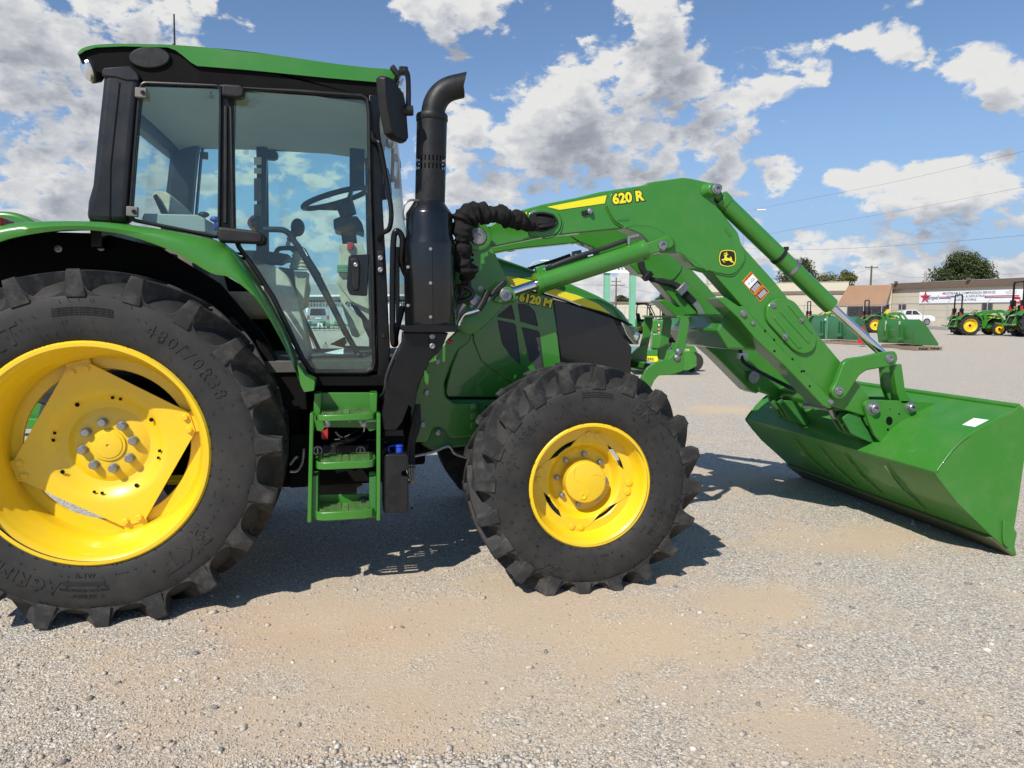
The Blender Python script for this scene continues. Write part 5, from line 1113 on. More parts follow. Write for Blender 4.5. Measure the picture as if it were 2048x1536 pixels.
# tilt cylinder
def cyl_part(name, pts, r, m, par, caps=None): 
    return MB().tube(pts, r, 24).build(name, m, par, bevel=.003)
ta, tb_, tc_, td_ = q1('1', 1188, 300, -.59), q1('1', 1222, 345, -.59), q1('2', 1003, 430, -.59), q1('2', 1400, 795, -.59)
dirv = (tc_ - tb_).normalized(); tcyl = cyl_part('tilt_cylinder', [tb_, tb_ + dirv * .05, tb_ + dirv * .051, tc_], [.058, .058, .0535, .0535], 'green', ARM)
cyl_part('cylinder_rod', [tc_ - dirv * .02, td_], .027, 'chrome', tcyl); MB().tube([ta - dirv * .03, tb_ + dirv * .02], .034, 14).build('cylinder_eye', 'green', tcyl)
for f_, mm, rr in ((.52, 'black_plastic', .057), (.64, 'zinc', .056)):
    p_ = tb_ + (tc_ - tb_) * f_; MB().tube([p_ - dirv * .012, p_ + dirv * .012], rr, 24, caps=False).build('cylinder_clamp', mm, tcyl); MB().obox(p_ + Vector((.05, 0, .045)), Vector((1, 0, 0)), Vector((0, 1, 0)), Vector((0, 0, 1)), (.012, .014, .012)).build('clamp_screw', mm, tcyl, bevel=.003)
# lift cylinder
la_, lb_, lc_, ld_ = q1('h', 490, 762, -.66), q1('h', 702, 690, -.66), q1('h', 1500, 436, -.66), q1('h', 1610, 405, -.66)
dl_ = (lc_ - lb_).normalized(); lcyl = cyl_part('lift_cylinder', [lb_, lb_ + dl_ * .03, lb_ + dl_ * .031, lc_ - dl_ * .03, lc_ - dl_ * .029, lc_], [.063, .063, .0575, .0575, .061, .061], 'green', ARM)
cyl_part('cylinder_rod', [la_, lb_ + dl_ * .02], .028, 'chrome', lcyl); MB().obox(lc_ + dl_ * .06, dl_, Vector((0, 1, 0)), dl_.cross(Vector((0, 1, 0))), (.08, .03, .035)).build('cylinder_eye', 'green', lcyl, bevel=.006)
MB().lathe([(.044, -.05), (.044, .05)], la_ - dl_ * .01, (0, 1, 0), 20, caps=True).build('rod_eye', 'green', lcyl, bevel=.004)
hp_ = smooth_path(q3('h', [(770, 578, -.67), (850, 545, -.68), (1000, 488, -.685), (1200, 425, -.685), (1362, 368, -.68)]), 14)
MB().tube(hp_, [.0125 + (.0022 if i % 2 else 0) for i in range(len(hp_))], 9).build('spiral_hose', 'hose', lcyl)
mb = MB(); mb.tube(q3('h', [(755, 585, -.67), (830, 552, -.67)]), .012, 10); mb.tube(q3('h', [(1380, 400, -.67), (1380, 345, -.67)]), .013, 10); mb.tube(q3('h', [(1370, 352, -.67), (1450, 335, -.67)]), .012, 10); mb.build('hose_fitting', 'zinc', lcyl)
mb = MB(); mb.obox(q1('h', 742, 600, -.66), dl_, Vector((0, 1, 0)), dl_.cross(Vector((0, 1, 0))), (.03, .02, .035)); mb.build('port_block', 'green', lcyl, bevel=.005)
mirror(ARM)
# hoses along the far arm
yI = 2 * YC - YA1 - .02
for dx, dy in ((0, 0), (22, 18)):
    hp_ = smooth_path(q3('4', [(212 + dx, 100, yI), (228 + dx, 190, yI), (270 + dx, 262 + dy * .3, yI), (330 + dx, 310 + dy, yI), (440 + dx, 350 - dy, yI), (570 + dx, 376 + dy * -.5, yI), (650 + dx, 425 - dy * .6, yI), (720 + dx, 500 - dy, yI), (800 + dx, 580 - dy, yI)]), 5)
    HS = MB().tube(hp_, .0165, 10).build('arm_hose', 'hose', T); MB().tube(smooth_path(q3('4', [(790 + dx, 570 - dy, yI), (840 + dx, 630 - dy, yI), (880 + dx, 700 - dy, yI), (960 + dx, 840 - dy, yI), (985 + dx, 880, yI)]), 4), .013, 10).build('hose_pipe', 'steel', HS)
cb_ = q1('4', 682, 428, yI - .02); MB().obox(cb_, Vector((.72, 0, .69)), Vector((0, 1, 0)), Vector((-.69, 0, .72)), (.045, .022, .028)).build('hose_clamp', 'zinc', T, bevel=.003)
MB().obox(q1('4', 300, 285, yI - .01), Vector((.72, 0, -.69)), Vector((0, 1, 0)), Vector((.69, 0, .72)), (.02, .03, .035)).build('hose_tie', 'black_plastic', T, bevel=.004)
hp_ = smooth_path(q3('2', [(310, 760, .1), (330, 850, .05), (400, 905, 0), (560, 990, -.2), (700, 1060, -.35), (770, 1090, -.48)]), 5); MB().tube(hp_, .014, 10).build('bucket_hose', 'hose', T)
mb = MB(); mb.obox(q1('2', 325, 812, .08), Vector((1, 0, 0)), Vector((0, 1, 0)), Vector((0, 0, 1)), (.035, .02, .02)); mb.build('white_coupler', 'paper', T, bevel=.004)
# cross tube between the arms
c = q1('2', 300, 640, YA1); zz = c.z; xx = c.x
hx_ = [(xx - .16, zz + .02), (xx - .10, zz + .12), (xx + .10, zz + .13), (xx + .18, zz + .02), (xx + .12, zz - .11), (xx - .08, zz - .10)]
MB().prism(hx_, YA1 - .01, 2 * YC - YA1 + .01).build('cross_tube', 'green_hood', T, bevel=.015, seg=3)
# lower torque tube near the bucket pivots, far link plates
c = q1('2', 1150, 1190, YA1); MB().cyl((c.x, YA1, c.z), (c.x, 2 * YC - YA1, c.z), .055, .055, 20).build('pivot_tube', 'green', T)
dk = q1('2', 398, 975, yI); MB().lathe([(.045, 0), (.045, -.012), (.010, -.014), (.0005, -.012)], dk + Vector((0, -.02, 0)), (0, 1, 0), 24).build('pivot_washer', 'zinc', T)
rp_ = smooth_path(q3('2', [(1000, 1215, -.52), (1020, 1260, -.50), (1050, 1295, -.46), (1120, 1318, -.40), (1180, 1330, -.34)]), 4); MB().tube(rp_, .018, 10).build('latch_rod', 'zinc', T)
rp_ = q3('2', [(810, 1185, -.30), (870, 1190, -.36), (950, 1215, -.44), (985, 1222, -.5)]); MB().tube(rp_, [.03, .022, .014, .012], 10).build('latch_spring', 'steel', T)
# ------------------------------------------------------------------ bucket
BY0, BY1 = -1.19, .90
BK = empty('bucket'); BK.parent = T
sp3 = q('3', BY0, [(1955, 458), (1900, 500), (1800, 545), (1700, 600), (1600, 658), (1530, 715), (1470, 780), (1400, 870), (1366, 922), (1372, 945), (1440, 1040), (1520, 1140), (1640, 1255), (1780, 1390), (1880, 1480), (1936, 1517), (1918, 1440), (1936, 1345), (1916, 1318), (1945, 1130), (1985, 850), (2010, 700), (1995, 520), (1980, 465)])
SPN = MB().prism(sp3, BY0, BY0 + .012).build('side_plate', 'green_bucket', BK, bevel=.003); 
SPF = SPN.copy(); COL.objects.link(SPF); SPF.location.y = BY1 - BY0 - .012
shell = q('3', BY0, [(1958, 470), (1800, 556), (1700, 610), (1600, 668), (1530, 724), (1470, 788), (1404, 876), (1374, 922), (1380, 944), (1448, 1040), (1528, 1142), (1645, 1258), (1782, 1392), (1882, 1482), (1930, 1513)])
def back_off(p, d):
    out = []
    for i in range(len(p)):
        a, b = Vector(p[max(i - 1, 0)]), Vector(p[min(i + 1, len(p) - 1)]); t = (b - a).normalized(); out.append((p[i][0] - t.y * d, p[i][1] + t.x * d))
    return out
iS = back_off(shell, .010)
MB().prism(shell + iS[::-1], BY0 + .0125, BY1 - .0125).build('bucket_shell', 'green_bucket', BK, bevel=.002, seg=1, smooth=30)
rimp = shell[0]; MB().tube([(rimp[0], BY0 + .013, rimp[1] + .002), (rimp[0], BY1 - .013, rimp[1] + .002)], .018, 10).build('top_rim', 'green_bucket', BK)
ce = q('3', BY0, [(1760, 1376), (1930, 1516), (1924, 1530), (1750, 1392)]); MB().prism(ce, BY0 - .002, BY1 + .002).build('cutting_edge', 'edge_steel', BK, bevel=.002)
sk = q('3', BY0, [(1836, 1258), (1848, 1262), (1846, 1400), (1870, 1440), (1855, 1446), (1828, 1410)]); MB().prism(sk, BY0 - .010, BY0 + .001).build('corner_gusset', 'green_bucket', BK, bevel=.003)
# skid ribs on the underside
ribo = q('3', BY0, [(1400, 988), (1528, 1150), (1700, 1318), (1690, 1330), (1515, 1166), (1392, 1000)])
for yy in (-.75, -.36, -.08, .22): MB().prism(ribo, yy, yy + .008).build('skid_rib', 'green_worn', BK, bevel=.003)
foldp = q('3', BY0, [(1360, 916), (1368, 908), (1400, 866), (1480, 775), (1470, 768), (1392, 858)])
# white label on the upper sheet
a_, b_ = Vector((iS[2][0], 0, iS[2][1])), Vector((iS[3][0], 0, iS[3][1]))
def shell_pt(u, v):
    p, d = CAM, ray(u, v); best = None
    for (x0, z0), (x1, z1) in zip(shell, shell[1:]):
        ex, ez = x1 - x0, z1 - z0; nx, nz = -ez, ex; den = nx * d.x + nz * d.z
        if abs(den) < 1e-9: continue
        t = (nx * (x0 - p.x) + nz * (z0 - p.z)) / den; h = p + d * t; s = ((h.x - x0) * ex + (h.z - z0) * ez) / (ex * ex + ez * ez)
        if t > 0 and 0 <= s <= 1 and (best is None or t < best[0]): best = (t, h, Vector((-ez, 0, ex)).normalized())
    return best
qd = [shell_pt(*uv('3', *p)) for p in ((1550, 592), (1632, 544), (1738, 558), (1640, 607))]
if all(qd):
    qd = [h - d_.normalized() * 0 + (CAM - h).normalized() * .004 for _, h, d_ in qd]; MB().add(qd, [(0, 1, 2, 3)]).build('paper_label', 'paper', BK, smooth=0)
# mounting brackets on the back of the bucket
mp = q('2', -.64, rounded([(1253, 1190), (1268, 1160), (1300, 1150), (1620, 1158), (1840, 1178), (1800, 1205), (1690, 1250), (1520, 1345), (1460, 1430), (1400, 1505), (1330, 1420), (1285, 1320)], 10))
MP = MB().prism(mp, -.655, -.63).build('mount_plate', 'green_bucket', BK, bevel=.004)
for (x, y, rr) in ((1330, 1215, .032), (1612, 1208, .026)): MB().lathe([(rr * 1.5, .0), (rr * 1.5, -.004), (rr * 1.0, -.006), (rr * 1.0, -.03), (rr * .85, -.034), (rr * .45, -.034), (rr * .4, -.02), (.0005, -.02)], q1('2', x, y, -.655), (0, 1, 0), 24).build('mount_pin', 'zinc', MP)
MB().add([(x, -.656, z) for x, z in q('2', -.656, [(1430 + 26 * math.cos(a) + 24, 1312 + 34 * math.sin(a)) for a in [2 * math.pi * i / 18 for i in range(18)]])], [list(range(18))]).build('plate_hole', 'black_matte', MP, smooth=0)
for (x, y, r_) in ((1443, 1380, 10), (1530, 1258, 7), (1458, 1222, 5)): MB().add([(a, -.656, b) for a, b in q('2', -.656, circ(x, y, r_, 12))], [list(range(12))]).build('plate_hole', 'black_matte', MP, smooth=0)
MP2 = MP.copy(); COL.objects.link(MP2); MP2.location.y = .22
for yy in (.28, .50):
    c_ = MP.copy(); COL.objects.link(c_); c_.location.y = yy + .64
sl2 = q('2', -.64, [(1390, 1440), (1480, 1400), (1530, 1470), (1430, 1530), (1385, 1520)])
bcz = q('2', -.645, rounded([(1130, 1300), (1180, 1260), (1260, 1270), (1290, 1340), (1400, 1500), (1330, 1480), (1200, 1420)], 14))
for yy in (-.60, -.54, -.48): MB().prism(bcz, yy, yy + .014).build('hook_plate', 'green_cast', BK, bevel=.003)
for yy in (.10, .16, .22): MB().prism(bcz, yy, yy + .014).build('hook_plate', 'green_cast', BK, bevel=.003)
hk = q('2', -.64, [(1385, 1490), (1440, 1440), (1480, 1500), (1500, 1520), (1420, 1536)]); MB().prism(hk, -.70, -.42).build('hook_bar', 'green_bucket', BK, bevel=.008); MB().prism(hk, .05, .45).build('hook_bar', 'green_bucket', BK, bevel=.008)
# ------------------------------------------------------------------ brush guard in front of the hood
BG = empty('brush_guard'); BG.parent = T
ug = q('4', -.42, rounded([(602, 1110), (640, 960), (668, 760), (640, 722), (700, 718), (752, 745), (764, 790), (740, 950), (690, 1180), (664, 1240), (600, 1220)], 24)); YG = -.42
UPR = MB().prism(ug, YG, YG + .014).build('upright', 'green', BG, bevel=.004)
for yy in (.40 - .14, .72 - .14):
    c_ = UPR.copy(); COL.objects.link(c_); c_.location.y = yy
zt_ = q1('4', 700, 724, YG); MB().box(zt_.x - .045, zt_.x + .045, YG + .002, YG + .58, zt_.z - .012, zt_.z).build('top_bar', 'green', BG, bevel=.004)
la2 = q('4', YG - .02, rounded([(200, 1500), (235, 1400), (290, 1300), (380, 1235), (520, 1195), (600, 1120), (690, 1060), (700, 1230), (680, 1330), (540, 1370), (420, 1375), (370, 1430), (330, 1520)], 16))
LA = MB().prism(la2, YG - .03, YG - .001).build('side_arm', 'green', BG, bevel=.006)
c_ = LA.copy(); COL.objects.link(c_); c_.location.y = .60
for (x, y) in ((641, 1112), (623, 1180)): MB().lathe([(.022, 0), (.020, -.010), (.010, -.016), (.0005, -.018)], q1('4', x, y, YG - .03), (0, 1, 0), 18).build('carriage_bolt', 'zinc', LA)
zc_ = q1('4', 560, 1270, YG); MB().box(zc_.x - .05, zc_.x + .05, YG, YG + .58, zc_.z - .06, zc_.z - .0).build('cross_bar', 'green', BG, bevel=.006)
ge = q1('4', 265, 1450, YG); GMT = MB().box(2.50, ge.x + .03, YG - .028, YG - .003, ge.z - .10, ge.z + .02).build('mount_arm', 'green', BG, bevel=.005)
c_ = GMT.copy(); COL.objects.link(c_); c_.location.y = .60
# hose bundle in its fabric sleeve
hb = smooth_path(q3('h', [(664, 252, -.70), (630, 244, -.72), (570, 224, -.76), (500, 204, -.80), (420, 185, -.84), (330, 168, -.87), (250, 164, -.89), (190, 190, -.90), (165, 260, -.90), (160, 360, -.90), (172, 460, -.89), (185, 560, -.87), (182, 660, -.84)]), 12)
rnd = random.Random(3); n_ = 26; secs = []
for i, p in enumerate(hb):
    t = (hb[min(i + 1, len(hb) - 1)] - hb[max(i - 1, 0)]).normalized(); w = Vector((0, 1, 0)); w = (w - t * t.dot(w)).normalized(); u = w.cross(t); f = i / len(hb)
    jit = Vector((math.sin(i * .19) * .006 + math.sin(i * .41 + 1) * .005, 0, math.sin(i * .27 + 2) * .006)); lump = .007 * math.sin(i * .33 + 1.3 * math.sin(i * .11)) + .004 * math.sin(i * .71 + .5)
    p = p + jit; base = lump + interp([(0, .036), (.12, .040), (.3, .044), (.42, .052), (.6, .052), (.8, .046), (.93, .050), (.97, .032), (1, .028)], f); sec = []
    for k in range(n_):
        a = 2 * math.pi * k / n_; dr_ = (u * math.cos(a) + w * math.sin(a)); pp = p + dr_ * base
        wr = .017 * mnoise.noise(pp * 17) + .010 * mnoise.noise(pp * 42 + Vector((3, 1, 7))) + .0035 * math.sin(i * 1.05 + 3 * mnoise.noise(pp * 14)) + .005 * mnoise.noise(pp * 95)
        sec.append(pp + dr_ * wr)
    secs.append(sec)
MB().loft(secs).build('hose_sleeve', 'fabric_black', T, smooth=70)
MB().tube(smooth_path(q3('h', [(215, 620, -.83), (185, 640, -.86), (150, 630, -.83)]), 4), .012, 6).build('sleeve_tie', 'black_plastic', T)

# weld beads
def weld(pts, par, r=.0045):
    P_ = smooth_path(pts, 14); MB().tube(P_, [r * (1.15 if i % 2 else .85) for i in range(len(P_))], 6).build('weld_bead', 'green', par, smooth=60)
def pl(cr, Y, pts): return [q1(cr, x, y, Y) for x, y in pts]
weld(pl('1', YA0 - .004, [(62, 436), (140, 578), (236, 642)]), KP); weld(pl('1', YA0 - .004, [(1482, 900), (1478, 985), (1390, 1107), (1320, 1134), (1165, 1102)]), KP, .0035)
weld(pl('1', YA0 - .004, [(64, 430), (100, 300), (128, 288)]), KP); weld(pl('h', YA0 - .003, [(745, 350), (800, 352), (872, 316), (896, 242), (872, 172)]), ARM, .0035)
weld(pl('2', -.657, [(1400, 1505), (1460, 1432), (1520, 1348), (1690, 1252), (1800, 1208)]), MP, .006); weld(pl('2', -.66, [(1105, 1122), (1205, 964), (1262, 925)]), LK, .003)
weld(pl('3', BY0 - .002, [(1372, 920), (1404, 872), (1470, 784), (1530, 720), (1600, 664)]), BK, .005); weld(pl('3', BY0 - .011, [(1838, 1262), (1838, 1400), (1862, 1442)]), BK, .004)
# ------------------------------------------------------------------ ground
def ground_material():
    m = bpy.data.materials.new('gravel_ground'); m.use_nodes = True; MATS['ground'] = m
    nt = m.node_tree; b = nt.nodes['Principled BSDF']; b.inputs['Roughness'].default_value = .95; b.inputs['Specular IOR Level'].default_value = .2
    tc = nt.nodes.new('ShaderNodeTexCoord'); L = nt.links.new
    def noise(s, d=4, r=.55): n = nt.nodes.new('ShaderNodeTexNoise'); n.inputs['Scale'].default_value = s; n.inputs['Detail'].default_value = d; n.inputs['Roughness'].default_value = r; L(tc.outputs['Object'], n.inputs['Vector']); return n.outputs['Fac']
    def vor(s): n = nt.nodes.new('ShaderNodeTexVoronoi'); n.inputs['Scale'].default_value = s; L(tc.outputs['Object'], n.inputs['Vector']); return n
    def mr(v, a, c, d, e): n = nt.nodes.new('ShaderNodeMapRange'); n.interpolation_type = 'SMOOTHSTEP'; L(v, n.inputs[0]); [setattr(n.inputs[i + 1], 'default_value', x) for i, x in enumerate((a, c, d, e))]; return n.outputs[0]
    def mix(f, a, c):
        n = nt.nodes.new('ShaderNodeMix'); n.data_type = 'RGBA'
        for s, i in ((f, 0), (a, 6), (c, 7)):
            if isinstance(s, tuple): n.inputs[i].default_value = (*s, 1)
            elif isinstance(s, float): n.inputs[i].default_value = s
            else: L(s, n.inputs[i])
        return n.outputs[2]
    def ma(op, a, c):
        n = nt.nodes.new('ShaderNodeMath'); n.operation = op
        for s, i in ((a, 0), (c, 1)):
            if isinstance(s, (int, float)): n.inputs[i].default_value = s
            else: L(s, n.inputs[i])
        return n.outputs[0]
    v1, v2 = vor(120), vor(260)
    def rampcol(v):
        r = nt.nodes.new('ShaderNodeValToRGB'); s = nt.nodes.new('ShaderNodeSeparateColor'); L(v.outputs['Color'], s.inputs[0]); L(s.outputs[0], r.inputs[0])
        e = r.color_ramp; e.elements[0].color = (.185, .162, .132, 1); e.elements[1].color = (.98, .90, .78, 1)
        x = e.elements.new(.3); x.color = (.43, .383, .318, 1); x = e.elements.new(.75); x.color = (.62, .56, .47, 1); return r.outputs[0]
    stone = mix(mr(noise(300, 2), .4, .6, 0., .5), rampcol(v1), rampcol(v2))
    edge = mr(v1.outputs['Distance'], .45, .85, 0., .35); stone = mix(edge, stone, (.20, .18, .155))
    dirtc = mix(mr(noise(1.3, 6), .35, .7, 0., 1.), (.62, .465, .30), (.54, .425, .30)); dirtc = mix(mr(noise(140, 3), .45, .65, 0., .45), dirtc, (.44, .375, .30))
    red = mr(noise(.22, 5, .6), .56, .70, 0., .75); dirtc = mix(red, dirtc, (.52, .335, .22))
    # tan packed dirt where it lies in the yard, wheel-worn lanes
    geo = nt.nodes.new('ShaderNodeSeparateXYZ'); L(tc.outputs['Object'], geo.inputs[0])
    def blob(cx, cy_, rx, ry):
        dx = ma('MULTIPLY', ma('SUBTRACT', geo.outputs[0], cx), 1 / rx); dy = ma('MULTIPLY', ma('SUBTRACT', geo.outputs[1], cy_), 1 / ry)
        return mr(ma('SQRT', ma('ADD', ma('MULTIPLY', dx, dx), ma('MULTIPLY', dy, dy)), 0), 0., 1.9, .52, 0.)
    patches = None
    for bl in DIRT: 
        p = blob(*bl); patches = p if patches is None else ma('MAXIMUM', patches, p)
    cov = ma('ADD', ma('ADD', patches, ma('MULTIPLY', noise(.45, 3), .55)), ma('MULTIPLY', ma('SUBTRACT', noise(2.6, 9, .72), .5), 1.9))
    cov = ma('ADD', cov, ma('MULTIPLY', ma('SUBTRACT', v2.outputs['Distance'], .5), -.10))
    df = mr(cov, .14, .86, .0, .94)
    col = mix(df, stone, dirtc)
    peb = mr(v2.outputs['Distance'], .16, .26, .85, 0.); rs = nt.nodes.new('ShaderNodeSeparateColor'); L(v2.outputs['Color'], rs.inputs[0]); pk = ma('MULTIPLY', peb, mr(rs.outputs[1], .72, .80, 0., 1.))
    col = mix(pk, col, rampcol(v2))
    L(col, b.inputs['Base Color'])
    h = ma('ADD', ma('MULTIPLY', ma('SUBTRACT', 1.0, v1.outputs['Distance']), ma('SUBTRACT', 1.0, df)), ma('MULTIPLY', noise(60, 5, .7), .9)); h = ma('ADD', h, ma('MULTIPLY', pk, .6))
    bp = nt.nodes.new('ShaderNodeBump'); bp.inputs['Strength'].default_value = .8; bp.inputs['Distance'].default_value = .007; L(h, bp.inputs['Height']); L(bp.outputs[0], b.inputs['Normal'])
_g = lambda u, v: PZ(u, v)
DIRT = []
for (u, v, su, sv) in ((820, 1330, 400, 150), (1000, 1230, 320, 80), (640, 1240, 180, 60), (1300, 1290, 220, 70), (1480, 960, 120, 20), (1720, 1080, 160, 24), (1600, 1450, 120, 50), (1500, 1210, 160, 34), (1430, 820, 90, 8)):
    c_, a_, b_ = PZ(u, v), PZ(u + su, v), PZ(u, v - sv); DIRT.append((c_.x, c_.y, max(.2, (a_ - c_).length), max(.25, (b_ - c_).length)))
ground_material()
gm = MB(); gm.add([(-3000, -60, 0), (3000, -60, 0), (3000, 3000, 0), (-3000, 3000, 0)], [(0, 1, 2, 3)])
GR = gm.build('ground', MATS['ground'], smooth=0); GR['kind'] = 'structure'
# ------------------------------------------------------------------ background materials
mat('block_wall', (.56, .50, .39), .85, noise=(.8, (.50, .44, .34), 0, .8), bump=(3, .1, .02))
mat('metal_wall', (.60, .55, .42), .6, noise=(.5, (.55, .50, .38), 0, .7))
mat('brown_metal', (.17, .115, .085), .65, noise=(1.5, (.13, .09, .065), 0, .9))
mat('roof_brown', (.30, .165, .085), .5, noise=(.7, (.26, .14, .075), 0, .8))
mat('band_brown', (.16, .13, .10), .8, noise=(1, (.2, .16, .12), 0, .8))
mat('dark_glass', (.012, .014, .016), .12, spec=.4)
mat('road', (.30, .27, .235), .9, noise=(.3, (.25, .225, .195), 0, .9))
mat('sign_white', (.80, .80, .80), .5)
mat('sign_navy', (.02, .035, .13), .5)
mat('sign_red', (.52, .03, .045), .5)
mat('white_car', (.78, .78, .78), .25, coat=.7)
mat('silver_car', (.46, .50, .52), .25, metal=.4, coat=.7)
mat('wood', (.28, .20, .13), .85, noise=(6, (.20, .14, .09), 0, .9))
mat('pole_wood', (.15, .115, .085), .9, noise=(2, (.10, .08, .06), 0, .9))
mat('pale_wood', (.45, .40, .34), .9, noise=(2, (.36, .32, .27), 0, .9))
mat('galv', (.50, .51, .52), .5, metal=.6, noise=(8, (.40, .41, .42), 0, .8))
mat('wire', (.05, .05, .055), .6)
mat('bark', (.085, .065, .05), .95, noise=(6, (.05, .04, .03), 0, .9))
mat('smv_red', (.55, .02, .025), .5)
mat('bucket_dark', (.030, .13, .055), .45, coat=.2, noise=(3, (.05, .15, .075), 0, .7))
mat('bucket_mid', (.028, .15, .028), .4, coat=.3, noise=(3, (.045, .16, .04), 0, .7))
mat('teal_metal', (.40, .44, .42), .5, noise=(.5, (.34, .38, .37), 0, .8))
mat('grey_roof', (.36, .35, .33), .6, noise=(.3, (.30, .29, .28), 0, .8))
mat('yellow_seat', (.75, .52, .03), .6)
mat('stripe_white', (.75, .72, .66), .6)
mat('dry_grass', (.28, .23, .12), .9, noise=(3, (.20, .18, .08), 0, .9))
def leaf_mat(name, c1, c2):
    m = mat(name, c1, .75, spec=.25, noise=(1.3, c2, 0, 1.0)); nt = m.node_tree; b = nt.nodes['Principled BSDF']
    tr = nt.nodes.new('ShaderNodeBsdfTranslucent'); tr.inputs[0].default_value = (c2[0] * 1.2, c2[1] * 1.3, c2[2], 1); mx = nt.nodes.new('ShaderNodeMixShader'); mx.inputs[0].default_value = .25
    o = nt.nodes['Material Output']; nt.links.new(b.outputs[0], mx.inputs[1]); nt.links.new(tr.outputs[0], mx.inputs[2]); nt.links.new(mx.outputs[0], o.inputs[0])
leaf_mat('leaf_dark', (.050, .070, .026), (.10, .12, .045)); leaf_mat('leaf_olive', (.11, .12, .035), (.22, .21, .06)); leaf_mat('leaf_far', (.06, .075, .04), (.11, .12, .06))
def fence_mat():
    m = bpy.data.materials.new('chain_link'); m.use_nodes = True; MATS['chain_link'] = m; nt = m.node_tree; L = nt.links.new
    b = nt.nodes['Principled BSDF']; b.inputs['Base Color'].default_value = (.42, .43, .44, 1); b.inputs['Metallic'].default_value = .5; b.inputs['Roughness'].default_value = .5
    tc = nt.nodes.new('ShaderNodeTexCoord'); s = nt.nodes.new('ShaderNodeSeparateXYZ'); L(tc.outputs['Object'], s.inputs[0])
    def ma(op, a, c=None):
        n = nt.nodes.new('ShaderNodeMath'); n.operation = op
        for v, i in ((a, 0), (c, 1)):
            if v is None: continue
            if isinstance(v, (int, float)): n.inputs[i].default_value = v
            else: L(v, n.inputs[i])
        return n.outputs[0]
    f = []
    for sg in (1, -1):
        t = ma('FRACT', ma('MULTIPLY', ma('ADD', s.outputs[0], ma('MULTIPLY', s.outputs[2], sg)), 1 / .085)); f.append(ma('LESS_THAN', t, .075))
    fac = ma('MAXIMUM', f[0], f[1]); tr = nt.nodes.new('ShaderNodeBsdfTransparent'); mx = nt.nodes.new('ShaderNodeMixShader')
    L(fac, mx.inputs[0]); L(tr.outputs[0], mx.inputs[1]); L(b.outputs[0], mx.inputs[2]); L(mx.outputs[0], nt.nodes['Material Output'].inputs[0])
fence_mat()
X_, Y_, Z_ = Vector((1, 0, 0)), Vector((0, 1, 0)), Vector((0, 0, 1))
def yaw_of(a, b): return math.atan2(b.y - a.y, b.x - a.x)
# ------------------------------------------------------------------ road beyond the fence
fa_, fb_ = G(2300, 40.0), G(1180, 118)
fence_pts = [G(2230, 43), G(2060, 48), G(1890, 55), G(1690, 69), G(1500, 84), G(1300, 104), G(1180, 118)]
nv = Vector((-(fb_ - fa_).y, (fb_ - fa_).x, 0)).normalized(); nv = nv if nv.y > 0 else -nv
rd = MB(); a_ = [p + nv * 1.5 for p in fence_pts]; b_ = [p + nv * 9.5 for p in fence_pts]
rd.add([(p.x, p.y, .004) for p in a_ + b_], [[i, i + 1, i + 1 + len(a_), i + len(a_)] for i in range(len(a_) - 1)]); rd.build('road', 'road', smooth=0)['kind'] = 'structure'
# ------------------------------------------------------------------ chain-link fence
def fence(pts, name, label, hgt=2.1, panel=3.0, arms=True):
    E_ = empty(name, pts[0]); tag(E_, label, 'fence'); base = pts[0]
    first = None; bw = []
    for a, b in zip(pts, pts[1:]):
        L_ = (b - a).length; n = max(1, round(L_ / panel)); d = (b - a) / L_; rz = math.atan2(d.y, d.x)
        mb = MB(); mb.add([(0, 0, .03), (L_, 0, .03), (L_, 0, hgt), (0, 0, hgt)], [(0, 1, 2, 3)]); o = mb.build('mesh_panel', 'chain_link', E_, smooth=0, loc=a - base); o.rotation_euler.z = rz
        mb = MB(); mb.cyl((0, 0, hgt), (L_, 0, hgt), .024, .024, 8); o = mb.build('top_rail', 'galv', E_, loc=a - base); o.rotation_euler.z = rz
        for i in range(n):
            if first is None:
                mb = MB(); mb.cyl((0, 0, 0), (0, 0, hgt + .03), .033, .033, 10)
                if arms: mb.cyl((0, 0, hgt), (-.25, -.12, hgt + .42), .02, .016, 8)
                first = mb.build('post', 'galv', E_); o = first
            else: o = first.copy(); COL.objects.link(o)
            o.location = a + d * (L_ * i / n) - base; o.rotation_euler.z = rz
        if arms:
            for k in range(3):
                mb = MB(); off = Vector((-.08 * (k + 1), -.04 * (k + 1), hgt + .14 * (k + 1))); mb.cyl(off, off + Vector((L_, 0, 0)), .006, .006, 4); o = mb.build('barbed_wire', 'galv', E_, loc=a - base); o.rotation_euler.z = rz
    return E_
fence(fence_pts, 'chain_link_fence', 'grey chain-link fence with barbed wire arms in front of the beige building')
# ------------------------------------------------------------------ buildings
def wall_building(name, label, A, B, h, depth, wallm, extra=None):
    E_ = empty(name, A, yaw_of(A, B)); tag(E_, label, 'building'); L_ = (B - A).length
    mb = MB(); mb.box(0, L_, 0, depth, 0, h); mb.build('wall', wallm, E_); return E_, L_
A, B = G(1779, 86.8), G(2250, 62.5)
BH, LB_ = wall_building('block_building', 'long beige block building with brown fascia and white company sign', A, B, 4.55, 14, 'block_wall')
def on_wall(u, v, A=A, B=B):                      # place on the wall plane -> (along, z)
    d = ray(u, v); t = (B - A).normalized(); n = Vector((-t.y, t.x, 0)); k = (A - CAM).dot(n) / d.dot(n); p = CAM + d * k; return (p - A).dot(t), p.z
npan = 22
pm = MB().box(0, LB_ / npan - .02, -.35, -.02, 0, .66); first = None
for i in range(npan):
    if first is None: first = pm.build('fascia_panel', 'brown_metal', BH, bevel=.01); o = first
    else: o = first.copy(); COL.objects.link(o)
    o.location = (i * LB_ / npan, 0, 4.12)
MB().box(-.05, LB_ + .05, -.38, 14, 4.785, 4.84).build('roof', 'grey_roof', BH)
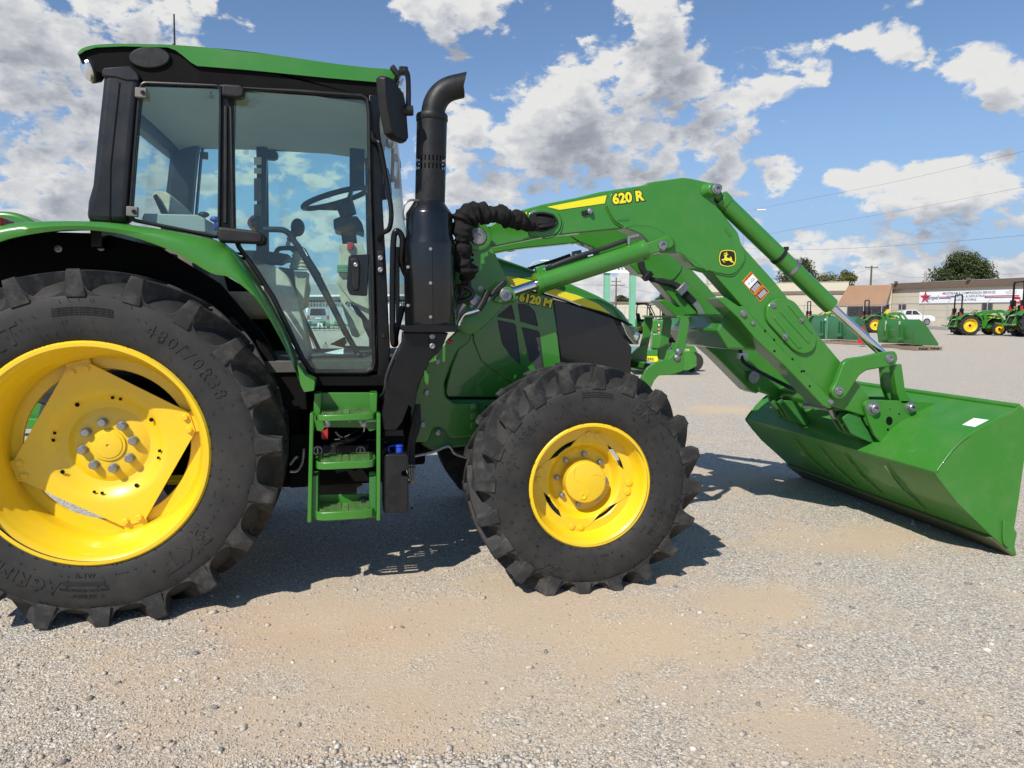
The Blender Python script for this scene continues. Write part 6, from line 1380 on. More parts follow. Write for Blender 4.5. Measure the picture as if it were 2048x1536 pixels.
# block courses: shallow ledges every few courses
for i in range(4): MB().box(0.02, LB_ - .02, -.012, -.002, .8 + i * .8, .812 + i * .8).build('mortar_course', 'band_brown', BH)
for (u0, u1, v0, v1) in ((1799, 1811, 610, 622), (1966, 1984, 606, 620)):
    x0, z1 = on_wall(u0, v0); x1, z0 = on_wall(u1, v1); W_ = MB().box(x0, x1, -.03, -.004, z0, z1).build('window', 'dark_glass', BH); MB().ring([(x0 - .08, z0 - .08), (x1 + .08, z0 - .08), (x1 + .08, z1 + .08), (x0 - .08, z1 + .08)], [(x0, z0), (x1, z0), (x1, z1), (x0, z1)], -.06, -.004).build('frame', 'brown_metal', W_)
for u in (1799, 1944):
    x, z = on_wall(u, 570); mb = MB(); mb.obox((x, -.55, 4.95), X_, Y_, Z_, (.16, .14, .12)); mb.cyl((x, -.4, 4.8), (x, -.3, 4.5), .05, .05, 8); mb.build('floodlight', 'brown_metal', BH, bevel=.02)
# company sign
x0, zt = on_wall(1841, 584.2); x1, zb2 = on_wall(2046.5, 605.2); zb2 = on_wall(1841, 606.8)[1]
SG = MB().box(x0, x1, -.12, -.03, zb2, zt).build('sign_board', 'sign_white', BH)
SW_, SH_ = x1 - x0, zt - zb2
def s_text(body, size, fx, fz, m, **kw): return text_on('sign_lettering', body, size, m, SG, lambda v: (x0 + fx * SW_ + v.x, -.125, zb2 + fz * SH_ + v.y), **kw)
kx = SW_ / 1755.0                                    # crop pixels along the sign
s_text('Hampel', .60, (405 - 180) / 1755, .47, 'sign_navy', shear=.25, offset=.012); s_text('OIL', .17, (380 - 180) / 1755, .12, 'sign_navy', shear=.2)
s_text('MIDSTREAM & COMPRESSION SERVICES', .36, (1050 - 180) / 1755 + .01, .80, 'sign_navy', offset=.005, spacing=.98); s_text('COMMERCIAL & INDUSTRIAL', .36, (1030 - 180) / 1755, .53, 'sign_navy', offset=.005); s_text('AGRICULTURAL', .36, (1030 - 180) / 1755, .25, 'sign_navy', offset=.005)
s_text('Tulsa, OK\nOklahoma City, OK\nHaysville, Kansas', .15, .90, .80, 'sign_navy')
sc5 = MB(); ctr = (x0 + .066 * SW_, zb2 + .5 * SH_); pts = []
for i in range(10): r = .82 if i % 2 == 0 else .33; a = math.pi / 2 + i * math.pi / 5; pts.append((ctr[0] + r * math.cos(a), ctr[1] + r * math.sin(a)))
sc5.add([(x, -.1225, z) for x, z in pts], [list(range(10))]); sc5.build('sign_star', 'sign_red', SG, smooth=0)
for (f0, f1) in ((.215, .335), (.665, .97)):
    for m_, z0, z1 in (('sign_red', .47, .55), ('sign_navy', .36, .43)):
        MB().add([(x0 + f0 * SW_, -.1225, zb2 + z0 * SH_), (x0 + f1 * SW_, -.1225, zb2 + z0 * SH_), (x0 + f1 * SW_, -.1225, zb2 + z1 * SH_), (x0 + f0 * SW_, -.1225, zb2 + z1 * SH_)], [(0, 1, 2, 3)]).build('sign_stripe', m_, SG, smooth=0)
# entrance block with sloping brown awning
A2, B2 = G(1690, 88.5), G(1778, 86)
EB, L2_ = wall_building('entrance_block', 'low entrance with sloping ribbed brown awning left of the block building', A2, B2, 4.3, 10, 'block_wall')
ay = -1.9; mb = MB(); mb.add([(0.05, -.05, 4.65), (L2_ + .0, -.05, 4.65), (L2_ - .5, ay, 2.15), (-1.0, ay, 2.1), (0.05, -.05, 4.5), (L2_, -.05, 4.5), (L2_ - .5, ay + .08, 2.05), (-1.0, ay + .08, 2.0)], [(0, 3, 2, 1), (4, 5, 6, 7), (0, 1, 5, 4), (3, 7, 6, 2), (0, 4, 7, 3), (1, 2, 6, 5)]); AW = mb.build('awning', 'roof_brown', EB)
for i in range(14):
    t = (i + .5) / 14; a = Vector((.05 + (L2_ - .05) * t, -.06, 4.67)); b = Vector((-1.0 + (L2_ + .5) * t, ay - .01, 2.13)); MB().tube([a, b], .03, 4).build('awning_rib', 'roof_brown', AW)
MB().box(.1, L2_ - .2, -.04, -.005, .1, 2.3).build('shop_window', 'dark_glass', EB); 
for i in range(4): MB().box(.1 + i * 1.3, .2 + i * 1.3, -.07, -.004, .05, 2.35).build('window_mullion', 'brown_metal', EB)
# beige metal building behind the loader
A3, B3 = G(1396, 101), G(1691, 93)
MBD, L3_ = wall_building('metal_building', 'flat-topped beige metal-clad building left of the sloping awning', A3, B3, 5.25, 16, 'block_wall')
MB().box(-.03, L3_ + .03, -.06, -.005, 4.15, 5.3).build('upper_cladding', 'metal_wall', MBD)
first = None
for i in range(64):
    if first is None: first = MB().box(0, .07, -.10, -.061, 4.15, 5.28).build('cladding_rib', 'metal_wall', MBD); o = first
    else: o = first.copy(); COL.objects.link(o)
    o.location.x = i * L3_ / 64
MB().box(-.04, L3_ + .04, -.14, -.062, 3.75, 4.16).build('brown_band', 'band_brown', MBD); MB().box(-.1, L3_ + .1, -.12, 16, 5.3, 5.38).build('roof', 'grey_roof', MBD)
MB().box(1.0, 3.2, -.05, -.006, 0, 2.6).build('overhead_door', 'sign_white', MBD)
A4, B4 = G(1120, 150), G(1420, 140)
FB, L4_ = wall_building('far_warehouse', 'far low cream warehouse seen between the sign posts', A4, B4, 3.1, 15, 'metal_wall'); MB().box(-.2, L4_ + .2, -.3, 15, 3.1, 3.45).build('roof_edge', 'band_brown', FB)
for i in range(40): MB().box(i * L4_ / 40, i * L4_ / 40 + .12, -.05, -.004, .1, 3.05).build('cladding_rib', 'metal_wall', FB)
# long shed seen through the cab
A5, B5 = G(430, 84), G(860, 76)
SHD, L5_ = wall_building('metal_shed', 'long metal shed with grey roof and white eave seen through the cab', A5, B5, 3.2, 14, 'teal_metal')
mb = MB(); mb.add([(-.4, -.6, 3.25), (L5_ + .4, -.6, 3.25), (L5_ + .4, 7, 4.75), (-.4, 7, 4.75), (-.4, 14.4, 3.25), (L5_ + .4, 14.4, 3.25)], [(0, 1, 2, 3), (3, 2, 5, 4)]); mb.build('roof', 'grey_roof', SHD, smooth=0); MB().box(-.4, L5_ + .4, -.68, -.56, 3.1, 3.3).build('eave', 'sign_white', SHD)
MB().box(.02, L5_ - .02, -.03, -.004, 2.0, 2.75).build('wall_band', 'charcoal', SHD); MB().box(L5_ * .80, L5_ * .88, -.04, -.006, .1, 2.3).build('shed_door', 'sign_white', SHD)
for i in range(70): MB().box(i * L5_ / 70, i * L5_ / 70 + .06, -.05, -.035 if False else -.004, .05, 3.1).build('cladding_rib', 'teal_metal', SHD)
fence([G(860, 66), G(640, 70), G(380, 76)], 'yard_fence', 'yard fence in front of the metal shed seen through the cab', 2.3, 2.5, False)
# ------------------------------------------------------------------ poles, wires, sign, lamps
def pole(name, label, u, d, vtop, m, r, arms=(), cat='utility pole'):
    b = G(u, d); h = CAM.z + (623 - vtop) * d / FPX; E_ = empty(name, b, -YAW); tag(E_, label, cat); MB().cyl((0, 0, 0), (0, 0, h), r, r * .7, 10).build('shaft', m, E_)
    for (z, w, n) in arms:
        MB().box(-w / 2, w / 2, -.05, .05, h - z - .06, h - z + .06).build('crossarm', m, E_)
        for i in range(n): x = -w / 2 + .1 + (w - .2) * i / (n - 1); MB().cyl((x, 0, h - z + .06), (x, 0, h - z + .24), .05, .03, 8).build('insulator', 'grey_plastic', E_)
    return E_, h
pole('utility_pole', 'tall brown utility pole with two crossarms between the pale green sign posts', 1230.5, 125, 556, 'pole_wood', .17, ((.7, 1.6, 3), (1.35, 3.0, 4)))
pole('utility_pole', 'utility pole with a single top crossarm above the brown awning', 1735, 105, 533, 'pole_wood', .17, ((.25, 1.9, 3),))
pole('utility_pole', 'short pale pole stub beside the large dark tree', 1843, 92, 544, 'pale_wood', .16)
pole('utility_pole', 'pale wooden pole behind the loader arm by the metal building', 1411, 96, 556, 'pale_wood', .2)
def wire(label, pts, r=.008):
    P_ = smooth_path([G(u, d, CAM.z + (623 - v) * d / FPX) for u, v, d in pts], 6); E_ = MB().tube(P_, r, 5).build('power_line', 'wire'); tag(E_, label, 'power line')
wire('highest power line crossing the sky at the right', [(1420, 440, 80), (1560, 412, 72), (1800, 365, 60), (2120, 288, 48)]); wire('middle power line crossing the sky above the trees', [(1420, 494, 80), (1555, 466, 72), (1800, 424, 60), (2120, 362, 48)])
wire('lowest power line running just above the tree tops', [(1380, 492, 90), (1501, 499, 85), (1640, 501, 80), (1850, 489, 70), (2120, 466, 60)], .011)
wire('thin wire sagging from the two-armed pole to the right', [(1230, 570, 125), (1300, 586, 122), (1380, 590, 118), (1500, 585, 112)], .02); wire('thin wire running left from the two-armed pole', [(1230, 571, 125), (1150, 570, 120), (1050, 560, 110)], .02)
wire('low wire running right from the pole above the awning', [(1735, 536, 105), (1790, 552, 104), (1850, 556, 100), (2100, 545, 90)], .011); wire('low wire running left from the pole above the awning', [(1735, 536, 105), (1690, 552, 106), (1600, 560, 110), (1400, 550, 120)], .011)
def street_lamp(label, u, d, lamp):
    b = G(u, d); lu, lv = lamp; z = CAM.z + (623 - lv) * d / FPX; e = G(lu, d, z) - b; E_ = empty('street_lamp', b); tag(E_, label, 'street lamp')
    MB().cyl((0, 0, 0), (0, 0, z - .5), .09, .06, 10).build('shaft', 'galv', E_); MB().tube(smooth_path([(0, 0, z - .6), (e.x * .3, e.y * .3, z - .22), (e.x * .75, e.y * .75, z - .02), (e.x, e.y, z)], 4), .035, 8).build('arm', 'galv', E_)
    MB().obox(Vector((e.x, e.y, z)) + RT * .3, RT, F0, Z_, (.38, .12, .06)).build('lamp_head', 'sign_white', E_, bevel=.04)
street_lamp('street lamp with white head right of the loader knee', 1478, 62, (1506, 425)); street_lamp('street lamp with white head above the tractor hood', 1058, 62, (1082, 523))
SGN = empty('roadside_sign', G(1240, 45), -YAW); tag(SGN, 'white lettered sign on two pale green posts behind the hood', 'sign')
gx = lambda u: (u - 1240) * 45 / FPX
for u0, u1 in ((1207, 1218), (1258, 1269)): MB().box(gx(u0), gx(u1), -.16, .16, 0, 4.4).build('post', 'green_light', SGN, bevel=.01); MB().box(gx(u0) - .06, gx(u0) - .006, -.18, .0, 0, 4.3).build('post_flange', 'green_light', SGN)
zb3 = CAM.z + (623 - 547.5) * 45 / FPX; MB().box(gx(1196), gx(1302), -.28, -.17, zb3, zb3 + .95).build('board', 'sign_white', SGN)
text_on('lettering', 'P & K Equipment', .24, 'black_decal', SGN, lambda v: (gx(1252) + v.x, -.285, zb3 + .26 + v.y), offset=.004)
rs_ = G(2025, 43.5); RS = empty('red_sign', rs_, -YAW); tag(RS, 'small red sign with white bar on a thin post by the fence', 'sign'); MB().cyl((0, 0, 0), (0, 0, 1.7), .03, .03, 8).build('post', 'smv_red', RS); MB().box(-.25, .25, -.03, .0, 1.98, 2.34).build('plate', 'smv_red', RS); MB().box(-.03, .03, -.02, .01, 1.6, 2.0).build('bracket', 'smv_red', RS); MB().box(-.19, .19, -.036, -.031, 2.08, 2.19).build('bar', 'sign_white', RS)
# ------------------------------------------------------------------ trees
def tree(name, label, u, d, v0, u0, u1, leafm, seed, n=5200, leaf=.22, group=None, trunk=.3):
    rnd = random.Random(seed); b = G(u, d); h = CAM.z + (623 - v0) * d / FPX; w = (u1 - u0) * d / FPX; cx = (((u0 + u1) / 2) - u) * d / FPX
    E_ = empty(name, b, -YAW); tag(E_, label, 'tree', group); tr = MB(); tr.tube(smooth_path([(0, 0, 0), (.1, 0, h * .25), (cx * .3, .1, h * .5), (cx * .5, 0, h * .8)], 4), [trunk * (1 - .07 * i) for i in range(13)], 8)
    cl = []
    for i in range(38):
        a = rnd.uniform(0, 2 * math.pi); rr = math.sqrt(rnd.random()); z = rnd.random(); prof = math.sqrt(max(.05, 1 - (abs(z - .42) / .62) ** 2)); cr = w * .165 * rnd.uniform(.7, 1.3)
        c = Vector((cx + math.cos(a) * rr * (w / 2 - cr * .8) * prof, math.sin(a) * rr * (w / 2 - cr * .8) * prof * .9, h * .26 + (h * .74 - cr) * z)); cl.append((c, cr))
        if i < 12: tr.tube([(cx * .3, 0, h * .38), (c + Vector((0, 0, h * .3))) * .5, c], [trunk * .4, trunk * .2, .03], 6)
    tr.build('trunk', 'bark', E_, smooth=60); vs = []; fs = []
    for i in range(n):
        c, cr = cl[rnd.randrange(len(cl))]; v = Vector((rnd.gauss(0, 1), rnd.gauss(0, 1), rnd.gauss(0, 1))).normalized(); p = c + v * cr * (rnd.random() ** .4) * rnd.uniform(.85, 1.12); p.z = max(p.z, h * .18)
        s = leaf * rnd.uniform(.6, 1.4); a = (v + Vector((rnd.uniform(-1, 1), rnd.uniform(-1, 1), rnd.uniform(-.3, 1)))).normalized(); t = a.orthogonal().normalized(); k = a.cross(t); an = rnd.uniform(0, 6.28); t2 = t * math.cos(an) + k * math.sin(an); k2 = a.cross(t2); o = len(vs)
        vs += [p - t2 * s, p - k2 * s * .55, p + t2 * s, p + k2 * s * .55 + a * s * .25]; fs.append([o, o + 1, o + 2, o + 3])
    MB().add(vs, fs).build('crown', leafm, E_, smooth=0); return E_
tree('oak_tree', 'large dark green spreading tree above the company sign', 1912, 104, 503, 1845, 1980, 'leaf_dark', 4, 22000, .16); tree('oak_tree', 'tall dark tree partly behind the tilt cylinder', 1590, 122, 516, 1542, 1644, 'leaf_dark', 8, 15000, .17)
tree('olive_tree', 'small yellow-green tree right of the tilt cylinder', 1646, 112, 541, 1610, 1682, 'leaf_olive', 12, 10000, .15); tree('olive_tree', 'yellow-green tree beside the top corner of the awning', 1687, 108, 537, 1660, 1713, 'leaf_olive', 15, 9000, .14)
tree('far_tree', 'low far tree behind the two-armed pole', 1243, 170, 590, 1222, 1262, 'leaf_far', 21, 2200, .34); tree('far_tree', 'far dark tree just left of the far loader arm', 1318, 165, 588, 1304, 1338, 'leaf_far', 23, 2000, .34); tree('far_tree', 'far low tree behind the cab and the metal shed', 760, 190, 596, 730, 800, 'leaf_far', 25, 2200, .4)
# ------------------------------------------------------------------ parked compact tractors
def small_tyre(R_, w, N):
    m = MB(); rb = R_ * .62
    m.lathe([(rb, -w * .42), (R_ * .72, -w * .5), (R_ * .86, -w * .5), (R_ * .93, -w * .40), (R_ * .95, 0), (R_ * .93, w * .40), (R_ * .86, w * .5), (R_ * .72, w * .5), (rb, w * .42)], (0, 0, 0), (0, 1, 0), 36)
    for side in (1, -1):
        for i in range(N):
            a0 = (i + (.5 if side > 0 else 0)) * 2 * math.pi / N; secs = []
            for k in range(4):
                s = w * .5 * (1 - k / 3); a = a0 + .55 * w / R_ * (k / 3); hw_ = .022 * R_ / .6
                def P(aa, r): return (r * math.sin(aa), -side * s, r * math.cos(aa))
                secs.append([P(a - hw_ / R_ * 1.5, R_ * .88), P(a - hw_ / R_, R_), P(a + hw_ / R_, R_), P(a + hw_ / R_ * 1.5, R_ * .88)])
            m.loft(secs)
    return m
def small_rim(R_, w):
    rb = R_ * .63; m = MB(); m.lathe([(rb, -w * .44), (rb * 1.04, -w * .46), (rb * 1.0, -w * .38), (rb * .90, -w * .30), (rb * .86, -w * .05), (rb * .45, -w * .10), (rb * .30, -w * .20), (rb * .15, -w * .22), (.001, -w * .22)], (0, 0, 0), (0, 1, 0), 32); return m
def build_compact():
    E_ = empty('compact_tractor'); yw = .62
    for (x, R_, w, yy, N, nm) in ((0, .62, .40, .58, 14, 'rear_wheel'), (1.72, .41, .28, .56, 13, 'front_wheel')):
        for sg in (-1, 1):
            W_ = empty(nm, (x, sg * yy, R_)); W_.parent = E_; W_.scale.y = -sg if sg > 0 else 1
            small_tyre(R_, w, N).build('tyre', 'rubber', W_, smooth=35); small_rim(R_, w).build('rim', 'yellow', W_, smooth=40); MB().cyl((0, -w * .30, 0), (0, -w * .18, 0), .07, .07, 10).build('hub', 'black_matte', W_)
    for sg in (-1, 1):
        f = MB(); secs = []
        for k in range(13):
            a = R(-62 + k * 132 / 12); r0, r1 = .70, .76
            secs.append([(r0 * math.sin(a), sg * .80, .62 + r0 * math.cos(a)), (r1 * math.sin(a), sg * .80, .62 + r1 * math.cos(a)), (r1 * math.sin(a), sg * .40, .62 + r1 * math.cos(a) + .02), (r0 * math.sin(a), sg * .40, .62 + r0 * math.cos(a) + .02)])
        f.loft(secs).build('fender', 'green', E_, fix=True)
        MB().prism([(-.35, .55), (.45, .55), (.62, .9), (.4, 1.25), (-.3, 1.25)], min(sg * .40, sg * .36), max(sg * .40, sg * .36)).build('fender_side', 'green', E_)
        # loader: mast, boom, cylinders
        y0, y1 = sorted((sg * .46, sg * .38))
        MB().prism([(.72, .45), (1.0, .45), (1.12, .8), (1.05, 1.25), (.92, 1.42), (.80, 1.35), (.92, 1.0), (.86, .75)], y0, y1).build('loader_mast', 'green', E_, bevel=.01)
        MB().prism([(.84, 1.30), (1.0, 1.28), (1.75, 1.42), (2.05, 1.34), (2.55, .62), (2.68, .42), (2.78, .50), (2.62, .74), (2.14, 1.46), (1.85, 1.58), (1.6, 1.56), (.9, 1.42)], y0 + .005, y1 - .005).build('loader_arm', 'green', E_, bevel=.01)
        MB().cyl((1.02, sg * .43, .82), (1.75, sg * .43, 1.36), .035, .035, 10).build('lift_cylinder', 'green', E_); MB().cyl((2.1, sg * .43, 1.42), (2.62, sg * .43, .80), .03, .03, 10).build('tilt_cylinder', 'chrome', E_)
    MB().prism([(.85, .72), (2.05, .66), (2.1, .95), (2.0, 1.12), (1.6, 1.24), (1.0, 1.28), (.86, 1.2)], -.27, .27).build('hood', 'green', E_, bevel=.06, seg=3)
    MB().prism([(1.05, 1.14), (1.85, 1.02), (1.86, 1.06), (1.05, 1.2)], -.276, .276).build('hood_stripe', 'yellow_decal', E_)
    MB().prism([(-.35, .45), (2.1, .40), (2.1, .72), (.9, .75), (.5, .62), (-.35, .80)], -.20, .20).build('chassis', 'green_cast', E_, bevel=.02); MB().prism([(1.2, .75), (2.0, .70), (2.0, 1.0), (1.2, 1.05)], -.285, .285).build('engine_side', 'black_matte', E_)
    MB().prism([(-.15, .80), (.75, .72), (.75, .80), (-.15, .90)], -.5, .5).build('platform', 'black_matte', E_)
    ST = MB().prism([(-.22, 1.02), (.18, 1.05), (.2, 1.14), (-.14, 1.14), (-.22, 1.42), (-.32, 1.44), (-.30, 1.05)], -.25, .25).build('seat', 'black_matte', E_, bevel=.03)
    MB().cyl((.82, 0, 1.0), (.55, 0, 1.42), .04, .03, 10).build('steering_column', 'black_matte', E_); c = Vector((.53, 0, 1.44)); u_ = Vector((.83, 0, .55)); MB().tube([c + u_ * .19 * math.cos(a) + Y_ * .19 * math.sin(a) for a in [2 * math.pi * i / 20 for i in range(20)]], .018, 6, closed=True).build('steering_wheel', 'black_matte', E_)
    RB = MB().tube([(-.42, -.45, .9), (-.42, -.45, 2.40), (-.42, -.38, 2.48), (-.42, .38, 2.48), (-.42, .45, 2.40), (-.42, .45, .9)], .045, 8).build('roll_bar', 'black_paint', E_)
    for sg in (-1, 1): MB().obox((-.42, sg * .45, 1.52), X_, Y_, Z_, (.10, .07, .14)).build('roll_bar_hinge', 'black_paint', RB, bevel=.01); MB().obox((-.50, sg * .50, 1.30), X_, Y_, Z_, (.03, .06, .10)).build('tail_lamp', 'smv_red', E_)
    for sg in (-1, 1): MB().tube([(-.35, sg * .22, .55), (-.75, sg * .34, .52), (-1.15, sg * .38, .62)], .035, 8).build('hitch_arm', 'green', E_); MB().tube([(-.3, sg * .25, 1.0), (-.6, sg * .3, .95), (-.75, sg * .33, .58)], .025, 8).build('lift_link', 'green', E_)
    MB().prism([(2.62, .28), (2.95, .30), (3.05, .85), (2.85, 1.0), (2.60, .62)], -.85, .85).build('loader_bucket', 'green', E_, bevel=.02)
    return E_
CT = build_compact(); GT = 'compact tractors parked in the yard'
def place(o, u, d, rz, sc, label, tilt=None):
    o.location = G(u, d); o.rotation_euler.z = rz; o.scale = (sc, sc, sc); tag(o, label, 'tractor', GT); return o
place(CT, 1925.5, 44.3, R(-19), 1.0, 'compact green tractor with upright black roll bar in front of the company sign')
t2 = place(copy_tree(CT), 1741, 49.5, R(-19), .90, 'compact green tractor with yellow seat behind the pale-stickered bucket')
t3 = place(copy_tree(CT), 1625, 54.7, R(-19), .90, 'compact green tractor half hidden behind the tilt cylinder')
t4 = place(copy_tree(CT), 2050, 41.5, R(-22), 1.28, 'larger compact tractor cut by the right edge of the photo')
t5 = place(copy_tree(CT), -20, 15.0, R(-14), 1.25, 'green tractor mostly hidden behind the big left rear tyre')
for t_ in (t2, t3):
    for c_ in t_.children:
        if c_.name.startswith('seat'):
            c_.data = c_.data.copy(); c_.data.materials[0] = MATS['yellow_seat']; c_.rotation_euler.y = R(35); c_.location = (.55, 0, .45)
        if c_.name.startswith('roll_bar') and c_.type == 'MESH': c_.scale.y = .96
# ------------------------------------------------------------------ loose buckets on pallets
def loose_bucket(name, label, u, d, rz, L_, H_, m, tilt=0.0, lift=.14):
    E_ = empty(name, G(u, d, lift), rz); tag(E_, label, 'loader bucket', 'loose loader buckets on pallets'); s = H_
    pr = [(0, .06), (-.10, .55), (-.05, .85), (.10, 1.0), (.12, 1.0), (-.02, .84), (-.07, .55), (.03, .09), (.95, .03), (.95, .0)]
    def sec(x): return [(x, p[0] * s * -1 * -1, p[1] * s) for p in pr]
    a, b = sec(0), sec(L_); k = len(pr)
    MB().add(a + b, [list(range(k)), list(range(2 * k - 1, k - 1, -1))] + [[j, i, i + k, j + k] for i in range(k) for j in [(i + 1) % k]]).build('shell', m, E_, fix=True)
    side = [(0, .04), (-.12, .55), (-.07, .85), (.08, 1.02), (.35, .86), (.98, .08), (.98, -.01)]
    for x in (-.012, L_): MB().add([(x, y * s, z * s) for y, z in side] + [(x + .012, y * s, z * s) for y, z in side], [list(range(7)), list(range(13, 6, -1))] + [[(i + 1) % 7, i, i + 7, (i + 1) % 7 + 7] for i in range(7)]).build('side_plate', m, E_, fix=True)
    for x in (L_ * .24, L_ * .66):
        MB().box(x, x + .03, -.20 * s, -.10 * s, .30 * s, .80 * s).build('mount_ear', m, E_); MB().box(x + .14, x + .17, -.20 * s, -.10 * s, .30 * s, .80 * s).build('mount_ear', m, E_); MB().box(x - .06, x + .22, -.24 * s, -.10 * s, .18 * s, .30 * s).build('mount_hook', m, E_, bevel=.01)
    return E_
b1 = G(1740, 28.0); 
LBA = loose_bucket('loader_bucket', 'mid-green loader bucket with open end on pallets beside the chrome cylinder rod', 1757, 29.6, R(-93), 2.12, 1.02, 'bucket_mid')
for dx in (.55, .60, 1.35, 1.40): MB().box(dx, dx + .018, -.16, -.15, .55, .95).build('yellow_tape', 'stripe_white', LBA)
LBB = loose_bucket('loader_bucket', 'dull dark green bucket with strapping partly behind the chrome cylinder rod', 1624, 33.8, R(-74), 2.3, 1.10, 'bucket_dark')
for dx in (.85, .92): MB().box(dx, dx + .02, -.18, -.17, .02, 1.12).build('strap', 'green_light', LBB)
MB().box(.78, .86, -.185, -.175, .92, 1.0).build('tag', 'sign_white', LBB)
tri = G(1724, 29.6); SM = empty('slow_vehicle_triangle', tri + Vector((0, 0, .15)), R(-14)); tag(SM, 'red slow-vehicle triangle leaning between the two loose buckets', 'safety sign'); MB().prism([(-.22, 0), (.22, 0), (.05, .68), (-.05, .68)], -.02, .0).build('plate', 'smv_red', SM); MB().prism([(-.05, .15), (.06, .15), (.02, .56), (-.02, .56)], -.026, -.021).build('centre', 'sign_red', SM)
def pallet(label, u, d, rz, L_=1.2, W_=1.0):
    E_ = empty('pallet', G(u, d), rz); tag(E_, label, 'pallet', 'wooden pallets under the loose buckets')
    for y in (0, W_ * .45, W_ * .9): MB().box(0, L_, y, y + .09, .02, .11).build('runner', 'wood', E_)
    for i in range(6): x = i * (L_ - .1) / 5; MB().box(x, x + .1, 0, W_, .111, .135).build('slat', 'wood', E_); 
    return E_
pallet('wooden pallet under the left end of the mid-green bucket', 1762, 29.2, R(-93), 1.0, 1.1); pallet('wooden pallet under the right end of the mid-green bucket', 1796, 27.6, R(-93), 1.0, 1.1); pallet('wooden pallet under the dark green bucket', 1640, 33.0, R(-72), 1.1); pallet('wooden pallet under the right half of the dark green bucket', 1682, 31.8, R(-72), 1.0)
# ------------------------------------------------------------------ cars
def car(name, label, u, d, rz, prof, glassp, L_, W_, m, wheels, R_, cat, windows_rear=False):
    E_ = empty(name, G(u, d), rz); tag(E_, label, cat); hw_ = W_ / 2
    MB().prism(prof, -hw_, hw_).build('body', m, E_, bevel=.05, seg=3)
    for g_ in glassp: MB().prism(g_, -hw_ - .006, -hw_ + .02).build('window', 'dark_glass', E_); MB().prism(g_, hw_ - .02, hw_ + .006).build('window', 'dark_glass', E_)
    for x in wheels:
        for sg in (-1, 1):
            W2_ = empty('wheel', (x, sg * (hw_ - .10), R_)); W2_.parent = E_; MB().lathe([(R_ * .6, -.12), (R_, -.10), (R_, .10), (R_ * .6, .12)], (0, 0, 0), (0, 1, 0), 24).build('tyre', 'rubber', W2_); MB().lathe([(R_ * .64, -.125), (R_ * .5, -.10), (.01, -.115), (.01, .115), (R_ * .5, .10), (R_ * .64, .125)], (0, 0, 0), (0, 1, 0), 16).build('rim', 'zinc', W2_)
            MB().lathe([(R_ * 1.18, -.13), (R_ * 1.18, -.118)], (x, sg * hw_ - (0 if sg < 0 else -.0) , R_), (0, 1, 0), 24, caps=True) if False else None
    return E_
pk = [(-2.7, .55), (-2.7, 1.05), (-1.0, 1.08), (-.85, 1.75), (-.5, 1.88), (.55, 1.86), (1.25, 1.28), (2.35, 1.18), (2.75, .98), (2.82, .55), (2.4, .42), (-2.4, .42)]
car('pickup_truck', 'white pickup truck parked by the beige wall beyond the fence', 1812, 77, R(-16), pk, [[(-.75, 1.28), (-.66, 1.72), (-.45, 1.78), (.0, 1.78), (.0, 1.28)], [(.08, 1.28), (.08, 1.78), (.5, 1.76), (1.02, 1.28)]], 5.5, 1.95, 'white_car', (-1.75, 1.8), .42, 'pickup truck').scale = (.88, .88, .88)
sv = [(-2.25, .5), (-2.32, 1.05), (-2.24, 1.12), (-2.03, 1.72), (-1.6, 1.80), (.2, 1.78), (1.0, 1.18), (2.2, 1.0), (2.3, .5), (1.9, .38), (-1.9, .38)]
SUV = car('suv', 'silver suv seen from behind through the cab windows', 638, 62, R(93), sv, [[(-1.85, 1.2), (-1.7, 1.65), (-.9, 1.68), (-.9, 1.2)], [(-.8, 1.2), (-.8, 1.68), (.1, 1.66), (.7, 1.2)]], 4.6, 1.86, 'silver_car', (-1.4, 1.4), .37, 'car')
MB().add([(-2.26, -.66, 1.14), (-2.26, .66, 1.14), (-2.06, .58, 1.70), (-2.06, -.58, 1.70)], [(0, 1, 2, 3)]).build('rear_window', 'dark_glass', SUV, smooth=0)
for sg in (-1, 1): MB().obox((-2.30, sg * .80, 1.0), X_, Y_, Z_, (.06, .09, .15)).build('tail_light', 'red', SUV, bevel=.02)
MB().box(-2.38, -2.2, -.92, .92, .45, .72).build('bumper', 'silver_car', SUV, bevel=.04); MB().box(-2.34, -2.33, -.25, .25, .84, .96).build('number_plate', 'paper', SUV); MB().box(-1.7, .1, -.72, -.68, 1.80, 1.86).build('roof_rail', 'black_matte', SUV); MB().box(-1.7, .1, .68, .72, 1.80, 1.86).build('roof_rail', 'black_matte', SUV)
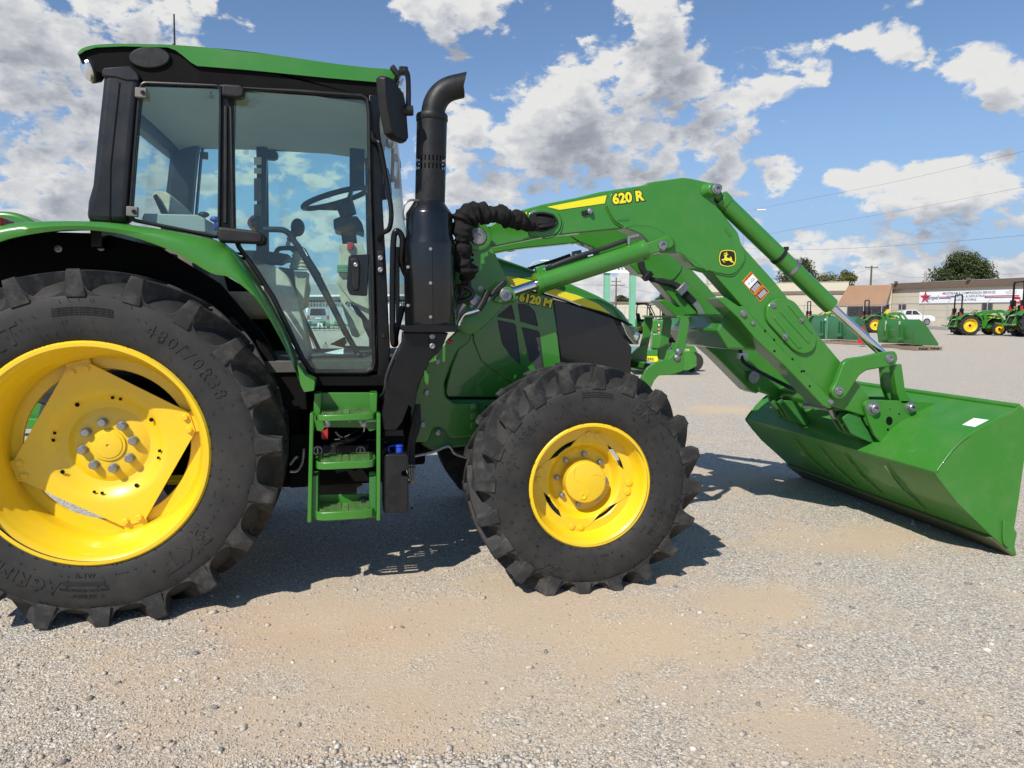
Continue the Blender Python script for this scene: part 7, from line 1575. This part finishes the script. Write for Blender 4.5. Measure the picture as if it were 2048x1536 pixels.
# ------------------------------------------------------------------ implements
RC = empty('rotary_cutter', G(1262, 16.4), R(-16)); tag(RC, 'green rotary cutter with yellow name strip behind the front tyre', 'mower')
MB().prism([(0, .22), (1.30, .22), (1.50, .30), (1.50, .42), (1.42, .55), (.2, .58), (0, .5)], -.0, 1.9).build('deck', 'green', RC, bevel=.01)
MB().prism([(.02, .12), (1.32, .12), (1.5, .22), (1.5, .30), (1.3, .24), (.02, .24)], -.02, .0).build('side_skirt', 'green', RC, bevel=.004)
DC = MB().box(.02, .62, -.026, -.004, .30, .44).build('name_strip', 'yellow_decal', RC); text_on('name_lettering', 'JOHN DEERE', .085, 'black_decal', DC, lambda v: (.28 + v.x, -.028, .37 + v.y), offset=.002)
MB().box(.55, .95, .55, .95, .58, .95).build('gearbox', 'green', RC, bevel=.03); MB().cyl((.95, .75, .78), (1.25, .75, .78), .06, .05, 12).build('drive_shaft', 'black_matte', RC); MB().prism([(1.05, .5), (1.2, .5), (1.32, .95), (1.22, 1.0)], .4, .46).build('hitch_mast', 'green', RC, bevel=.01); MB().prism([(1.05, .5), (1.2, .5), (1.32, .95), (1.22, 1.0)], 1.1, 1.16).build('hitch_mast', 'green', RC, bevel=.01)
for i in range(9): MB().cyl((1.36 + .012 * (i % 2), .05 + i * .2, .28), (1.40, .05 + i * .2, .06), .012, .012, 5).build('chain', 'black_matte', RC)
MB().tube([(1.3, .2, .72), (1.05, .3, .86), (.8, .4, .80)], .03, 8).build('top_link', 'black_matte', RC)
W_ = empty('tail_wheel', (1.62, 1.1, .24)); W_.parent = RC; MB().lathe([(.13, -.07), (.24, -.06), (.24, .06), (.13, .07)], (0, 0, 0), (0, 1, 0), 24, caps=True).build('tyre', 'rubber', W_); MB().box(1.2, 1.66, 1.22, 1.26, .25, .5).build('wheel_arm', 'green', RC)
FR = empty('finish_mower', G(1352, 19.5), R(-16)); tag(FR, 'green mower with chain guard beside the far loader arm', 'mower')
MB().prism([(0, .2), (.55, .12), (.62, .30), (.5, .52), (0, .55)], 0, 1.5).build('deck', 'green', FR, bevel=.02); MB().box(.1, .36, -.01, .0, .32, .44).build('name_strip', 'yellow_decal', FR)
for i in range(10): MB().cyl((.10 + i * .05, -.03, .2), (.12 + i * .05, -.04, .02), .010, .010, 4).build('chain', 'black_matte', FR)
MB().tube([(.3, .3, .55), (.5, .4, .75), (.7, .5, .6)], .03, 8).build('frame_tube', 'green', FR); MB().lathe([(.10, -.06), (.22, -.05), (.22, .05), (.10, .06)], (-.1, .7, .62), (0, 1, 0), 20, caps=True).build('gauge_wheel', 'rubber', FR)
PLN = empty('seed_planter', G(1284, 40), R(-14)); tag(PLN, 'green row planter with white striped units seen through the brush guard', 'planter')
MB().box(0, 3.0, 0, .18, .62, .80).build('toolbar', 'green', PLN, bevel=.01)
for i in range(7):
    x = .1 + i * .43; U_ = MB().prism([(x, .15), (x + .24, .15), (x + .28, .6), (x + .2, 1.0), (x - .02, .95)], -.35, .1).build('row_unit', 'green', PLN, bevel=.02)
    for k in range(3): MB().box(x + .30, x + .38, -.30, -.27, .22 + k * .22, .34 + k * .22).build('striped_marker', 'stripe_white' if k != 1 else 'orange', U_)
    MB().lathe([(.02, -.02), (.17, -.015), (.17, .015), (.02, .02)], (x + .1, -.42, .17), (0, 1, 0), 16).build('press_wheel', 'black_matte', U_)
def utv(label, u, d, rz):
    E_ = empty('utility_vehicle', G(u, d), rz); tag(E_, label, 'utility vehicle', 'utility vehicles parked in a row')
    MB().prism([(-1.3, .45), (-1.3, .95), (-.25, .95), (-.15, .55), (.55, .55), (.65, 1.0), (1.35, .85), (1.4, .45)], -.7, .7).build('body', 'green', E_, bevel=.03); MB().prism([(-.25, .8), (.25, .8), (.25, .95), (-.15, .95), (-.25, 1.35), (-.35, 1.35)], -.6, .6).build('seat', 'black_matte', E_, bevel=.03)
    for sg in (-1, 1): MB().tube(smooth_path([(-.45, sg * .68, .95), (-.45, sg * .66, 1.75), (-.25, sg * .64, 1.93), (.3, sg * .64, 1.92), (.55, sg * .66, 1.6), (.85, sg * .68, 1.0)], 4), .035, 8).build('cage_tube', 'black_paint', E_)
    for x, z in ((-.3, 1.92), (.3, 1.93)): MB().tube([(x, -.64, z), (x, .64, z)], .03, 8).build('cage_bar', 'black_paint', E_)
    for x in (-.9, .95):
        for sg in (-1, 1): W2_ = empty('wheel', (x, sg * .62, .33)); W2_.parent = E_; MB().lathe([(.18, -.13), (.33, -.11), (.33, .11), (.18, .13)], (0, 0, 0), (0, 1, 0), 20).build('tyre', 'rubber', W2_); MB().lathe([(.19, -.12), (.12, -.09), (.01, -.10), (.01, .10), (.12, .09), (.19, .12)], (0, 0, 0), (0, 1, 0), 16).build('rim', 'yellow', W2_)
    return E_
uv0 = utv('green utility vehicle with flat black roof nearest the hood nose', 1283, 47, R(-30)); MB().box(-.42, .42, -.72, .72, 1.95, 2.03).build('roof_panel', 'black_paint', uv0, bevel=.02)
utv('open-caged green utility vehicle second from the hood nose', 1309, 49, R(-30)); utv('open-caged green utility vehicle third from the hood nose', 1334, 51, R(-30)); utv('open-caged green utility vehicle farthest right, beside the far loader arm', 1357, 53, R(-30))
IM = empty('disc_harrow', G(608, 54), R(-12)); tag(IM, 'low green implement standing in front of the silver suv', 'implement'); MB().box(0, 5.2, 0, .15, .35, .5).build('frame_beam', 'green', IM); MB().box(0, 5.2, 1.2, 1.35, .35, .5).build('frame_beam', 'green', IM)
for i in range(14):
    x = .2 + i * .36; MB().lathe([(.01, -.02), (.26, -.01), (.26, .01), (.01, .03)], (x, -.2, .27), (1, .25, 0), 16).build('disc', 'black_matte', IM)
    if i % 3 == 0: MB().box(x, x + .3, -.12, .6, .45, .75).build('weight_box', 'green', IM, bevel=.02)
MB().box(1.1, 1.5, -.14, -.12, .3, .6).build('paper_tag', 'paper', IM)
AT = empty('loader_attachment', G(28, 8.2), R(-12)); tag(AT, 'green steel attachment frame lying behind the big rear wheel', 'implement')
MB().box(-.6, .9, 0, .10, .10, .22).build('frame_beam', 'green', AT, bevel=.01); MB().box(-.6, .9, .9, 1.0, .10, .22).build('frame_beam', 'green', AT, bevel=.01); MB().prism([(-.1, .1), (.25, .1), (.45, .95), (.3, .95)], .2, .28).build('side_frame', 'green', AT, bevel=.01); MB().prism([(-.1, .1), (.25, .1), (.45, .95), (.3, .95)], .7, .78).build('side_frame', 'green', AT, bevel=.01); MB().box(.32, .44, .2, .78, .84, .95).build('cross_bar', 'green', AT, bevel=.01)
# ------------------------------------------------------------------ loose stones on the ground
def stones():
    import numpy as np
    rng = np.random.default_rng(7)
    # a few rough pebble shapes
    shapes = []
    for s in range(6):
        bm = bmesh.new(); bmesh.ops.create_icosphere(bm, subdivisions=1, radius=1.0); r2 = random.Random(s)
        for v in bm.verts: v.co *= r2.uniform(.72, 1.12)
        bm.verts.ensure_lookup_table(); V = np.array([v.co[:] for v in bm.verts]); F = np.array([[v.index for v in f.verts] for f in bm.faces]); shapes.append((V, F)); bm.free()
    def dirt(x, y): 
        t = 0
        for cx, c_y, rx, ry in DIRT: t = max(t, 1 - math.hypot((x - cx) / rx, (y - c_y) / ry))
        return t
    groups = {}
    mats = []
    for nm, c1, c2 in (('stone_grey', (.54, .485, .41), (.43, .385, .325)), ('stone_pale', (.68, .63, .55), (.57, .52, .45)), ('stone_dark', (.20, .185, .17), (.27, .25, .23)), ('stone_tan', (.52, .42, .31), (.44, .37, .28))):
        mat(nm, c1, .9, spec=.2, noise=(80, c2, 0, 1.0)); mats.append(nm)
    data = {m: ([], [], 0) for m in mats}; acc = {m: [[], [], 0] for m in mats}
    N = 46000; k = 0; tries = 0
    while k < N and tries < 400000:
        tries += 1
        v = 1545 - (1545 - 880) * rng.random() ** 1.35; u = rng.uniform(-30, 2078); p = PZ(u, v)
        dv = dirt(p.x, p.y)
        edge = math.exp(-((v - 1552) / 42) ** 2) * math.exp(-((u - 860) / 360) ** 2)
        if rng.random() < max(0, dv) * 1.25 - edge * 2: continue
        size = .0018 + .0034 * rng.random() ** 2 + (.013 * rng.random() ** 2.5 if rng.random() < .035 else 0)
        if edge > .15 and rng.random() < edge * .9: size = .003 + .014 * edge * rng.uniform(.4, 1.1)
        size *= 1 + .10 * max(0, (p - CAM).length - 3)
        mname = mats[0 if (r_ := rng.random()) < .54 else 1 if r_ < .62 else 2 if r_ < .74 else 3]
        V, F = shapes[int(rng.integers(6))]; a = rng.uniform(0, 6.283); ca, sa = math.cos(a), math.sin(a); sx, sy, sz = size * rng.uniform(.8, 1.5), size * rng.uniform(.7, 1.1), size * rng.uniform(.45, .8)
        W = V * (sx, sy, sz); Wx = W[:, 0] * ca - W[:, 1] * sa + p.x; Wy = W[:, 0] * sa + W[:, 1] * ca + p.y; Wz = W[:, 2] + sz * .35
        A = acc[mname]; A[0].append(np.stack([Wx, Wy, Wz], 1)); A[1].append(F + A[2]); A[2] += len(V); k += 1
    for m, (vs, fs, n) in acc.items():
        if not vs: continue
        vs = np.concatenate(vs).astype(np.float32); fs = np.concatenate(fs).astype(np.int32); me = bpy.data.meshes.new('gravel')
        me.vertices.add(len(vs)); me.vertices.foreach_set('co', vs.ravel()); me.loops.add(fs.size); me.loops.foreach_set('vertex_index', fs.ravel()); me.polygons.add(len(fs)); me.polygons.foreach_set('loop_start', np.arange(0, fs.size, 3, dtype=np.int32)); me.update(calc_edges=True)
        me.materials.append(MATS[m]); o = bpy.data.objects.new('gravel', me); COL.objects.link(o); o['kind'] = 'stuff'
        tag(o, {'stone_grey': 'loose grey gravel stones strewn over the yard', 'stone_pale': 'loose pale limestone chips strewn over the yard', 'stone_dark': 'loose dark gravel stones strewn over the yard', 'stone_tan': 'loose tan gravel stones strewn over the yard'}[m], 'gravel')
stones()
